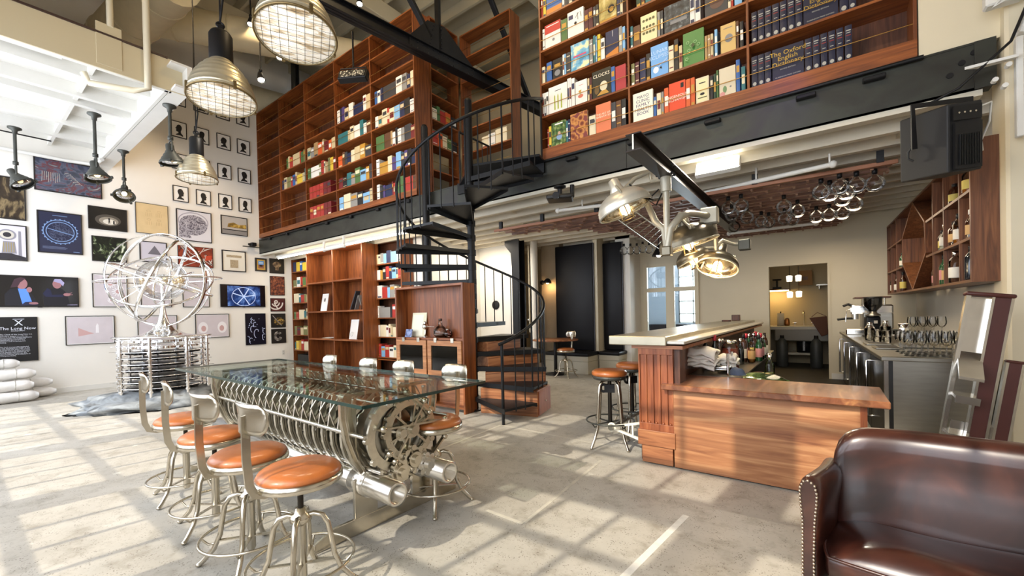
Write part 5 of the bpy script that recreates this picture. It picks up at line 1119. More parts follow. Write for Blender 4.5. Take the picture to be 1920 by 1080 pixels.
# dark booth: benches, tall upholstered backs, table
VIN = mat('black_vinyl', '#0f0f13', 0.5, var=0.1, spec=0.3)
BB = mat('bench_cream', '#b9b29e', 0.65)
def bench(name, lab, x0, x1, y0, y1):
    t = thing('bench', lab, 'bench', ((x0 + x1) / 2, (y0 + y1) / 2, 0)); o = Vector(t.location)
    MB(o).box((x0, y0, 0), (x1, y1, 0.27)).box((x0 - 0.0, y0 - 0.015, 0.275), (x1 + 0.01, y1, 0.385)).build('base', BB, t, bev=0.004)
    MB(o).cbox((x0, y0 - 0.05, 0.387), (x1 + 0.03, y1, 0.47), 0.03, seg=3).build('seat_cushion', VIN, t)
bench('bench', 'black cushioned bench on a cream base in the dark booth', -5.2, -4.12, 8.27, 8.8)
bench('bench', 'second cushioned bench behind the booth partition', -4.08, -3.62, 8.75, 9.2)
for x0, x1, y, lab in ((-5.2, -4.22, 8.84, 'tall black upholstered panel behind the booth bench'), (-4.12, -3.66, 9.16, 'second tall black upholstered panel right of the cream partition')):
    t = thing('upholstered_panel', lab, 'panel', (x0, y, 0.45)); q = MB((x0, y, 0.45)); q.cbox((x0, y - 0.05, 0.47), (x1, y + 0.02, 2.93), 0.02, seg=2); q.build('padding', VIN, t)
    MB((x0, y, 0.45)).box((x1 - 0.001, y - 0.03, 0.47), (x1 + 0.012, y + 0.02, 2.93)).build('edge_strip', mat('panel_edge', '#3b3a42', 0.4), t)
p = on_y(1052, 636, 8.0); t = thing('round_table', 'small round brown table over the booth bench', 'table', (p.x - 0.15, 8.0, 0))
MB().lathe([(0.001, p.z - 0.03), (0.5, p.z - 0.03), (0.51, p.z - 0.015), (0.5, p.z), (0.001, p.z)], 36).build('table_top', K_X, t)
MB().lathe([(0.25, 0), (0.25, 0.02), (0.04, 0.05), (0.035, p.z - 0.03)], 20).build('pedestal', BLACK, t)

# ------------------------------------------------------------------ walnut display cabinet in front of the stair
dc = thing('display_cabinet', 'walnut display cabinet with open box top and glass doors', 'cabinet', (-4.63, 4.17, 0))
CX0, CX1, CD = -0.715, 0.715, 0.24
for x in (CX0, CX1 - 0.03): MB().box((x, 0, 0), (x + 0.03, CD, 1.79)).build('side_panel', W_Z, dc, bev=0.002)
for z, nm in ((1.76, 'top_panel'), (1.0, 'shelf'), (0.46, 'shelf'), (0.06, 'shelf')): MB().box((CX0 + 0.03, 0.002, z), (CX1 - 0.03, CD - 0.02, z + 0.03)).build(nm, W_X, dc)
MB().box((CX0 + 0.01, CD - 0.02, 0.05), (CX1 - 0.01, CD, 1.78)).build('back_panel', W_Z, dc)
MB().box((-0.012, 0.01, 0.49), (0.012, CD - 0.02, 1.0)).build('divider', W_Z, dc)
for s_, (a, b) in enumerate(((CX0 + 0.033, -0.014), (0.014, CX1 - 0.033))):
    q = MB(); w = 0.075; q.box((a, -0.02, 0.495), (b, 0, 0.495 + w)); q.box((a, -0.02, 0.995 - w), (b, 0, 0.995)); q.box((a, -0.02, 0.495 + w), (a + w, 0, 0.995 - w)); q.box((b - w, -0.02, 0.495 + w), (b, 0, 0.995 - w))
    d = q.build('door', V_X, dc, bev=0.002)
    MB().box((a + w - 0.005, -0.012, 0.49 + w), (b - w + 0.005, -0.008, 1.0 - w)).build('pane', GLASS, d)
    MB().ball(((a + b) / 2, -0.03, 0.53), 0.012, 10, 6).build('knob', NICKEL, d)
    for u in (0.25, 0.75): MB().cbox((a + (b - a) * u - 0.03, -0.026, 0.965), (a + (b - a) * u + 0.03, -0.018, 1.035), 0.01, M=None).build('hinge', NICKEL, d)
MB().box((CX0 + 0.03, 0.004, 0.09), (0.05, 0.02, 0.42)).box((0.1, 0.12, 0.09), (CX1 - 0.03, 0.13, 0.42)).build('lower_panel', K_X, dc)
def on_shelf(name, label, cat, px, py, y, z, fn, rz=0):
    p = on_y(px, py, y); t = thing(name, label, cat, (p.x, y, z), rz); fn(t); return t
cz = 1.032
def board(t):
    MB().box((-0.16, 0, 0), (0.16, 0.012, 0.37), M=RX(-8)).build('sheet', mat('parchment', '#d8d2b4', 0.6, var=0.05), t); MB().box((-0.14, -0.002, 0.02), (0.1, 0, 0.34), M=RX(-8)).build('printed_area', mat('parchment_light', '#e6e2cb', 0.6), t)
on_shelf('manuscript_board', 'pale parchment board leaning inside the open cabinet top', 'document', 783, 610, 4.33, cz, board)
on_shelf('photo_card', 'small blue photo card propped at the left of the cabinet shelf', 'card', 765, 630, 4.23, cz, lambda t: MB().box((-0.075, 0, 0), (0.075, 0.006, 0.12), M=RX(-14)).build('card_face', ramp_mat('card_blue', [(0.35, '#2f3f6b'), (0.55, '#8d9cc4'), (0.7, '#d9d6e0')], 14), t))
def figure(t):
    q = MB(); q.lathe([(0.001, 0), (0.04, 0), (0.035, 0.01), (0.008, 0.03), (0.006, 0.1)], 14); q.build('stand', CHROME, t); q = MB(); q.ball((0, 0, 0.16), 0.045, 16, 10); q.ball((0, 0, 0.215), 0.02, 12, 8); q.build('ornament', CHROME, t); MB().cyl((0.04, 0, 0.16), (0.2, 0, 0.155), 0.004, n=6).build('needle', NICKEL, t)
on_shelf('ornament', 'chrome double ball ornament with a long needle in the cabinet', 'ornament', 797, 610, 4.24, cz, figure)
def flask(t):
    MB().lathe([(0.001, 0.004), (0.075, 0.006), (0.105, 0.05), (0.1, 0.1), (0.06, 0.15), (0.03, 0.175), (0.026, 0.24), (0.034, 0.25)], 22).build('glass_body', thin_glass('flask_glass', '#f0ede8', 1.3), t)
    MB().lathe([(0.001, 0.008), (0.07, 0.01), (0.098, 0.05), (0.001, 0.052)], 20).build('sediment', mat('pink_sediment', '#b59a92', 0.5), t); MB().lathe([(0.001, 0.24), (0.024, 0.24), (0.03, 0.27), (0.001, 0.272)], 12).build('stopper', mat('dark_stopper', '#4a3b33'), t)
on_shelf('glass_flask', 'clear round flask with a dark stopper on the cabinet shelf', 'flask', 826, 620, 4.29, cz, flask)
on_shelf('glass_jar', 'small squat pink tinted jar beside the round flask', 'jar', 840, 625, 4.31, cz, lambda t: (MB().lathe([(0.001, 0.003), (0.05, 0.004), (0.068, 0.04), (0.06, 0.08), (0.03, 0.1), (0.03, 0.115)], 20).build('glass_body', thin_glass('pink_glass', '#e8c9c0', 1.3), t), MB().lathe([(0.03, 0.112), (0.036, 0.118), (0.03, 0.125), (0.024, 0.118), (0.03, 0.112)], 16).build('rim', NICKEL, t)))
def camera_box(t):
    MB().cbox((-0.15, 0, 0), (0.15, 0.08, 0.22), 0.006).build('casing', mat('putty_box', '#b9ab8c', 0.6), t); MB().lathe([(0.052, 0), (0.066, 0), (0.066, 0.03), (0.052, 0.03), (0.052, 0)], 24, T(0.0, 0, 0.12) @ RX(90)).build('lens_ring', DKM, t); MB().lathe([(0.001, 0), (0.05, 0), (0.04, 0.012), (0.001, 0.016)], 20, T(0, 0, 0.12) @ RX(90)).build('lens', CHROME, t)
on_shelf('instrument_box', 'putty coloured box with a round lens behind the left cabinet door', 'box', 774, 680, 4.28, 0.492, camera_box)
def bk(t):
    MB().box((-0.15, 0.0, 0), (0.15, 0.035, 0.33)).build('cover', mat('dark_cover', '#14171c', 0.3, coat=0.5), t); cutout(t, [(rect(-0.02, 0.14, 0.09, 0.31), -0.001, ramp_mat('cover_moonlight', [(0.4, '#20262e'), (0.6, '#8fa0b4'), (0.75, '#dfe6ee')], 9)), (rect(-0.12, 0.28, -0.05, 0.295), -0.002, PAPER)], 'cover_picture')
on_shelf('book', 'black moonlit book standing behind the right cabinet door', 'book', 844, 665, 4.32, 0.492, bk)
on_shelf('card', 'blank white card in front of the black moonlit book', 'card', 843, 685, 4.25, 0.492, lambda t: MB().box((-0.11, 0, 0), (0.11, 0.004, 0.07), M=RX(-10)).build('card_face', PAPER, t))
# pieces on the wide empty unit
z2 = z2s
def slab(w, h, d, m, tilt=-8): return lambda t: (MB().box((-w / 2, 0, 0), (w / 2, d, h), M=RX(tilt)).build('panel', m, t, bev=0.002))
def card_win(t): slab(0.28, 0.44, 0.012, PAPER, -10)(t); MB().box((-0.03, -0.003, 0.24), (0.03, 0, 0.32), M=RX(-10)).build('photo', DKM, t)
on_shelf('display_card', 'white card with a small dark photo on the left of the empty unit', 'card', 606, 570, 5.62, z2[2]+0, card_win)
on_shelf('display_card', 'tall white card leaning on the lower right shelf of the empty unit', 'card', 661, 625, 5.62, z2[1], lambda t: (slab(0.3, 0.46, 0.012, PAPER, -10)(t), MB().torus(0.05, 0.004, T(0, -0.02, 0.12) @ RX(80), 20, 5).build('emblem_ring', mat('faint_grey', '#bdb9b0'), t)))
on_shelf('book', 'dark folder leaning steeply on the upper right shelf of the empty unit', 'book', 655, 565, 5.6, z2[2]+0, lambda t: MB().box((0, 0, 0), (0.03, 0.12, 0.5), M=RY(30)).build('cover', bmat('charcoal'), t, bev=0.002))
on_shelf('book', 'grey card stand leaning back against the dark folder', 'book', 664, 570, 5.64, z2[2]+0, lambda t: MB().box((0, 0, 0), (0.012, 0.1, 0.36), M=T(0.3, 0, 0) @ RY(-24)).box((0, 0, 0), (0.012, 0.1, 0.36), M=RY(24)).build('cover', bmat('grey'), t, bev=0.002))
on_shelf('book', 'thin brown book leaning alone at the right of the upper right shelf', 'book', 676, 570, 5.6, z2[2]+0, lambda t: MB().box((0, 0, 0), (0.02, 0.2, 0.4), M=RY(8)).build('cover', bmat('brown'), t, bev=0.002))
on_shelf('paper_pile', 'loose pile of papers on the lower left shelf of the empty unit', 'papers', 610, 634, 5.6, z2[1], lambda t: [MB().box((-0.2 + 0.03 * i, 0.02 * i, 0.006 * i), (0.16 + 0.06 * i, 0.2 + 0.01 * i, 0.006 * i + 0.005)).build('sheet', PAPER if i % 2 else bmat('sand'), t) for i in range(4)])
p = on_y(680, 663, 5.5); t = thing('switch_plate', 'white switch plate on the empty unit low at right', 'switch', (p.x - 0.06, 5.905, 0.78)); MB().cbox((-0.04, -0.012, -0.07), (0.04, 0, 0.07), 0.004).build('cover_plate', WHITE, t); MB().box((-0.012, -0.018, -0.025), (0.012, -0.012, 0.025)).build('toggle', PAPER, t)
# ------------------------------------------------------------------ big factory pendants
REFL = mat('pale_reflector', '#cfc6ac', 0.32, 0.75, var=0.08)
def lens_mat():
    return ramp_mat('lit_ribbed_lens', [(0.3, '#8f7654'), (0.42, '#c9b79a'), (0.55, '#fffaf0'), (0.66, '#e0d0b4'), (0.78, '#a08a68')], 4.0, (1, 6, 1), 0.25, emit=0.55, dist=0.8, detail=4)
def big_lamp(loc, up, top_z, R_, lab, house=True, group='factory pendants'):
    M = aim(up); t = thing('pendant_lamp', lab, 'lamp', loc, 0, group, M.to_euler()); k = R_ / 0.28
    prof = [(0.275, -0.005), (0.29, 0.0), (0.29, 0.02), (0.28, 0.03)]
    for i in range(7):
        u = i / 6; r = 0.28 - 0.075 * u - 0.105 * u ** 2.4; prof += [(r + 0.008, 0.035 + 0.33 * u), (r + 0.004, 0.05 + 0.33 * u), (r - 0.009, 0.062 + 0.33 * u)]
    prof += [(0.095, 0.44)]
    MB().lathe([(a * k, b * k) for a, b in prof], 40).build('reflector', REFL, t, solid=0.004)
    MB().lathe([(a * k, b * k) for a, b in ((0.001, 0.012), (0.272, 0.012), (0.272, 0.004), (0.001, 0.004))], 36).build('lens', lens_mat(), t)
    q = MB()
    for i in range(-4, 5):
        x = 0.058 * i; h = math.sqrt(max(0, 0.28 ** 2 - x * x))
        q.tube([(x * k, -h * k, -0.004), (x * k, h * k, -0.004)], 0.002, 5); q.tube([(-h * k, x * k, -0.006), (h * k, x * k, -0.006)], 0.0013, 5)
    q.build('wire_guard', GUN, t)
    MB().torus(0.287 * k, 0.008 * k, T(0, 0, 0), 44, 8).build('rim', mat('rim_bronze', '#7d6b48', 0.4, 0.8), t)
    for j in range(4):
        a = rad(20 + 90 * j); MB().box((-0.012, -0.006, -0.02), (0.012, 0.012, 0.055), M=RZ(20 + 90 * j) @ T(0.293 * k, 0, 0) @ RZ(90)).build('clip', mat('rim_bronze', ''), t)
    if house:
        MB().lathe([(a * k, b * k) for a, b in ((0.098, 0.35), (0.1, 0.36), (0.1, 0.66), (0.085, 0.69), (0.001, 0.695))], 28).build('ballast_housing', BLACK, t)
        q = MB(); q.box((-0.02, -0.045, 0.69 * k), (0.02, 0.045, 0.76 * k)); q.torus(0.03, 0.01, T(0, 0, 0.78 * k) @ RX(90), 14, 6); q.build('hook', BLACK, t)
    hz = (0.8 if house else 0.4) * k
    p = Vector(loc) + Vector(up).normalized() * hz
    MI = M.to_3x3().inverted(); w = lambda v: MI @ (Vector(v) - Vector(loc))
    MB().tube([w(p), w(p + Vector((0.0, 0, 0.3))), w((p.x, p.y, (p.z + top_z) / 2)), w((p.x, p.y, top_z))], 0.009, 6).build('cable', BLACK, t)
    if house: MB().tube([w(p - Vector((0.06, 0, 0.1))), w(p + Vector((0.1, 0.0, 0.25))), w(p + Vector((-0.02, 0, 0.8))), w(p + Vector((0.0, 0, 1.4)))], 0.01, 6).build('power_cord', BLACK, t)
    return t
def tocam(loc, tilt):
    d = Vector((0, 0, EYE)) - Vector(loc); d.z = 0; d.normalize(); return Vector((0, 0, 1)) * math.cos(rad(tilt)) - d * math.sin(rad(tilt))
LA = Vector((0, 0, EYE)) + ray(556, 68) * 3.3; LB = Vector((0, 0, EYE)) + ray(417, 188) * 4.0; LC = Vector((0, 0, EYE)) + ray(370, 336) * 6.6
big_lamp(LA, tocam(LA, 11), 8.3, 0.285, 'large corrugated factory lamp nearest the camera, at the top', True)
big_lamp(LB, tocam(LB, 7), 8.3, 0.275, 'middle factory lamp with a black housing over the glass table')
big_lamp(LC, tocam(LC, 3), 8.3, 0.265, 'farthest factory lamp hanging in front of the head silhouettes')
# ------------------------------------------------------------------ small grey ship's lamps
def ship_lamp(bx, by, bz, hz, up, lab, lit=6):
    t = thing('ship_lamp', lab, 'lamp', (bx, by, bz), 0, 'grey lamps under the platform'); L_ = bz - hz
    MB().lathe([(0.001, 0.0), (0.085, 0.0), (0.085, -0.02), (0.035, -0.05), (0.03, -0.1), (0.001, -0.1)], 18).build('canopy', GUN, t)
    MB().cyl((0, 0, -0.08), (0, 0, -L_ + 0.22), 0.022, n=12).build('stem', GUN, t)
    q = MB(); q.lathe([(0.001, -L_ + 0.26), (0.035, -L_ + 0.25), (0.035, -L_ + 0.2), (0.001, -L_ + 0.19)], 14); q.tube([(-0.075, 0, -L_ + 0.02), (-0.075, 0, -L_ + 0.15), (-0.05, 0, -L_ + 0.185), (0.05, 0, -L_ + 0.185), (0.075, 0, -L_ + 0.15), (0.075, 0, -L_ + 0.02)], 0.012, 8); q.build('yoke', GUN, t)
    M = T(0, 0, -L_) @ aim(up)
    prof = [(0.001, 0.13), (0.045, 0.13), (0.05, 0.11), (0.052, 0.04), (0.065, 0.02), (0.07, 0.0), (0.095, -0.03), (0.1, -0.05), (0.125, -0.08), (0.13, -0.1), (0.155, -0.13), (0.16, -0.15), (0.158, -0.16)]
    MB().lathe(prof, 28, M).build('lamp_shade', GUN, t, solid=0.003)
    q = MB(); q.torus(0.158, 0.01, M @ T(0, 0, -0.155), 28, 6)
    for j in range(3): q.box((-0.015, 0.15, -0.175), (0.015, 0.19, -0.14), M=M @ RZ(30 + 120 * j))
    q.build('rim', GUN, t)
    MB().lathe([(0.001, -0.12), (0.145, -0.13), (0.145, -0.15), (0.001, -0.165)], 24, M).build('lens', thin_glass('lamp_lens', '#f6f2e8', 1), t)
    MB().ball((0, 0, 0), 0.035, 12, 8, M=None) if False else MB().lathe([(0.001, -0.045), (0.03, -0.06), (0.04, -0.085), (0.03, -0.11), (0.001, -0.118)], 14, M).build('bulb', glow('ship_bulb_%d' % lit, '#ffe6bd', lit), t)
    return M
ship_lamp(-9.24, 1.48, 4.66, 3.78, Vector((-0.25, -0.12, 1)), 'grey caged lamp in front of the slate drapery picture', 14)
ship_lamp(-10.88, 0.77, 4.66, 3.84, Vector((-0.35, -0.45, 0.8)), 'grey caged lamp at the far left, tipped to the right', 2)
ship_lamp(-10.7, 2.1, 4.62, 3.86, Vector((-0.6, 0.15, 0.8)), 'grey caged lamp shining brightly above the tan sheet', 30)
ship_lamp(-7.93, 2.1, 4.62, 3.9, Vector((-0.05, -0.1, 1)), 'grey caged lamp at the platform edge beside the silhouettes', 2)
# ceiling spots
def spot(px, py, d, dz, lab, up=(-0.3, 0.2, 1)):
    p = Vector((0, 0, EYE)) + ray(px, py) * d; t = thing('spot_lamp', lab, 'lamp', p, 0, 'small ceiling spots')
    MB().cyl((0, 0, 0.12), (0, 0, dz), 0.012, n=8).build('stem', BLACK, t); M = aim(up)
    MB().lathe([(0.001, 0.14), (0.03, 0.13), (0.04, 0.08), (0.062, -0.06), (0.06, -0.07)], 18, M).build('lamp_shade', BLACK, t, solid=0.003); MB().lathe([(0.001, -0.05), (0.052, -0.05), (0.001, -0.055)], 16, M).build('bulb', glow('spot_bulb', '#fff1d8', 30), t)
    q = MB(); q.ball((0, 0, 0.13), 0.03, 10, 6); q.build('swivel', BLACK, t)
spot(489, 146, 7.5, 2.6, 'small black spot lamp left of the upper bookcase', (-0.5, 0.1, 1)); spot(525, 104, 8.0, 2.2, 'small lit spot lamp under the nearest factory lamp'); spot(674, 4, 8.5, 0.9, 'bright spot lamp above the truss beam'); spot(470, 42, 8.5, 0.6, 'dark spot lamp high beside the upper air duct')
# ------------------------------------------------------------------ truss, floodlight
a = on_z(560, -24, 5.72); b = on_z(887, 142, 5.72); d = (b - a).normalized(); e = a + d * 8.0
t = thing('roof_truss', 'black riveted steel truss crossing in front of the upper bookcase', 'truss', a); o = Vector(a)
def hbar(p, q_, w, h, name):
    m = MB(o); s_ = d.cross(Vector((0, 0, 1))).normalized()
    for sg in (-1, 1): m.bar(p + s_ * (sg * w / 2), q_ + s_ * (sg * w / 2), 0.012, h, 0, (0, 0, 1)) if abs((q_ - p).normalized().z) < 0.9 else m.bar(p + s_ * (sg * w / 2), q_ + s_ * (sg * w / 2), h, 0.012, 0, d)
    m.bar((p + q_) / 2 - (q_ - p) / 2, q_, w, 0.012, 0, (0, 0, 1)) if abs((q_ - p).normalized().z) < 0.9 else m.bar(p, q_, 0.012, w, 0, d)
    return m.build(name, BLACK, t)
cho = MB(o); s_ = d.cross(Vector((0, 0, 1))).normalized()
M0 = Matrix.Identity(4)
for i in range(3): M0[i][0] = d[i]; M0[i][1] = s_[i]; M0[i][2] = (0, 0, 1)[i]; M0[i][3] = a[i]
cho.box((-2.5, -0.09, -0.09), (8, 0.09, -0.078), 0, M0); cho.box((-2.5, -0.09, 0.078), (8, 0.09, 0.09), 0, M0); cho.box((-2.5, -0.035, -0.09), (8, -0.025, 0.09), 0, M0); cho.box((-2.5, 0.025, -0.09), (8, 0.035, 0.09), 0, M0)
cho.build('bottom_chord', BLACK, t)
def at(x, z): return M0 @ Vector((x, 0, z))
xn = (on_z(835, 100, 5.72) - a).dot(d)
gp = MB(o); gp.prism([(xn - 0.6, -0.08), (xn + 0.75, -0.08), (xn + 0.75, 0.1), (xn + 0.1, 0.55), (xn - 0.25, 0.5), (xn - 0.6, 0.1)], 0.036, 0.05, M0 @ RX(90)); gp.prism([(xn - 0.6, -0.08), (xn + 0.75, -0.08), (xn + 0.75, 0.1), (xn + 0.1, 0.55), (xn - 0.25, 0.5), (xn - 0.6, 0.1)], -0.05, -0.036, M0 @ RX(90))
gp.build('gusset_plate', BLACK, t)
rv = MB(o)
for i in range(26):
    x = xn - 0.55 + 1.25 * (i % 13) / 12; z = -0.045 if i < 13 else 0.05
    for sg in (-1, 1): rv.ball(tuple(M0 @ Vector((x, sg * 0.052, z))), 0.014, 8, 5)
for i in range(5):
    for sg in (-1, 1): rv.ball(tuple(M0 @ Vector((xn + 0.03, sg * 0.052, 0.16 + 0.08 * i))), 0.014, 8, 5); rv.ball(tuple(M0 @ Vector((xn - 0.2 + 0.02 * i, sg * 0.052, 0.15 + 0.08 * i))), 0.014, 8, 5)
rv.build('rivets', BLACK, t)['kind'] = 'stuff'
for p, q_, nm in ((at(xn, 0.05), at(xn, 2.6), 'upright'), (at(xn - 0.15, 0.25), at(xn - 1.9, 2.4), 'diagonal'), (at(xn + 2.3, 0.1), at(xn + 0.6, 2.6), 'diagonal')):
    m = MB(o); m.bar(p, q_, 0.1, 0.06, 0, d if abs((q_ - p).normalized().z) > 0.97 else (0, 0, 1)); m.build(nm, BLACK, t, bev=0.006)
for i, (px, py) in enumerate(((728, 20), (553, 130))):
    yy_ = (8.6, 5.75)[i]; p = on_y(px, py, yy_); t2 = thing('steel_upright', ('grey green steel upright behind the top of the long bookcase', 'grey green steel upright left of the lit lamp')[i], 'post', (p.x, yy_, 3.47)); MB().box((-0.1, -0.06, 0), (0.1, -0.04, 4.8)).box((-0.1, 0.04, 0), (0.1, 0.06, 4.8)).box((-0.01, -0.04, 0), (0.01, 0.04, 4.8)).build('shaft', GUN, t2)
p0 = on_z(655, 60, 5.62); pl = Vector((0, 0, EYE)) + ray(663, 143) * ((p0 - Vector((0, 0, EYE))).dot(FWD)); t = thing('flood_light', 'black rectangular floodlight hanging from the truss', 'lamp', pl, 30)
MB().cyl((0, 0, 0.12), (0, 0, p0.z - pl.z), 0.014, n=8).build('stem', BLACK, t); q = MB(); q.tube([(-0.2, 0, 0.0), (-0.2, 0, 0.12), (0.2, 0, 0.12), (0.2, 0, 0.0)], 0.01, 6); q.build('yoke', BLACK, t)
Mf = RX(-25); MB().cbox((-0.22, -0.05, -0.09), (0.22, 0.05, 0.09), 0.01, M=Mf).build('housing', BLACK, t); MB().box((-0.19, -0.056, -0.065), (0.19, -0.05, 0.065), M=Mf).build('led_panel', ramp_mat('led_honeycomb', [(0.2, '#d8d2bd'), (0.4, '#8d8774'), (0.5, '#26241f')], 34, kind='voronoi', emit=0.12), t)

# ------------------------------------------------------------------ terracotta lattice and hanging flasks
TERR = ramp_mat('terracotta_slat', [(0.3, '#5a3d30'), (0.5, '#795443'), (0.7, '#906a55')], 3, (1, 6, 6), 0.5)
LZ = 2.8
lt = thing('hanging_lattice', 'reddish brown block lattice hung under the mezzanine joists', 'lattice', (-1.9, 7.6, LZ)); o = Vector(lt.location)
NROW = 20
for i in range(NROW):
    y = 5.87 + 0.195 * i
    x0 = -4.6 if i < 3 else (-3.75 if i < 5 else (-3.35 if i < 8 else -2.95)); x1 = 0.58 - 0.02 * i
    q = MB(o); q.box((x0, y - 0.011, LZ), (x1, y + 0.011, LZ + 0.035)); q.box((x0 + 0.05, y + 0.085, LZ + 0.012), (x1, y + 0.093, LZ + 0.03)); q.build('slat', TERR, lt)
    q = MB(o); x = x0 + 0.1 + (0.14 if i % 2 else 0)
    while x < x1 - 0.14: q.box((x, y + 0.03, LZ + 0.002), (x + 0.15, y + 0.055, LZ + 0.022)); q.box((x + 0.15, y + 0.012, LZ - 0.012), (x + 0.175, y + 0.1, LZ + 0.03)); x += 0.28
    q.build('block_row', ramp_mat('terracotta_block', [(0.3, '#8a6350'), (0.5, '#a67d66'), (0.7, '#bd967c')], 3, (1, 6, 6), 0.5), lt)
MB(o).cbox((-4.66, 5.8, LZ - 0.005), (0.62, 5.82, LZ + 0.04), 0.004).build('front_fascia', mat('copper_fascia', '#8a5a3e', 0.45, 0.2, var=0.1), lt)
for x in (-4.5, -3.65, -2.7, -1.68, -0.65, 0.48): MB(o).box((x - 0.03, 5.78, LZ + 0.03), (x + 0.03, 5.82, LZ + 0.15)).build('hanger_clip', BLACK, lt)
FL = thin_glass('hanging_flask_glass', '#ffffff', 0.9, 0.01, 1.36)
fl0 = None; cnt = 0
def flask_at(px, py, lab, z=2.65):
    global fl0
    p = on_z(px, py, z)
    if fl0 is None:
        t = thing('hanging_flask', lab, 'flask', p, 0, 'round flasks hanging from the lattice')
        MB().lathe([(0.001, -0.088), (0.045, -0.077), (0.079, -0.04), (0.09, 0.0), (0.079, 0.042), (0.045, 0.075), (0.022, 0.09), (0.02, 0.125), (0.028, 0.13)], 24).build('glass_body', FL, t)
        MB().lathe([(0.018, 0.1), (0.024, 0.1), (0.024, 0.15), (0.001, 0.155)], 12).build('stopper', BLACK, t); fl0 = t
    else: dup(fl0, p, None, lab)
fp = [(1360 + x / 4.91, 240 + y / 4.91) for x, y in ((1375, 510), (1208, 530), (1052, 545), (882, 590), (962, 605), (1115, 590), (1078, 655), (1190, 700), (1080, 785), (955, 800), (838, 818), (540, 725), (665, 765), (547, 835), (617, 845), (332, 862), (400, 870), (200, 826), (145, 718), (60, 800), (28, 738), (82, 910))]
fp += [(920 + x / 5.4, 400 + y / 5.4) for x, y in ((1350, 380), (1415, 378), (1480, 375), (1540, 360), (1605, 368))]
for i, (px, py) in enumerate(sorted(fp, key=lambda v: -v[0])):
    flask_at(px, py, 'round glass flask under the lattice, %s' % (('%s from the right' % ORD[i]) if i < 14 else ('%s from the left' % ORD[len(fp) - 1 - i])))
# white sprinkler pipes below the joists
for a_, b_, lab in ((on_z(1302, 366, 2.86), on_z(1562, 308, 2.86), 'white sprinkler pipe in front of the lattice, left of the speaker'), (on_z(1367, 438, 2.7), on_z(1530, 419, 2.7), 'thin white pipe crossing the back of the lattice'), (on_z(1046, 395, 2.9), on_z(1140, 384, 2.9), 'short white pipe behind the projector')):
    t = thing('sprinkler_pipe', lab, 'pipe', a_); o2 = Vector(a_); q = MB(o2); q.tube([a_, b_], 0.026, 10); q.ball(a_, 0.04, 10, 6); q.ball(b_, 0.04, 10, 6); q.build('pipe_body', WHITE, t)
    q = MB(o2); m_ = (a_ + b_) / 2; q.cyl(m_, (m_.x, m_.y, 3.02), 0.012, n=8); q.cyl(b_ - (b_ - a_) * 0.02, b_ - (b_ - a_) * 0.02 + Vector((0, 0, 0.12)), 0.01, n=8); q.build('hanger', WHITE, t)
# bright work light under the beam
pz = on_z(1345, 314, 3.0); t = thing('panel_light', 'glaring white rectangular light under the mezzanine beam', 'lamp', pz, 0)
MB().cbox((-0.24, -0.03, -0.07), (0.24, 0.05, 0.09), 0.01, M=RX(-25)).build('housing', WHITE, t); MB().box((-0.02, 0.0, 0.06), (0.02, 0.04, 3.09 - pz.z)).build('hanger', WHITE, t); MB().box((-0.22, -0.036, -0.06), (0.22, -0.03, 0.08), M=RX(-25)).build('light_panel', glow('work_light_white', '#fff8e6', 28), t)
# white strip light and pipe under the left mezzanine
t = thing('strip_light', 'white strip light tucked behind the left mezzanine beam', 'lamp', (-8.6, 5.24, 2.95)); q = MB(); q.cbox((-2.9, -0.03, 0.0), (2.6, 0.03, 0.05), 0.006); q.build('housing', WHITE, t); q = MB(); q.cyl((-2.85, 0, -0.02), (2.55, 0, -0.02), 0.016, n=8); q.build('tube_lamp', glow('strip_white', '#fffaf0', 7), t)
a_, b_ = on_z(608, 469, 2.85), on_z(645, 461, 2.85); t = thing('conduit_pipe', 'short white elbow pipe under the left mezzanine', 'pipe', a_); o2 = Vector(a_); MB(o2).tube([a_ + Vector((0, 0, 0.18)), a_, b_, b_ + Vector((0, 0, 0.2))], 0.03, 10).build('pipe_body', WHITE, t); MB(o2).ball(a_, 0.042, 10, 6).ball(b_, 0.042, 10, 6).build('elbow', WHITE, t)
# small camera on the beam end at the white wall
t = thing('security_camera', 'small black camera bracket on the beam end at the white wall', 'camera', (-11.95, 4.9, 3.26)); MB().cbox((-0.08, -0.12, 0), (0.08, 0.0, 0.09), 0.01).build('body', BLACK, t); MB().cyl((0, -0.12, 0.045), (0, -0.17, 0.045), 0.03, n=12).build('lens', BLK2, t); MB().box((-0.02, -0.3, -0.03), (0.02, 0.1, -0.01)).build('bracket', GUN, t)
# ------------------------------------------------------------------ projector
pj = on_z(1050, 372, 2.86); t = thing('projector', 'black ceiling projector and bracket beside the stair landing', 'projector', pj, 25)
MB().cbox((-0.17, -0.13, -0.03), (0.17, 0.13, 0.03), 0.02, seg=2).build('body', BLK2, t); MB().cyl((-0.04, -0.13, 0), (-0.04, -0.17, 0), 0.045, n=18).build('lens', BLACK, t); MB().cyl((0, 0, 0.03), (0, 0, 0.15), 0.03, n=12).build('mount_pole', BLACK, t); MB().lathe([(0.001, 0.16), (0.08, 0.16), (0.08, 0.14), (0.03, 0.12)], 18).build('mount_plate', BLACK, t)
MB().tube([(0.12, 0.02, 0), (0.16, 0.02, 0.02), (0.16, 0.02, 0.12), (0.16, 0.02, 0.17)], 0.03, 10).build('elbow_pipe', BLACK, t)
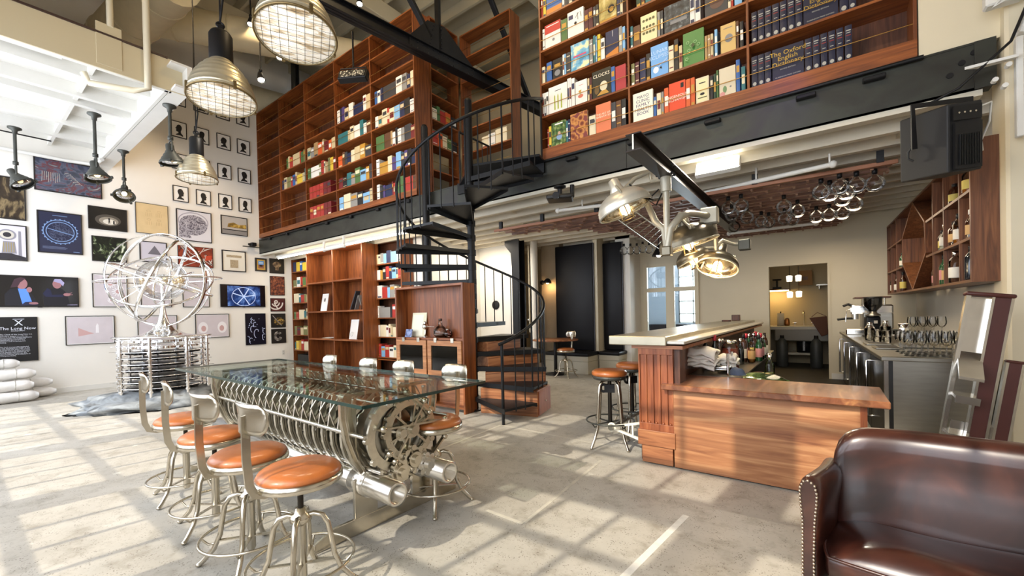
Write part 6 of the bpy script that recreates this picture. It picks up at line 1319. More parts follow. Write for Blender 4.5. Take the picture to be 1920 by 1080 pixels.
# ------------------------------------------------------------------ I-beam and surgical lamps
t = thing('i_beam', 'black I-beam running back from the mezzanine edge toward the bar', 'beam', (-1.21, 3.3, 2.70)); q = MB()
L2 = 4.6; q.box((-0.062, 0, -0.07), (0.062, L2, -0.06)); q.box((-0.062, 0, 0.06), (0.062, L2, 0.07)); q.box((-0.005, 0, -0.06), (0.005, L2, 0.06)); q.build('girder', mat('dark_brown_steel', '#2b2320', 0.4, 0.6), t); MB().box((-0.006, -0.003, -0.06), (0.006, 0, 0.06)).build('cut_end', NICKEL, t)
q = MB()
for y in (0.82, 0.9): q.ball((0.07, y, -0.05), 0.016, 8, 6); q.ball((-0.07, y, -0.05), 0.016, 8, 6); q.ball((0.07, y, 0.02), 0.016, 8, 6)
q.build('clamp_bolts', BLACK, t)
PGREY = mat('surgical_grey', '#a9a494', 0.4, 0.4, var=0.06)
def reflector(name, lab, c, up, R_, m, inner, hang, glowv):
    t = thing(name, lab, 'lamp', c, 0, 'surgical lamps over the bar', aim(up).to_euler()); M = Matrix.Identity(4)
    prof = [(R_, -0.02)]
    for i in range(11):
        u = i / 10; r = R_ * math.cos(u * PI / 2 * 0.86); prof += [(r + 0.004, R_ * 0.62 * math.sin(u * PI / 2)), (r - 0.004, R_ * 0.62 * math.sin(u * PI / 2) + 0.014)]
    MB().lathe(prof, 36).build('reflector', [m], t, solid=0.004)
    MB().lathe([(r - 0.012, z - 0.006) for r, z in prof[1:]], 36).build('inner_mirror', inner, t)
    MB().torus(R_, 0.008, T(0, 0, -0.015), 40, 6).build('rim', PGREY, t)
    q = MB()
    for a in (0, 120, 240): q.bar((0.05 * math.cos(rad(a)), 0.05 * math.sin(rad(a)), 0.08), (0.07 * math.cos(rad(a)), 0.07 * math.sin(rad(a)), -0.1), 0.012, 0.01)
    q.torus(0.07, 0.006, T(0, 0, -0.1), 20, 6); q.build('bulb_cage', mat('rim_bronze', ''), t)
    MB().ball((0, 0, 0.0), 0.05, 14, 8, sz=1.3).build('bulb', glow('surgical_bulb_%d' % glowv, '#ffe2b4', glowv), t)
    MB().lathe([(0.08, R_ * 0.62), (0.085, R_ * 0.66), (0.06, R_ * 0.66 + 0.06), (0.05, R_ * 0.66 + 0.14), (0.001, R_ * 0.66 + 0.16)], 20).build('cap', m, t)
    MI = aim(up).to_3x3().inverted(); w = lambda v: MI @ (Vector(v) - Vector(c))
    q = MB(); q.tube([(R_ * 0.9, 0, 0.0), (R_ * 0.8, 0, R_ * 0.5), (0.05, 0, R_ * 0.9), (-R_ * 0.8, 0, R_ * 0.5), (-R_ * 0.9, 0, 0.0)], 0.012, 8); q.build('yoke', PGREY, t)
    MB().tube([w(p) for p in hang], 0.022, 8).build('support_arm', PGREY, t)
def V(px, py, d_): return Vector((0, 0, EYE)) + ray(px, py) * d_
INM = mat('mirror_warm', '#c9bda6', 0.16, 1.0); DKR = mat('dark_reflector', '#6b6557', 0.35, 0.8, var=0.1); LTR = mat('pale_surgical', '#d6d0c0', 0.35, 0.5)
hub = V(1253, 470, 4.48)
ib = lambda y: Vector((-1.21, y, 2.63))
c1 = V(1172, 392, 4.24); reflector('surgical_lamp', 'big pale surgical lamp aimed to the right, left of the I-beam', c1, Vector((-0.35, -0.15, 1.0)), 0.27, LTR, INM, [c1 + Vector((0.0, 0, 0.2)), V(1190, 335, 4.28), V(1217, 322, 4.32), V(1222, 340, 4.32), ib(4.2)], 16)
c2 = V(1291, 458, 4.64); reflector('surgical_lamp', 'broad dark surgical lamp below the I-beam, seen from its side', c2, Vector((-0.25, -0.12, 1.0)), 0.31, DKR, INM, [c2 + Vector((0, 0, 0.22)), V(1285, 405, 4.64), V(1275, 400, 4.60), hub], 14)
c3 = V(1300, 487, 5.12); reflector('surgical_lamp', 'small dark surgical lamp behind the broad one, over the window', c3, Vector((-0.45, -0.1, 1.0)), 0.2, DKR, INM, [c3 + Vector((0, 0, 0.14)), V(1318, 466, 5.12), V(1345, 465, 5.12)], 10)
c4 = V(1345, 500, 4.72); reflector('surgical_lamp', 'round surgical lamp with a glaring bulb facing the room', c4, Vector((0.12, 0.45, 0.9)), 0.215, DKR, INM, [c4 + Vector((0, 0, 0.16)), V(1343, 465, 4.72), V(1341, 430, 4.72), V(1338, 405, 4.72)], 40)
t = thing('lamp_gantry', 'grey pole and bent arms carrying the surgical lamps', 'stand', ib(4.16)); o2 = Vector(ib(4.16))
top = ib(4.16); low = Vector((top.x, top.y, V(1253, 470, 4.12).z))
MB(o2).cyl(top, low, 0.03, n=14).build('pole', PGREY, t); MB(o2).cyl(top + Vector((0, 0, 0.0)), top - Vector((0, 0, 0.14)), 0.05, n=14).build('pole_collar', PGREY, t)
MB(o2).cbox(tuple(low + Vector((-0.045, -0.045, -0.06))), tuple(low + Vector((0.045, 0.045, 0.03))), 0.01).build('junction_box', DKR, t)
ae = V(1330, 405, 4.56); MB(o2).tube([low, low + Vector((0.03, 0, 0.2)), low + Vector((0.12, 0.02, 0.3)), V(1290, 400, 4.32), ae], 0.035, 10).build('bent_arm', PGREY, t); MB(o2).tube([low, low + Vector((-0.03, 0.02, 0.2)), low + Vector((-0.12, 0.05, 0.29)), V(1215, 385, 4.40)], 0.032, 10).build('bent_arm', PGREY, t)
MB(o2).cbox(tuple(ae + Vector((-0.09, -0.05, -0.09))), tuple(ae + Vector((0.09, 0.05, 0.09))), 0.015).build('counterweight', PGREY, t)
p5 = V(1343, 462, 4.72); p6 = V(1398, 459, 4.72); MB(o2).tube([p5, p5 + Vector((0.06, 0, 0.06)), p6 + Vector((-0.12, 0, 0.02)), p6], 0.02, 8).build('counterweight_arm', PGREY, t); MB(o2).cbox(tuple(p6 + Vector((-0.07, -0.05, -0.06))), tuple(p6 + Vector((0.05, 0.05, 0.06))), 0.01).build('counterweight', GUN, t)
MB(o2).tube([ae, V(1341, 430, 4.64), p5], 0.022, 8).build('drop_tube', PGREY, t)
for pts in ((V(1235, 355, 4.16), V(1215, 375, 4.16), V(1230, 385, 4.16), V(1245, 355, 4.16)), (V(1180, 345, 4.16), V(1200, 370, 4.16), V(1225, 375, 4.16))): MB(o2).tube(list(pts), 0.008, 6).build('cable', BLACK, t)
# ladder-like rack under the lattice
t = thing('hanging_rack', 'long silver ladder rack hanging behind the pale surgical lamp', 'rack', V(1240, 440, 7.0)); o2 = Vector(t.location); a1, a2, b1_, b2_ = on_z(1190, 395, 2.5), on_z(1260, 445, 2.5), on_z(1150, 405, 2.5), on_z(1240, 470, 2.5)
q = MB(o2); q.tube([a1, a2], 0.014, 8); q.tube([b1_, b2_], 0.014, 8); q.build('side_rail', NICKEL, t)
for i in range(9):
    u = (i + 0.5) / 9; MB(o2).tube([a1.lerp(a2, u), b1_.lerp(b2_, u)], 0.009, 6).build('rung', NICKEL, t)
p = V(1235, 480, 8.0); t = thing('pendant_lamp', 'small black cone pendant in front of the far window', 'lamp', p); MB().lathe([(0.13, 0), (0.12, 0.02), (0.05, 0.14), (0.045, 0.2), (0.001, 0.205)], 22).build('lamp_shade', BLACK, t, solid=0.003); MB().cyl((0, 0, 0.2), (0, 0, 2.75 - p.z), 0.012, n=8).build('stem', BLACK, t); MB().ball((0, 0, 0.02), 0.045, 12, 8).build('bulb', glow('warm_bulb', ''), t)
p = V(857, 440, 8.2); t = thing('pendant_lamp', 'small chrome dome pendant seen between the stair treads', 'lamp', p); MB().lathe([(0.12, 0), (0.11, 0.06), (0.05, 0.11), (0.001, 0.12)], 22).build('lamp_shade', CHROME, t, solid=0.003); MB().cyl((0, 0, 0.11), (0, 0, 3.05 - p.z), 0.012, n=8).build('stem', BLACK, t); MB().ball((0, 0, 0.02), 0.04, 12, 8).build('bulb', glow('warm_bulb', ''), t)
# ------------------------------------------------------------------ the bar
ZINC = mat('zinc_top', '#b9b29e', 0.3, 0.75, var=0.14, vscale=4, bump=0.04, bscale=12); PALEZ = mat('pale_ledge', '#d3d0c6', 0.3, 0.2, var=0.03)
bar = thing('bar_counter', 'long bar with a zinc top and fluted walnut end pillar', 'bar', (-1.3, 6.4, 0)); o = Vector(bar.location)
MB(o).cbox((-1.6, 3.64, 1.048), (-1.085, 9.3, 1.128), 0.006).build('zinc_top', ZINC, bar)
MB(o).cbox((-1.084, 3.66, 1.062), (-0.94, 9.3, 1.09), 0.006).build('service_ledge', PALEZ, bar)
MB(o).box((-1.4, 3.68, 1.018), (-0.96, 9.25, 1.047)).build('top_moulding', K_X, bar)
MB(o).box((-1.36, 3.78, 0), (-1.09, 9.25, 1.018)).build('body', D_Y, bar)
PX0, PX1, PY0 = -1.345, -1.045, 3.69
q = MB(o)
fl_w = 0.034
q.box((PX0, PY0, 0.3), (PX1, 3.8, 0.36)); q.box((PX0, PY0, 0.965), (PX1, 3.8, 1.018)); q.box((PX0, PY0 + 0.014, 0.36), (PX1, 3.8, 0.965))
cxs = [PX0 + 0.3 * (i + 0.5) / 5 for i in range(5)]; ed = [PX0] + [v for c in cxs for v in (c - fl_w / 2, c + fl_w / 2)] + [PX1]
for i in range(0, len(ed), 2): q.box((ed[i], PY0, 0.36), (ed[i + 1], PY0 + 0.014, 0.965))
q.build('fluted_pillar', K_Z, bar, bev=0.002)
q = MB(o)
for c in cxs:
    q.prism([(c - fl_w / 2, 0.968)] + [(c - fl_w / 2, 0.945)] + [(c - fl_w / 2 * math.cos(rad(a)), 0.945 + fl_w / 2 * math.sin(rad(a))) for a in range(20, 180, 20)] + [(c + fl_w / 2, 0.945), (c + fl_w / 2, 0.968)], 0, 0.013, T(0, PY0 + 0.014, 0) @ RX(90)) if False else None
    q.ball((c, PY0 + 0.012, 0.366), 0.013, 8, 5)
q.build('flute_ends', K_Z, bar)
MB(o).box((PX0 - 0.01, PY0 - 0.014, 0.165), (PX1 + 0.012, 3.8, 0.3)).build('pillar_block', K_X, bar, bev=0.003)
MB(o).box((PX0 + 0.022, PY0, 0.012), (PX1 - 0.012, 3.8, 0.165)).build('pillar_foot', K_X, bar, bev=0.003)
MB(o).box((PX1, 3.72, 0.3), (PX1 + 0.05, 3.9, 1.018)).build('return_board', D_Z, bar)
WB = mat('cream_cast_bracket', '#e2ddcc', 0.45)
for y in (3.86, 4.9, 6.2):
    q = MB(o); q.bar((-1.37, y, 0.12), (-1.37, y, 0.33), 0.03, 0.03, 0, (0, 1, 0)); q.bar((-1.37, y, 0.31), (-1.66, y, 0.235), 0.022, 0.022, 0, (0, 1, 0)); q.bar((-1.37, y, 0.14), (-1.66, y, 0.215), 0.022, 0.022, 0, (0, 1, 0)); q.bar((-1.47, y, 0.17), (-1.47, y, 0.28), 0.016, 0.016, 0, (0, 1, 0)); q.torus(0.034, 0.012, T(-1.68, y, 0.225) @ RX(90), 18, 8); q.build('rail_bracket', WB, bar)
MB(o).cyl((-1.68, 3.82, 0.225), (-1.68, 9.2, 0.225), 0.026, n=14).build('foot_rail', STEEL, bar)
MB(o).box((-1.08, 4.36, 0.70), (-0.62, 7.4, 0.715)).build('under_shelf', STEEL, bar)
MB(o).box((-1.08, 4.36, 0.2), (-0.66, 7.4, 0.7)).build('under_cabinet', BLK2, bar)
# lower counter
lc = thing('service_counter', 'low walnut counter with a butcher-block top facing the room', 'counter', (-0.4, 3.95, 0)); o = Vector(lc.location)
blk = ramp_mat('butcher_block', [(0.28, '#5c3220'), (0.45, '#7d4b30'), (0.6, '#94603f'), (0.75, '#b98450')], 1.3, (9, 1.2, 9), 0.33, dist=0.8, detail=7, coat=0.3)
q = MB(o); q.cbox((-1.13, 3.62, 0.678), (0.335, 4.27, 0.725), 0.006); q.build('counter_top', blk, lc)
MB(o).box((-1.044, 3.69, 0.012), (0.185, 3.72, 0.678)).build('front_panel', wood('bar_panel', '#7a4a30', '#a06c47', '#c49468', 'x', 0.4, 0.8), lc)
MB(o).box((0.185, 3.685, 0), (0.222, 4.2, 0.678)).build('end_panel', K_Z, lc); MB(o).box((-1.044, 3.71, 0), (0.2, 3.74, 0.03)).build('plinth', BLK2, lc); MB(o).box((-1.0, 3.73, 0.05), (0.18, 4.18, 0.64)).build('carcass', D_Y, lc)
# towels on a wire rack
wr = thing('wire_rack', 'chrome wire shelf rack behind the low counter', 'rack', (-0.92, 4.5, 0.72)); o = Vector(wr.location)
for x in (-1.12, -0.74):
    for y in (4.4, 4.62): MB(o).cyl((x, y, 0.722), (x, y, 0.93), 0.013, n=10).build('post', CHROME, wr)
q = MB(o)
for i in range(9): q.cyl((-1.12, 4.4 + 0.0275 * i, 0.79), (-0.74, 4.4 + 0.0275 * i, 0.79), 0.004, n=6)
for y in (4.4, 4.62): q.cyl((-1.12, y, 0.775), (-0.74, y, 0.775), 0.005, n=6)
q.build('wire_shelf', CHROME, wr)
TOW = mat('white_towel', '#efe9df', 0.9, var=0.05, vscale=30, bump=0.4, bscale=120)
def towels(cx, cy, cz, w, d, h, n, name, lab):
    t = thing(name, lab, 'towel', (cx, cy, cz))
    for k in range(n):
        vs = []; fs = []; nu, nv = 18, 12; z = h * k / n; ph = k * 1.7
        for j in range(nv + 1):
            for i in range(nu + 1):
                u, v = -1 + 2 * i / nu, -1 + 2 * j / nv; dr = max(0, abs(u) - 0.75) * 0.9 + max(0, -v - 0.6) * 1.1
                vs.append((u * w / 2 * (1 + 0.06 * math.sin(3 * v + ph)) + 0.015 * math.sin(ph), v * d / 2 * (1 + 0.05 * math.sin(2 * u + ph)), z + h / n * 1.0 - dr * h * 0.9 * (0.5 + 0.5 * k / n) + 0.008 * math.sin(6 * u + ph) + 0.01 * math.sin(4 * v - ph + 3 * u)))
        for j in range(nv):
            for i in range(nu): a = j * (nu + 1) + i; fs.append((a, a + 1, a + nu + 2, a + nu + 1))
        MB().add(vs, fs, 0, True).build('fold', TOW, t, solid=0.016)
    return t
towels(-0.985, 4.47, 0.8, 0.28, 0.26, 0.17, 5, 'towel_stack', 'pile of folded white towels on the chrome wire rack')
towels(-0.79, 4.68, 0.79, 0.18, 0.2, 0.1, 3, 'towel_stack', 'smaller cream towel draped behind the rack post')
# bottles and jars
def bottle_mb(t, h, r, gm, cap, label, style=0, liquid=None):
    if style == 0: prof = [(0.001, 0.002), (r * 0.95, 0.003), (r, 0.012), (r, h * 0.58), (r * 0.9, h * 0.64), (r * 0.36, h * 0.76), (r * 0.34, h * 0.97), (r * 0.4, h * 0.975), (r * 0.4, h * 0.99)]
    elif style == 1: prof = [(0.001, 0.002), (r * 0.92, 0.003), (r, 0.015), (r, h * 0.66), (r * 0.8, h * 0.75), (r * 0.42, h * 0.82), (r * 0.4, h * 0.96), (r * 0.48, h * 0.965), (r * 0.48, h * 0.99)]
    else: prof = [(0.001, 0.002), (r * 0.8, 0.003), (r, 0.05), (r * 0.95, h * 0.5), (r * 0.5, h * 0.66), (r * 0.3, h * 0.72), (r * 0.3, h * 0.98)]
    MB().lathe(prof, 18).build('glass_body', gm, t)
    MB().lathe([(r * 0.36, h * 0.84), (r * 0.46, h * 0.845), (r * 0.44, h * 1.0), (0.001, h * 1.005)], 14).build('cap', cap, t)
    if label: MB().lathe([(r * 1.012, h * 0.16), (r * 1.02, h * 0.165), (r * 1.02, h * 0.48), (r * 1.012, h * 0.485)], 18).build('paper_label', label, t)
    if liquid: MB().lathe([(0.001, 0.008), (r * 0.93, 0.01), (r * 0.93, h * 0.5), (0.001, h * 0.505)], 16).build('liquid', liquid, t)
GDK = mat('dark_bottle_glass', '#0d130e', 0.08, 0, coat=0.6); GGR = mat('green_bottle_glass', '#1d4a2a', 0.08, coat=0.6); GBR = mat('brown_bottle_glass', '#3b1d0e', 0.08, coat=0.6); GCL = thin_glass('clear_bottle_glass', '#f6f7f4', 1.2, 0.02, 1.4)
GBL = mat('blue_black_bottle', '#10151f', 0.1, coat=0.6); LA_, LB_, LC_, LD_ = mat('label_white', '#e6e0d2', 0.6), mat('label_tan', '#c9a26a', 0.6), mat('label_pink', '#c98a8a', 0.6), mat('label_yellow', '#cdbb62', 0.6)
AMB = mat('amber_spirit', '#a8631c', 0.2); RUM = mat('dark_spirit', '#54250e', 0.2); PALE = mat('pale_spirit', '#cfd0b4', 0.2)
CR, CB, CS, CW_ = mat('cap_red', '#a52233', 0.4), BLK2, CHROME, mat('cap_white', '#e9e6df', 0.4)
bn = 0
def bottle(x, y, z, h, r, gm, cap, label, style, lab, liquid=None, grp='bottles along the bar well'):
    t = thing('bottle', lab, 'bottle', (x, y, z), 0, grp); bottle_mb(t, h, r, gm, cap, label, style, liquid); return t
ZS = 0.717
for px, lab in ((1323, 'left dark wine bottle with a red cap behind the towels'), (1340, 'right dark wine bottle with a red cap behind the towels')):
    p = on_y(px, 650, 4.85); bottle(p.x, 4.85, ZS, 0.36, 0.04, GDK, CR, LA_, 0, lab)
def jar(px, y, h, r, fill, lab):
    p = on_y(px, 650, y); t = thing('glass_jar', lab, 'jar', (p.x, y, ZS)); MB().lathe([(0.001, 0.003), (r * 0.95, 0.004), (r, 0.02), (r, h * 0.78), (r * 0.75, h * 0.88), (r * 0.72, h * 0.92)], 22).build('glass_body', GCL, t); MB().lathe([(0.001, 0.01), (r * 0.93, 0.012), (r * 0.93, h * 0.72), (0.001, h * 0.725)], 20).build('contents', fill, t); MB().lathe([(r * 0.7, h * 0.89), (r * 0.78, h * 0.895), (r * 0.78, h), (0.001, h * 1.005)], 22).build('lid', CHROME, t)
jar(1349, 5.0, 0.31, 0.055, mat('brown_pickle', '#7d5230', 0.4, var=0.4, vscale=40), 'tall jar of brown preserves behind the wine bottles')
jar(1369, 4.85, 0.31, 0.082, ramp_mat('red_berries', [(0.35, '#4a140c'), (0.5, '#8d2f1a'), (0.7, '#b5562e')], 30), 'big jar of red preserves with a metal lid')
rr = random.Random(21); spec = [(GDK, CS, None, 0), (GBR, CB, LA_, 1), (GDK, CR, LC_, 0), (GGR, CS, LA_, 0), (GCL, CB, LB_, 1), (GBR, CS, LD_, 1), (GDK, CR, None, 0), (GDK, CS, LA_, 0), (GGR, CB, LC_, 0), (GCL, CS, LA_, 1)]
pxs = [1388, 1394, 1399, 1404, 1409, 1413, 1417, 1421, 1425, 1429, 1433, 1437, 1441, 1445]
for i, px in enumerate(pxs):
    y = 5.4 + 0.16 * (i % 4) + 0.05 * i; p = on_y(px, 650, y); s_ = spec[i % len(spec)]
    bottle(min(p.x, -0.64), y, ZS, rr.uniform(0.28, 0.36), 0.038, s_[0], s_[1], s_[2], s_[3], '%s %s bottle in the crowded well beyond the jars, counted from the left' % (ORD[i], {GDK: 'dark', GBR: 'brown', GGR: 'green', GCL: 'clear'}[s_[0]]), AMB if s_[0] is GCL else None)
p = on_y(1443, 690, 4.75); bottle(p.x, 4.75, 0.55, 0.36, 0.042, GCL, CS, None, 1, 'olive green oil bottle at the right end of the bar well', mat('olive_oil', '#5b6a1c', 0.2))
p = on_y(1425, 700, 4.7); t = thing('well_cabinet', 'low steel speed rack holding the greens and oil bottle', 'rack', (p.x, 4.7, 0)); MB().box((-0.22, -0.3, 0.1), (0.2, 0.3, 0.545)).build('body', BLK2, t); MB().cbox((-0.24, -0.32, 0.53), (0.22, 0.32, 0.55), 0.004).build('top', STEEL, t)
p = on_y(1425, 705, 4.5); t = thing('herb_bowl', 'wide bowl of green herbs under clear wrap behind the low counter', 'bowl', (p.x, 4.52, 0.552)); MB().lathe([(0.001, 0.002), (0.12, 0.003), (0.2, 0.05), (0.235, 0.11), (0.225, 0.11), (0.19, 0.055), (0.001, 0.01)], 32).build('bowl_body', STEEL, t)
vs, fs = blob((0, 0, 0.09), 0.215, 0.215, 0.09, 36, 14, 4, 0.3); MB().add(vs, fs, 0, True).build('herbs', ramp_mat('green_herbs', [(0.35, '#24401c'), (0.5, '#4f7a2f'), (0.65, '#8fae5a'), (0.75, '#d8dcae')], 22, bump=0.4), t)['kind'] = 'stuff'
vs, fs = blob((0, 0, 0.1), 0.232, 0.232, 0.1, 30, 12, 6, 0.08); MB().add(vs, fs, 0, True).build('clear_wrap', thin_glass('plastic_wrap', '#f6f8f4', 1.2, 0.08), t)
p = on_y(1385, 702, 4.42); t = thing('cloth', 'blue denim cloth hanging beside the wire rack', 'cloth', (p.x, 4.36, 0.74)); vs, fs = blob((0, 0, 0), 0.07, 0.05, 0.07, 20, 10, 9, 0.3); MB().add(vs, fs, 0, True).build('fabric', mat('denim', '#4f5a6e', 0.8, var=0.15), t)
for px, s_, lab in ((1362, 0, 'dark square block on the far end of the bar top'), (1380, 1, 'small dark box on the far end of the bar top')):
    p = on_z(px, 603 if s_ == 0 else 601, 1.128); t = thing('menu_holder', lab, 'holder', p); MB().cbox((-0.07, -0.04, 0.0), (0.07, 0.04, 0.03 if s_ == 0 else 0.11), 0.006).build('body', D_Z, t)
# ------------------------------------------------------------------ steel back counter
bc = thing('back_counter', 'stainless back counter with a sheer end panel facing the room', 'counter', (0.41, 4.9, 0), 2.25)
L_ = 4.62; MB().cbox((-0.02, -0.02, 0.868), (0.66, L_, 0.905), 0.005).build('counter_top', STEEL, bc); MB().box((0.0, 0.0, 0.02), (0.64, 0.02, 0.868)).build('end_panel', STEEL, bc, bev=0.002); MB().box((0, -0.006, 0.02), (0.03, 0.03, 0.868)).build('corner_post', ALU, bc); MB().box((0.03, -0.004, 0.02), (0.06, 0.02, 0.868)).build('shadow_gap', BLK2, bc); MB().box((0.05, 0.03, 0.03), (0.64, L_ - 0.02, 0.866)).build('carcass', BLK2, bc)
for i in range(5):
    y0 = 0.06 + 0.9 * i; d = MB().box((0.012, y0, 0.05), (0.05, y0 + 0.88, 0.85)).build('door', mat('dark_steel_door', '#3a3934', 0.22, 0.9), bc, bev=0.003)
    MB().tube([(0.012, y0 + 0.82, 0.2), (-0.03, y0 + 0.82, 0.2), (-0.03, y0 + 0.82, 0.78), (0.012, y0 + 0.82, 0.78)], 0.011, 8).build('handle', CHROME, d)
wg0 = None
WG = thin_glass('wine_glass', '#fbfbfa', 1.2, 0.02, 1.36)
def wine_glass(p, lab, k=1.0):
    global wg0
    if wg0 is None:
        t = thing('wine_glass', lab, 'glass', p, 0, 'wine glasses on the steel counter')
        MB().lathe([(0.001, 0.004), (0.033, 0.003), (0.033, 0.001), (0.034, 0.004), (0.006, 0.009), (0.004, 0.02), (0.004, 0.085), (0.008, 0.092)], 16).build('foot', WG, t); MB().lathe([(0.006, 0.09), (0.022, 0.1), (0.036, 0.125), (0.038, 0.15), (0.034, 0.185), (0.031, 0.2)], 18).build('bowl', WG, t); wg0 = t
    else: dup(wg0, p, None, lab)
ca, sa = math.cos(rad(2.25)), math.sin(rad(2.25))
def ctr(x, y, z=0.906): return (0.41 + ca * x - sa * y, 4.9 + sa * x + ca * y, z)
for r in range(6):
    for c in range(6): wine_glass(ctr(0.18 + 0.078 * c + 0.02 * (r % 2), 0.1 + 0.1 * r), 'stemmed wine glass in the %s row from the front, %s from the left, steel counter' % (ORD[r], ORD[c]))
t = thing('steel_box', 'brushed steel box shelf behind the rows of wine glasses', 'box', ctr(0.34, 1.0), 2.25); MB().cbox((-0.1, 0, 0), (0.3, 0.4, 0.12), 0.006).build('casing', STEEL, t); MB().box((-0.09, -0.003, 0.012), (0.29, 0, 0.108)).build('front_face', ALU, t)
for c in range(4): wine_glass(ctr(0.36 + 0.075 * c, 1.1, 1.027), 'stemmed wine glass on top of the steel box, %s from the left' % ORD[c])
for c in range(3): wine_glass(ctr(0.4 + 0.075 * c, 1.22, 1.027), 'stemmed wine glass in the back row on the steel box, %s from the left' % ORD[c])
t = thing('shaker', 'polished cocktail shaker tin beside the raised glasses', 'shaker', ctr(0.29, 1.05, 1.027)); MB().lathe([(0.03, 0), (0.034, 0.0), (0.046, 0.13), (0.044, 0.13), (0.001, 0.01)], 20).build('tin_body', CHROME, t); MB().torus(0.045, 0.003, T(0, 0, 0.13), 24, 6).build('rim', CHROME, t)
for i, (x, y, lab) in enumerate(((0.12, 0.75, 'near steel drip tray set in the counter front'), (0.1, 1.3, 'far steel drip tray beyond the near one'))):
    t = thing('drip_tray', lab, 'tray', ctr(x, y), 2.25); MB().cbox((-0.09, 0, 0), (0.13, 0.3, 0.02), 0.006).build('tray_body', STEEL, t); MB().box((-0.06, 0.03, 0.0205), (0.1, 0.27, 0.022)).build('dark_grille', BLK2, t)
for i in range(6):
    t = thing('tumbler', 'low glass tumbler in the stack beyond the trays, %s %s' % ('bottom' if i < 3 else 'top', ('left', 'middle', 'right')[i % 3]), 'glass', ctr(0.16 + 0.09 * (i % 3), 1.75, 0.906 + 0.075 * (i // 3)), 0, 'stacked low tumblers'); MB().lathe([(0.001, 0.004), (0.036, 0.004), (0.042, 0.07), (0.038, 0.07), (0.033, 0.012), (0.001, 0.012)], 18).build('glass_body', WG, t); MB().torus(0.04, 0.002, T(0, 0, 0.07), 20, 5).build('rim', WG, t)
for i, (x, y, h, lab) in enumerate(((0.14, 2.2, 0.16, 'near clear mixing jar in front of the black grinder'), (0.3, 2.25, 0.18, 'far clear mixing jar in front of the black grinder'))):
    t = thing('mixing_jar', lab, 'jar', ctr(x, y)); MB().lathe([(0.001, 0.004), (0.05, 0.004), (0.055, h), (0.051, h), (0.046, 0.012), (0.001, 0.012)], 20).build('glass_body', WG, t); MB().lathe([(0.05, h), (0.04, h + 0.02), (0.03, h + 0.05), (0.03, h + 0.07), (0.001, h + 0.072)], 18).build('strainer_top', CHROME, t)
# grinder
g = thing('coffee_grinder', 'black coffee grinder with a clear bean hopper', 'grinder', ctr(0.25, 2.9), 10)
MB().cbox((-0.1, -0.12, 0), (0.1, 0.12, 0.03), 0.01).build('base', BLK2, g); MB().cbox((-0.085, -0.03, 0.03), (0.085, 0.11, 0.3), 0.03, seg=3).build('body', BLACK, g); MB().lathe([(0.08, 0.3), (0.085, 0.305), (0.085, 0.32), (0.05, 0.34), (0.04, 0.37)], 22).build('collar', STEEL, g)
MB().lathe([(0.04, 0.36), (0.05, 0.38), (0.1, 0.44), (0.105, 0.56)], 24).build('hopper', thin_glass('smoked_glass', '#8d9096', 1.6), g); MB().lathe([(0.001, 0.575), (0.108, 0.57), (0.108, 0.555)], 24).build('hopper_lid', BLK2, g); MB().box((-0.02, -0.12, 0.2), (0.02, -0.03, 0.24)).build('chute', CHROME, g); MB().cyl((0, -0.1, 0.03), (0, -0.1, 0.12), 0.035, n=16).build('dose_cup', CHROME, g)
e = thing('espresso_machine', 'chrome espresso machine with black handles at the far end', 'coffee machine', ctr(0.26, 3.75), 0)
MB().cbox((-0.26, -0.28, 0.0), (0.3, 0.3, 0.09), 0.015).build('drip_base', CHROME, e); MB().cbox((-0.06, -0.26, 0.09), (0.3, 0.3, 0.34), 0.02).build('back_body', STEEL, e); MB().cbox((-0.2, -0.26, 0.32), (0.3, 0.3, 0.46), 0.02).build('head', CHROME, e)
for y in (-0.14, 0.12):
    MB().cyl((-0.14, y, 0.24), (-0.14, y, 0.33), 0.04, n=16).build('group_head', CHROME, e); MB().tube([(-0.16, y, 0.25), (-0.24, y - 0.02, 0.25), (-0.36, y - 0.04, 0.235)], 0.014, 8).build('portafilter_handle', BLK2, e); MB().tube([(-0.16, y, 0.44), (-0.22, y, 0.48), (-0.28, y - 0.02, 0.45)], 0.018, 8).build('lever_knob', BLK2, e)
MB().cyl((0, -0.05, 0.46), (0, -0.05, 0.58), 0.06, n=18).build('boiler_dome', CHROME, e); MB().cbox((-0.15, -0.25, 0.56), (0.28, 0.28, 0.585), 0.006).build('cup_rail', mat('cup_shelf_wood', '#5b3a26', 0.4), e)
for y in (-0.24, 0.26): MB().cyl((0.2, y, 0.46), (0.2, y, 0.56), 0.01, n=8).build('rail_post', NICKEL, e)
MB().tube([(-0.2, -0.2, 0.4), (-0.25, -0.22, 0.38), (-0.26, -0.22, 0.2)], 0.007, 6).build('steam_wand', CHROME, e); MB().box((-0.2, -0.262, 0.36), (-0.05, -0.258, 0.42)).build('badge_plate', ALU, e)
t = thing('plate_stack', 'stack of dark green plates against the bar wall', 'plates', ctr(0.48, 2.5)); [MB().lathe([(0.001, 0.014 * i), (0.06, 0.014 * i), (0.1, 0.014 * i + 0.012), (0.1, 0.014 * i + 0.015), (0.001, 0.014 * i + 0.006)], 22).build('plate', mat('dark_green_plate', '#2f3a36', 0.3), t) for i in range(9)]
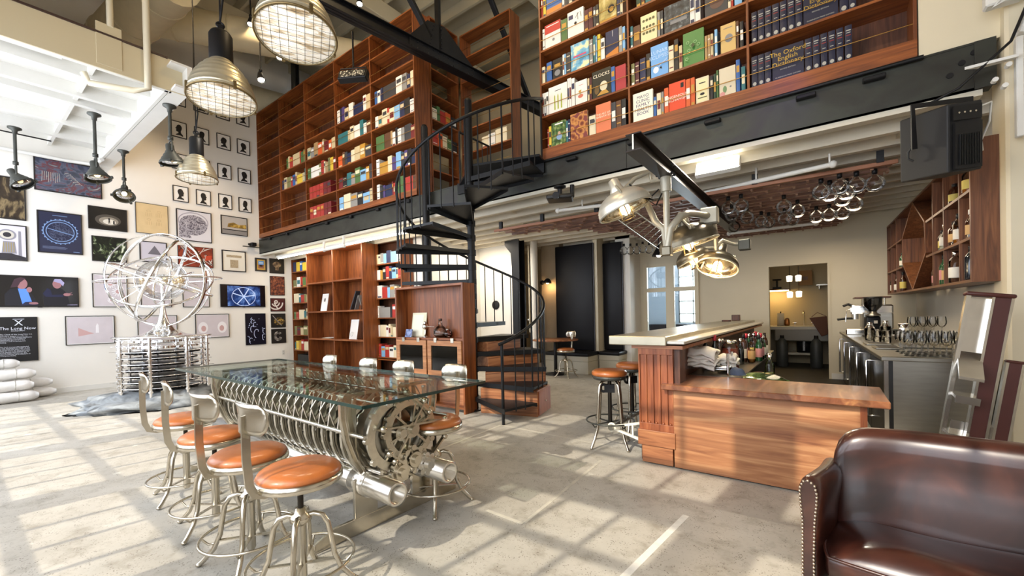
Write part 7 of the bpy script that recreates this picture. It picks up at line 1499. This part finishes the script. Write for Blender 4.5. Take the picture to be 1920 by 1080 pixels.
# ------------------------------------------------------------------ walnut bottle shelf with the hexagon
bs = thing('bottle_shelf', 'walnut wall shelf for bottles with a tall hexagonal frame', 'shelf', (0.985, 5.12, 0), 1.5)
HW_Y, HW_Z = wood('back_bar_walnut_y', '#472818', '#6b4229', '#8a5b3a', 'y', 0.42), wood('back_bar_walnut_z', '#472818', '#6b4229', '#8a5b3a', 'z', 0.42)
B0, B1, DP = 1.53, 2.68, 0.26; b_ = lambda y0, y1, z: MB().box((0, y0, z - 0.012), (DP, y1, z + 0.012)).build('board', HW_Y, bs)
MB().box((0, -0.01, B0), (0.2, 0.02, 2.72)).build('end_panel', HW_Z, bs, bev=0.002); b_(0.02, 4.5, B0 + 0.012); b_(0.02, 4.5, B1)
MB().box((DP - 0.015, 0.02, B0), (DP, 1.55, B1)).box((DP - 0.015, 3.1, B0), (DP, 4.5, B1)).build('back_panel', HW_Z, bs)
hex_ = [(2.4, B0 + 0.02), (3.1, 1.95), (3.1, 2.3), (2.35, B1 - 0.01), (1.7, 2.32), (1.65, 1.95)]
for i in range(6):
    (y0, z0), (y1, z1) = hex_[i], hex_[(i + 1) % 6]; MB().bar((DP / 2 - 0.0, y0, z0), (DP / 2, y1, z1), DP + 0.02 if False else 0.022, DP, 0, (1, 0, 0)).build('hexagon_side', HW_Z, bs)
for z in (1.9, 2.3): b_(0.02, 1.62, z); b_(3.15, 4.5, z)
for y in (0.32, 0.85, 1.3, 3.6, 4.1, 4.48): MB().box((0, y - 0.012, B0 + 0.02), (DP - 0.012, y + 0.012, B1 - 0.01)).build('upright', HW_Z, bs)
ca2, sa2 = math.cos(rad(1.5)), math.sin(rad(1.5))
def shp(x, y, z): return (0.985 + ca2 * x - sa2 * y, 5.12 + sa2 * x + ca2 * y, z)
ZB = B0 + 0.025
for i, (y, z, h, r, gm, cap, lb, st_, liq, nm) in enumerate(((0.25, ZB, 0.3, 0.045, GBL, CB, None, 1, None, 'blue black bottle at the near end of the lowest shelf'), (0.74, ZB, 0.31, 0.05, GCL, CS, LA_, 1, None, 'clear bottle alone in the second bay of the lowest shelf'), (1.06, ZB, 0.3, 0.038, GGR, CB, LB_, 0, None, 'green bottle with tan label on the lowest shelf'), (1.16, ZB, 0.32, 0.038, GGR, CB, LC_, 0, None, 'green bottle with pink label on the lowest shelf'), (1.38, ZB, 0.28, 0.036, GCL, CS, LA_, 1, RUM, 'pale labelled bottle left of the pink labelled one'), (1.5, ZB, 0.24, 0.036, GBR, CB, LC_, 1, None, 'small brown bottle nearest the hexagon on the lowest shelf'),
    (0.62, 1.915, 0.29, 0.04, GCL, CB, LA_, 1, AMB, 'amber bottle with white label on the middle shelf'), (0.76, 1.915, 0.24, 0.045, GBR, CB, LB_, 1, None, 'squat brown bottle on the middle shelf'), (1.1, 1.915, 0.27, 0.045, GCL, CS, LA_, 2, PALE, 'white decanter shaped bottle on the middle shelf'), (1.21, 1.915, 0.22, 0.035, GCL, CB, LD_, 1, PALE, 'small pale yellow labelled bottle on the middle shelf'), (0.26, 1.915, 0.26, 0.035, GBR, CW_, LB_, 0, None, 'slim brown bottle by the end panel on the middle shelf'),
    (0.74, 2.315, 0.2, 0.045, GBR, CB, LD_, 1, None, 'yellow labelled bottle on the top shelf'), (0.25, 2.315, 0.24, 0.055, GCL, CB, LD_, 1, AMB, 'gold labelled bottle on the top shelf by the end panel'), (4.02, ZB, 0.27, 0.038, GBR, CB, LA_, 1, None, 'dark bottle with white label in the far lower bay'), (3.5, ZB, 0.3, 0.038, GBR, CB, LD_, 0, None, 'dark bottle with yellow label beside the hexagon foot'), (4.4, ZB, 0.28, 0.038, GCL, CB, LA_, 1, AMB, 'amber bottle in the farthest lower bay'), (3.52, 1.915, 0.22, 0.035, GGR, CB, LA_, 1, None, 'small green bottle in the far middle bay'))):
    bottle(*shp(0.06, y, z), h, r, gm, cap, lb, st_, nm, liq, 'bottles on the walnut wall shelf')
# speaker
sp = Vector((0, 0, EYE)) + ray(1770, 268) * 3.3
t = thing('loudspeaker', 'black loudspeaker hung on a yoke beside the white pier', 'speaker', sp, 33, None, (rad(6), rad(-5), rad(33)))
t.scale = (0.86, 0.86, 0.86)
poly = [(-0.13, -0.18), (0.13, -0.2), (0.2, 0.2), (-0.22, 0.2)]
q = MB(); q.prism(poly, -0.29, 0.29); q.build('cabinet', mat('speaker_black', '#0e0e10', 0.6, var=0.1), t, bev=0.012)
MB().box((-0.1, -0.212, -0.27), (0.12, -0.19, 0.12)).build('heat_sink_plate', BLACK, t); q = MB()
for i in range(13): q.box((-0.07 + 0.013 * i, -0.225, -0.24), (-0.066 + 0.013 * i, -0.21, 0.02))
q.build('heat_sink_fins', BLK2, t); MB().box((-0.11, -0.208, 0.14), (0.12, -0.197, 0.26)).build('control_panel', BLACK, t)
for i in range(4): MB().cyl((-0.07 + 0.045 * i, -0.207, 0.2), (-0.07 + 0.045 * i, -0.214, 0.2), 0.008, n=10).build('socket', NICKEL, t)
q = MB(); q.flat([(-0.24, 0.02, -0.02), (-0.25, 0.02, 0.36), (0.25, 0.02, 0.36), (0.25, 0.02, -0.02)], 0.05, 0.012, up=(0, 1, 0)); q.build('yoke', BLACK, t); MB().tube([(-0.215, 0.06, 0.02), (-0.245, 0.08, -0.03), (-0.245, 0.08, -0.09), (-0.215, 0.06, -0.12)], 0.009, 8).build('handle', BLK2, t)
MB().tube([(0.1, -0.2, 0.23), (0.2, -0.2, 0.26), (0.27, -0.12, 0.12), (0.3, -0.02, -0.02), (0.38, 0.05, -0.1)], 0.008, 6).build('white_cable', WHITE, t)
# bracket and boxes on the pier
t = thing('pipe_bracket', 'white painted bracket and electrical box at the beam end on the pier', 'bracket', (1.12, 4.9, 3.2)); q = MB(); q.prism([(-0.22, -0.12), (0.06, -0.12), (0.06, 0.0), (-0.12, 0.0)], 0, 0.02, RX(12)); q.build('plate', WHITE, t)
MB().cbox((-0.1, -0.1, 0.42), (0.1, 0.0, 0.66), 0.012).build('electrical_box', WHITE, t); MB().cbox((-0.02, -0.12, 0.18), (0.16, 0.02, 0.42), 0.03, M=RY(20)).build('elbow_box', WHITE, t); MB().tube([(0.1, -0.08, 0.9), (0.02, -0.1, 0.5), (-0.06, -0.1, 0.4), (0.05, -0.1, 0.45), (0.12, -0.1, 0.8)], 0.014, 8).build('loop_conduit', WHITE, t); MB().tube([(0.14, -0.1, 1.0), (0.12, -0.12, 0.4), (0.02, -0.12, 0.1), (-0.25, -0.1, -0.15), (-0.4, -0.05, -0.2)], 0.011, 6).build('black_cable', BLACK, t)
MB().cbox((0.06, -0.06, -0.6), (0.1, 0.0, 0.15), 0.006).build('channel', WHITE, t)
for x, z in ((0.02, -0.05), (-0.05, -0.14), (0.0, -0.2)): MB().cyl((x, -0.03, z), (x, -0.08, z), 0.018, n=8).build('bolt', WHITE, t)
# ------------------------------------------------------------------ folded step ladder
BRN = mat('ladder_brown', '#4a201a', 0.45, var=0.08)
ld = thing('step_ladder', 'folded aluminium step ladder with dark brown side rails against the pier', 'ladder', (0.63, 4.4, 0), 0, None, (rad(-3), rad(8.5), 0))
H1 = 1.43; MB().box((0, 0, 0), (0.016, 0.07, H1)).box((-0.004, -0.006, 0), (0.02, 0.004, H1)).build('left_rail', ALU, ld)
MB().box((0.135, 0.0, 0), (0.225, 0.05, H1)).build('right_rail', BRN, ld); MB().box((0.125, -0.006, 0), (0.14, 0.06, H1)).box((0.218, -0.006, 0), (0.233, 0.06, H1)).build('rail_edge', ALU, ld)
MB().cbox((-0.01, -0.02, H1), (0.24, 0.09, H1 + 0.03), 0.012, seg=2).build('top_cap', BRN, ld); MB().box((0.016, 0.06, H1 - 0.5), (0.135, 0.065, H1 - 0.01)).build('back_plate', ALU, ld)
for z in (0.12, 0.4, 0.68): MB().prism([(-0.13, 0), (0.06, 0.02), (0.06, 0.04), (-0.13, 0.02)], 0.0, 0.125, T(0.012, 0, z) @ Matrix(((0, 0, 1, 0), (1, 0, 0, 0), (0, 1, 0, 0), (0, 0, 0, 1)))).box((0.012, -0.135, z - 0.03), (0.137, -0.125, z + 0.022)).build('step', ALU, ld)
MB().prism([(-0.13, 0.0), (0.05, 0.18), (0.05, 0.2), (-0.13, 0.02)], 0.0, 0.125, T(0.012, 0, 0.82) @ Matrix(((0, 0, 1, 0), (1, 0, 0, 0), (0, 1, 0, 0), (0, 0, 0, 1)))).build('platform_step', ALU, ld)
q = MB(); q.box((0.27, 0.03, 0), (0.335, 0.07, 0.98)); q.build('rear_rail', BRN, ld); MB().box((0.258, 0.024, 0), (0.272, 0.076, 0.98)).box((0.333, 0.024, 0), (0.347, 0.076, 0.98)).build('rear_rail_edge', ALU, ld); MB().cbox((0.255, 0.02, 0.98), (0.35, 0.08, 1.0), 0.008).build('rear_cap', BRN, ld); MB().box((0.05, 0.07, 0.05), (0.3, 0.085, 0.5)).build('rear_brace', ALU, ld)
# ------------------------------------------------------------------ leather love seat
LEA = ramp_mat('brown_leather', [(0.25, '#1f0e0a'), (0.45, '#331812'), (0.62, '#46241a'), (0.8, '#5f3626')], 3.2, (1, 1.5, 1), 0.3, dist=1.4, detail=9, coat=0.35, bump=0.12)
so = thing('loveseat', 'dark brown leather loveseat with nailhead trimmed arms in the foreground', 'sofa', (0.72, 2.18, 0), -5)
def grid(fn, nu, nv):
    vs = [fn(-1 + 2 * i / nu, -1 + 2 * j / nv) for j in range(nv + 1) for i in range(nu + 1)]
    return vs, [(j * (nu + 1) + i, j * (nu + 1) + i + 1, (j + 1) * (nu + 1) + i + 1, (j + 1) * (nu + 1) + i) for j in range(nv) for i in range(nu)]
BX = 0.72
# back: closed section swept along the width, with rounded ends
def back_mb():
    mb = MB(); n = 28; sec = []
    for k in range(22):
        t_ = k / 22; 
        sec.append(t_)
    prof = [(0.06, 0.2), (0.075, 0.36), (0.1, 0.5), (0.125, 0.62), (0.135, 0.7), (0.135, 0.755), (0.155, 0.795), (0.19, 0.815), (0.235, 0.81), (0.27, 0.785), (0.285, 0.74), (0.27, 0.6), (0.25, 0.4), (0.24, 0.1), (0.06, 0.1)]
    vs = []; fs = []; k = len(prof)
    for i in range(n + 1):
        u = -1 + 2 * i / n; x = BX * u; e = max(0, abs(u) - 0.82) / 0.18; f = math.sqrt(max(0.0, 1 - e * e)) if e < 1 else 0.0
        wing = -0.05 * max(0, abs(u) - 0.6) ** 1.5 / 0.25
        for y, z in prof:
            zz = z if z < 0.45 else 0.45 + (z - 0.45) * (0.72 + 0.28 * f); yy = 0.17 + (y - 0.17) * (0.55 + 0.45 * f) + wing * (z > 0.3)
            vs.append((x, yy, zz + (0.012 * math.cos(u * 1.5) if z > 0.6 else 0)))
    for i in range(n):
        for j in range(k): fs.append((i * k + j, (i + 1) * k + j, (i + 1) * k + (j + 1) % k, i * k + (j + 1) % k))
    fs += [list(range(k)), list(reversed(range(n * k, n * k + k)))]
    return mb.add(vs, fs, 0, True)
back_mb().build('backrest', LEA, so, sub=1)
def cush(u, v):
    x = (BX + 0.0) * u; y = -0.07 + 0.21 * v; e = max(abs(u) ** 7, abs(v) ** 5)
    return (x * (1 - 0.03 * abs(v) ** 4), y * (1 - 0.05 * u ** 6) , 0.46 - 0.06 * e + 0.014 * math.sin(5 * u + 2 * v) * (1 - e) + 0.012 * math.cos(2.2 * v) * math.cos(1.4 * u))
vs, fs = grid(cush, 40, 20); q = MB(); q.add(vs, fs, 0, True)
vs2, fs2 = grid(lambda u, v: (lambda p: (p[0], p[1], 0.3 + 0.03 * max(abs(u) ** 7, abs(v) ** 5)))(cush(u, v)), 40, 20); q.add(vs2, [f[::-1] for f in fs2], 0, True)
nu = 40; nv = 20; rim = [i for i in range(nu + 1)] + [j * (nu + 1) + nu for j in range(1, nv + 1)] + [nv * (nu + 1) + i for i in range(nu - 1, -1, -1)] + [j * (nu + 1) for j in range(nv - 1, 0, -1)]
NN = len(vs); q.f += [[a, rim[(i + 1) % len(rim)], NN + rim[(i + 1) % len(rim)], NN + a][::-1] for i, a in enumerate(rim)]; q.mi += [0] * len(rim); q.sm += [True] * len(rim)
q.build('seat_cushion', LEA, so)
pip = [Vector(vs[a]) + Vector((0, 0, 0.002)) for a in rim]; MB().tube(pip, 0.006, 6, True).build('piping', LEA, so)
MB().cbox((-BX + 0.05, -0.23, 0.09), (BX - 0.05, 0.18, 0.31), 0.03, seg=3).build('seat_base', LEA, so)
for sx in (-1, 1):
    mb = MB(); sec = [(-0.03, 0.06), (-0.03, 0.38), (-0.036, 0.5), (-0.046, 0.57), (-0.05, 0.615), (-0.04, 0.65), (-0.01, 0.667), (0.02, 0.66), (0.036, 0.63), (0.034, 0.585), (0.024, 0.5), (0.026, 0.4), (0.03, 0.06)]
    k = len(sec); ys = [-0.245, -0.225, -0.1, 0.05, 0.19]; vs = []
    def axp(y): return sx * (BX + 0.005 + 0.04 * max(0, -y + 0.03) / 0.27)
    for j, y in enumerate(ys):
        sc = 0.85 if j == 0 else 1.0
        for x, z in sec: vs.append((axp(y) - sx * x * sc * -1, y, (z * (0.992 if j == 0 else 1) + (0.022 * (0.05 - y) / 0.3 if z > 0.45 else 0))))
    fs = [(j * k + i, j * k + (i + 1) % k, (j + 1) * k + (i + 1) % k, (j + 1) * k + i) for j in range(len(ys) - 1) for i in range(k)] + [list(reversed(range(k)))]
    mb.add(vs, fs, 0, True).build('armrest', LEA, so, sub=1)
    cx = axp(-0.245); cen = [(cx + sx * x * 0.74, 0.985 * max(z, 0.08) + (0.018 if z > 0.45 else 0)) for x, z in sec]
    q = MB(); q.prism(cen if sx > 0 else cen[::-1], 0, 0.008, T(0, -0.246, 0) @ RX(90)); q.build('arm_front', LEA, so, bev=0.003)
    if sx < 0:
        nail = None; loop = [Vector((cx + (x - cx) * 0.86, -0.2545, z)) for x, z in cen]; d_ = 0.0; step = 0.0145
        for i in range(len(loop) - 1):
            a_, b_ = loop[i], loop[i + 1]; L0 = (b_ - a_).length
            while d_ < L0:
                p = a_.lerp(b_, d_ / L0); d_ += step
                if nail is None: nail = MB().ball((0, 0, 0), 0.0055, 8, 5).build('nailhead', mat('nailhead_nickel', '#c9b9a4', 0.3, 1.0), so)
                else: nail = nail.copy(); COL.objects.link(nail)
                nail.location = p
            d_ -= L0
for x in (-0.66, 0.66):
    for y in (-0.2, 0.2): MB().lathe([(0.018, 0), (0.03, 0.1), (0.001, 0.101)], 14, T(x, y, 0)).build('foot', D_Z, so)
# ------------------------------------------------------------------ kitchen beyond the doorway
kw = MB(); kw.box((-1.75, 12.35, 0), (1.2, 12.45, 2.6)); kw.box((-1.5, 10.0, 0), (-1.4, 12.4, 2.6)); kw.box((0.7, 10.0, 0), (0.8, 12.4, 2.6)); kw.box((-1.5, 10.0, 2.5), (0.8, 12.45, 2.6))
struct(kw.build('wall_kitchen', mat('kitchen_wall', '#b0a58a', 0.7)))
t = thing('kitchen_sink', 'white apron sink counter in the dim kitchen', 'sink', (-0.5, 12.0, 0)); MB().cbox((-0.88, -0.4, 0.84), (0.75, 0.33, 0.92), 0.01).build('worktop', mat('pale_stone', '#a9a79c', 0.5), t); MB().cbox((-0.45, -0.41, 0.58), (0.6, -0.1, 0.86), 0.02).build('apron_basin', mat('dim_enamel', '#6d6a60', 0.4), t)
for x in (-0.8, 0.68): MB().box((x, -0.3, 0), (x + 0.06, 0.3, 0.84)).build('leg', BLACK, t)
MB().box((-0.35, -0.3, 0.26), (0.35, 0.25, 0.31)).build('low_shelf', mat('pale_stone', ''), t)
q = MB(); q.tube([(0.1, 0.2, 0.92), (0.1, 0.2, 1.2), (0.1, 0.14, 1.26), (0.1, 0.06, 1.24), (0.1, 0.04, 1.2)], 0.018, 8)
for x in (-0.08, 0.28): q.cyl((x, 0.2, 0.92), (x, 0.2, 0.98), 0.022, n=10); q.cyl((x - 0.04, 0.2, 0.99), (x + 0.04, 0.2, 0.99), 0.01, n=8)
q.build('tap', CHROME, t)
for px, lab in ((1467, 'dark gas cylinder on the left under the kitchen sink'), (1531, 'dark gas cylinder on the right under the kitchen sink')):
    p = on_y(px, 680, 11.5); t = thing('gas_cylinder', lab, 'cylinder', (p.x, 11.5, 0)); MB().lathe([(0.001, 0), (0.11, 0), (0.115, 0.02), (0.115, 0.52), (0.07, 0.62), (0.03, 0.66), (0.001, 0.66)], 20).build('tank', mat('tank_grey', '#33383a', 0.5), t); MB().cyl((0, 0, 0.65), (0, 0, 0.72), 0.04, n=12).build('valve', BLACK, t)
p = on_y(1508, 650, 11.9); t = thing('stock_pot', 'black pot with a shiny handle on the shelf under the sink', 'pot', (p.x, 11.85, 0.312)); MB().lathe([(0.001, 0), (0.14, 0), (0.145, 0.3), (0.13, 0.3), (0.12, 0.02), (0.001, 0.02)], 22).build('pot_body', BLACK, t); MB().box((-0.02, -0.16, 0.05), (0.02, -0.14, 0.3)).build('handle', CHROME, t)
t = thing('wall_shelf', 'narrow kitchen shelf with a glowing strip underneath', 'shelf', (-0.95, 12.2, 1.78)); MB().box((-0.4, -0.15, 0), (0.28, 0.14, 0.03)).build('board', D_Y, t); MB().box((-0.38, -0.1, -0.025), (0.26, -0.05, -0.001)).build('light_strip', glow('kitchen_strip', '#ffd890', 14), t)
t = thing('wall_shelf', 'wire kitchen shelf on the right of the doorway view', 'shelf', (0.2, 12.2, 1.85)); MB().box((-0.35, -0.15, 0), (0.5, 0.14, 0.025)).build('board', STEEL, t); [MB().box((x, -0.15, -0.08), (x + 0.01, 0.14, 0)).build('bracket', STEEL, t) for x in (-0.3, 0.4)]
p = on_y(1510, 528, 12.15); t = thing('paper_bag', 'brown paper bag standing on the kitchen wire shelf', 'bag', (p.x, 12.15, 1.876)); MB().prism([(-0.14, 0), (0.14, 0), (0.13, 0.34), (-0.13, 0.34)], -0.06, 0.06, RX(90)).build('bag_body', mat('kraft_paper', '#8a6a48', 0.8), t); MB().box((-0.05, -0.062, 0.12), (0.05, -0.06, 0.2)).build('print', D_Z, t)
p = on_y(1457, 540, 12.15); t = thing('scale', 'black kitchen scale on the glowing shelf', 'scale', (p.x, 12.15, 1.811)); MB().cbox((-0.09, -0.07, 0), (0.09, 0.07, 0.05), 0.01).cyl((0, 0, 0.05), (0, 0, 0.2), 0.02).build('stand', BLACK, t); MB().lathe([(0.001, 0.2), (0.09, 0.21), (0.1, 0.24), (0.001, 0.22)], 18).build('pan', BLACK, t)
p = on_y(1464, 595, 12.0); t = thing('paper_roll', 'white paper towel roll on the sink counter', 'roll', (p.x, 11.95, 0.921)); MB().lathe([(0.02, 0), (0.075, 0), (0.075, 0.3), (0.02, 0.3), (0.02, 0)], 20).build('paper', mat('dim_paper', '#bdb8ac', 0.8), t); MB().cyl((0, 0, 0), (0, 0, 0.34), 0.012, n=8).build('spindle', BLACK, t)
p = on_y(1476, 600, 12.0); t = thing('copper_jar', 'small copper coloured jar beside the paper roll', 'jar', (p.x, 11.95, 0.921)); MB().lathe([(0.001, 0), (0.05, 0), (0.06, 0.06), (0.05, 0.14), (0.04, 0.16)], 18).build('jar_body', mat('copper', '#a8703f', 0.3, 0.8), t); MB().lathe([(0.042, 0.16), (0.045, 0.17), (0.001, 0.19)], 16).build('lid', D_Z, t)
for i, (px, py, lab) in enumerate(((1480, 523, 'upper left'), (1497, 522, 'upper right'), (1481, 553, 'lower left'), (1498, 552, 'lower right'))):
    p = on_y(px, py, 11.2); t = thing('hanging_lamp_glass', 'glowing glass shade hung in the kitchen doorway, %s of four' % lab, 'lamp', p, 0, 'kitchen glass shades'); MB().lathe([(0.05, -0.06), (0.06, 0.06), (0.03, 0.075)], 16).build('glass_shade', glow('kitchen_shade', '#fff2d8', 1.6), t); MB().cyl((0, 0, 0.07), (0, 0, 2.5 - p.z), 0.005, n=6).build('cord', BLACK, t)  # hung glass given a glow of its own
p = on_y(1538, 600, 11.6); t = thing('apron', 'brown apron hanging at the right of the kitchen sink', 'apron', (p.x, 11.55, 0.75)); MB().prism([(-0.2, 0.36), (0.12, 0.4), (0.14, 0.0), (0.02, -0.05), (-0.06, 0.1)], -0.02, 0.02, RX(90)).build('fabric', mat('apron_brown', '#5b3b2c', 0.85), t, bev=0.01); MB().tube([(-0.16, 0, 0.38), (-0.05, 0, 0.48), (0.1, 0, 0.4)], 0.008, 6).build('strap', D_Z, t)
# dark bench in the bright side room
t = thing('bench', 'dark cushioned bench below the bright window of the side room', 'bench', (-2.4, 12.1, 0)); MB().box((-2.0, -0.2, 0), (0.55, 0.4, 0.4)).build('base', BLACK, t); MB().cbox((-2.0, -0.25, 0.4), (0.55, 0.4, 0.5), 0.03, seg=2).build('seat_cushion', VIN, t); MB().cbox((-2.0, 0.3, 0.5), (0.55, 0.46, 0.95), 0.03, seg=2).build('back_cushion', VIN, t)
t = thing('cafe_table', 'small pale table in the bright side room', 'table', (-2.75, 11.0, 0)); MB().lathe([(0.001, 0.72), (0.4, 0.72), (0.4, 0.75), (0.001, 0.75)], 28).build('table_top', mat('blue_table', '#aebbd0', 0.25), t); MB().cyl((0, 0, 0), (0, 0, 0.72), 0.03).build('pedestal', BLACK, t); MB().lathe([(0.2, 0), (0.2, 0.02), (0.03, 0.03)], 20).build('foot', BLACK, t)
texts_to_meshes()
# ------------------------------------------------------------------ light
wd = bpy.data.worlds.new('daylight'); S.world = wd; wd.use_nodes = True
bg = wd.node_tree.nodes['Background']; bg.inputs['Color'].default_value = (0.86, 0.93, 1.0, 1); bg.inputs['Strength'].default_value = 2.2
def light(name, kind, loc, energy, col='#ffffff', d=None, **kw):
    l = bpy.data.lights.new(name, kind); l.energy = energy; l.color = hx(col)[:3]
    for k_, v in kw.items(): setattr(l, k_, v)
    o = bpy.data.objects.new(name, l); COL.objects.link(o); o.location = loc
    if d is not None: o.rotation_euler = Vector(d).to_track_quat('-Z', 'Y').to_euler()
    return o
light('sun', 'SUN', (0, -8, 10), 3.3, '#fff3df', (0.12, 0.99, -0.727), angle=rad(0.6))
def win(name, x0, x1, z0, z1, e, col): light(name, 'AREA', ((x0 + x1) / 2, -1.16, (z0 + z1) / 2), e, col, (0, 1, -0.1), shape='RECTANGLE', size=x1 - x0, size_y=z1 - z0)
win('daylight_left', -11.9, -6.6, 0.7, 4.5, 290, '#eaf1ff'); win('daylight_right', -6.2, 0.8, 0.7, 4.5, 235, '#f1f5ff')
light('strip_glow', 'AREA', (-8.7, 5.32, 2.93), 40, '#fff4e2', (0, 0.35, -1), shape='RECTANGLE', size=5.4, size_y=0.1)
light('strip_uplight', 'AREA', (-8.7, 5.3, 2.9), 16, '#fff4e2', (0, -0.1, 1), shape='RECTANGLE', size=5.4, size_y=0.08)
light('work_light', 'AREA', tuple(pz + Vector((0, -0.06, -0.03))), 48, '#fff3dc', (0, -0.6, -1), shape='RECTANGLE', size=0.44, size_y=0.14)
for i, (p, e) in enumerate(((LA, 26), (LB, 26), (LC, 22))): light('pendant_%d' % i, 'SPOT', tuple(Vector(p) - Vector((0, 0, 0.03))), e * 1.6, '#ffe9cc', (0, 0, -1), spot_size=rad(130), spot_blend=0.8, shadow_soft_size=0.2)
light('sculpture_spot', 'SPOT', (-6.6, 3.3, 6.0), 300, '#fff2e0', (-2.3, -1.1, -4.2), spot_size=rad(34), spot_blend=0.5, shadow_soft_size=0.08)
light('wall_fill', 'SPOT', (-8.6, 4.2, 7.6), 420, '#ffdfb4', (-3.4, -0.2, -2.6), spot_size=rad(70), spot_blend=0.9, shadow_soft_size=0.1)  # added spot without a fixture, lifts the brightness of the left wall
light('shelf_spot', 'SPOT', (-2.3, 0.6, 7.4), 400, '#ffe2b8', (0.8, 4.4, -2.8), spot_size=rad(60), spot_blend=0.9, shadow_soft_size=0.15)
light('long_shelf_spot', 'SPOT', (-7.0, 1.0, 7.4), 520, '#ffdcae', (-0.6, 4.0, -2.4), spot_size=rad(80), spot_blend=0.9, shadow_soft_size=0.15)
light('roof_bounce', 'POINT', (-4.0, 3.4, 7.2), 110, '#ffe0ae', shadow_soft_size=0.3)
light('sconce', 'POINT', SCONCE, 6, '#ffcf94', shadow_soft_size=0.05)
light('kitchen_glow', 'AREA', (-0.95, 12.05, 1.72), 3, '#ffcb78', (0, 0.4, -1), shape='RECTANGLE', size=0.6, size_y=0.06)
light('kitchen_fill', 'POINT', (-0.4, 11.0, 2.3), 2.5, '#ffe6c0', shadow_soft_size=0.1)
for i, (p, e) in enumerate(((c2, 14), (c4, 18))): light('surgical_%d' % i, 'POINT', tuple(Vector(p) - Vector((0, 0, 0.16))), e, '#ffdfae', shadow_soft_size=0.06)
light('bar_fill', 'AREA', (0.1, 7.6, 2.6), 34, '#ffe8c6', (0, 0, -1), shape='RECTANGLE', size=0.8, size_y=3.0)  # unseen area lamp added to brighten the bar and back wall
light('lounge_fill', 'AREA', (-6.3, 7.2, 2.95), 30, '#fff0d8', (0, 0, -1), shape='RECTANGLE', size=1.0, size_y=0.8)  # fill lamp added over the lounge, no fixture there
light('violet_spill', 'SPOT', (-0.25, 3.6, 4.6), 22, '#5a2cff', (-0.1, 1.43, -1.22), spot_size=rad(24), spot_blend=1.0, shadow_soft_size=0.05)
light('side_room_sky', 'AREA', (-2.55, 12.75, 1.85), 220, '#eaf2ff', (0, -1, -0.2), shape='RECTANGLE', size=1.6, size_y=1.7)
vs_ = S.view_settings; S.display_settings.display_device = 'sRGB'; vs_.view_transform = 'Standard'; vs_.look = 'None'; vs_.exposure = 0.3; vs_.gamma = 1.0; vs_.use_curve_mapping = False
cy = S.cycles; cy.use_denoising = True; cy.max_bounces = 8; cy.diffuse_bounces = 4; cy.glossy_bounces = 4; cy.transmission_bounces = 6; cy.transparent_max_bounces = 14
cy.sample_clamp_indirect = 6.0; cy.caustics_reflective = False; cy.caustics_refractive = False; cy.use_light_tree = True; cy.use_adaptive_sampling = True; cy.adaptive_threshold = 0.02
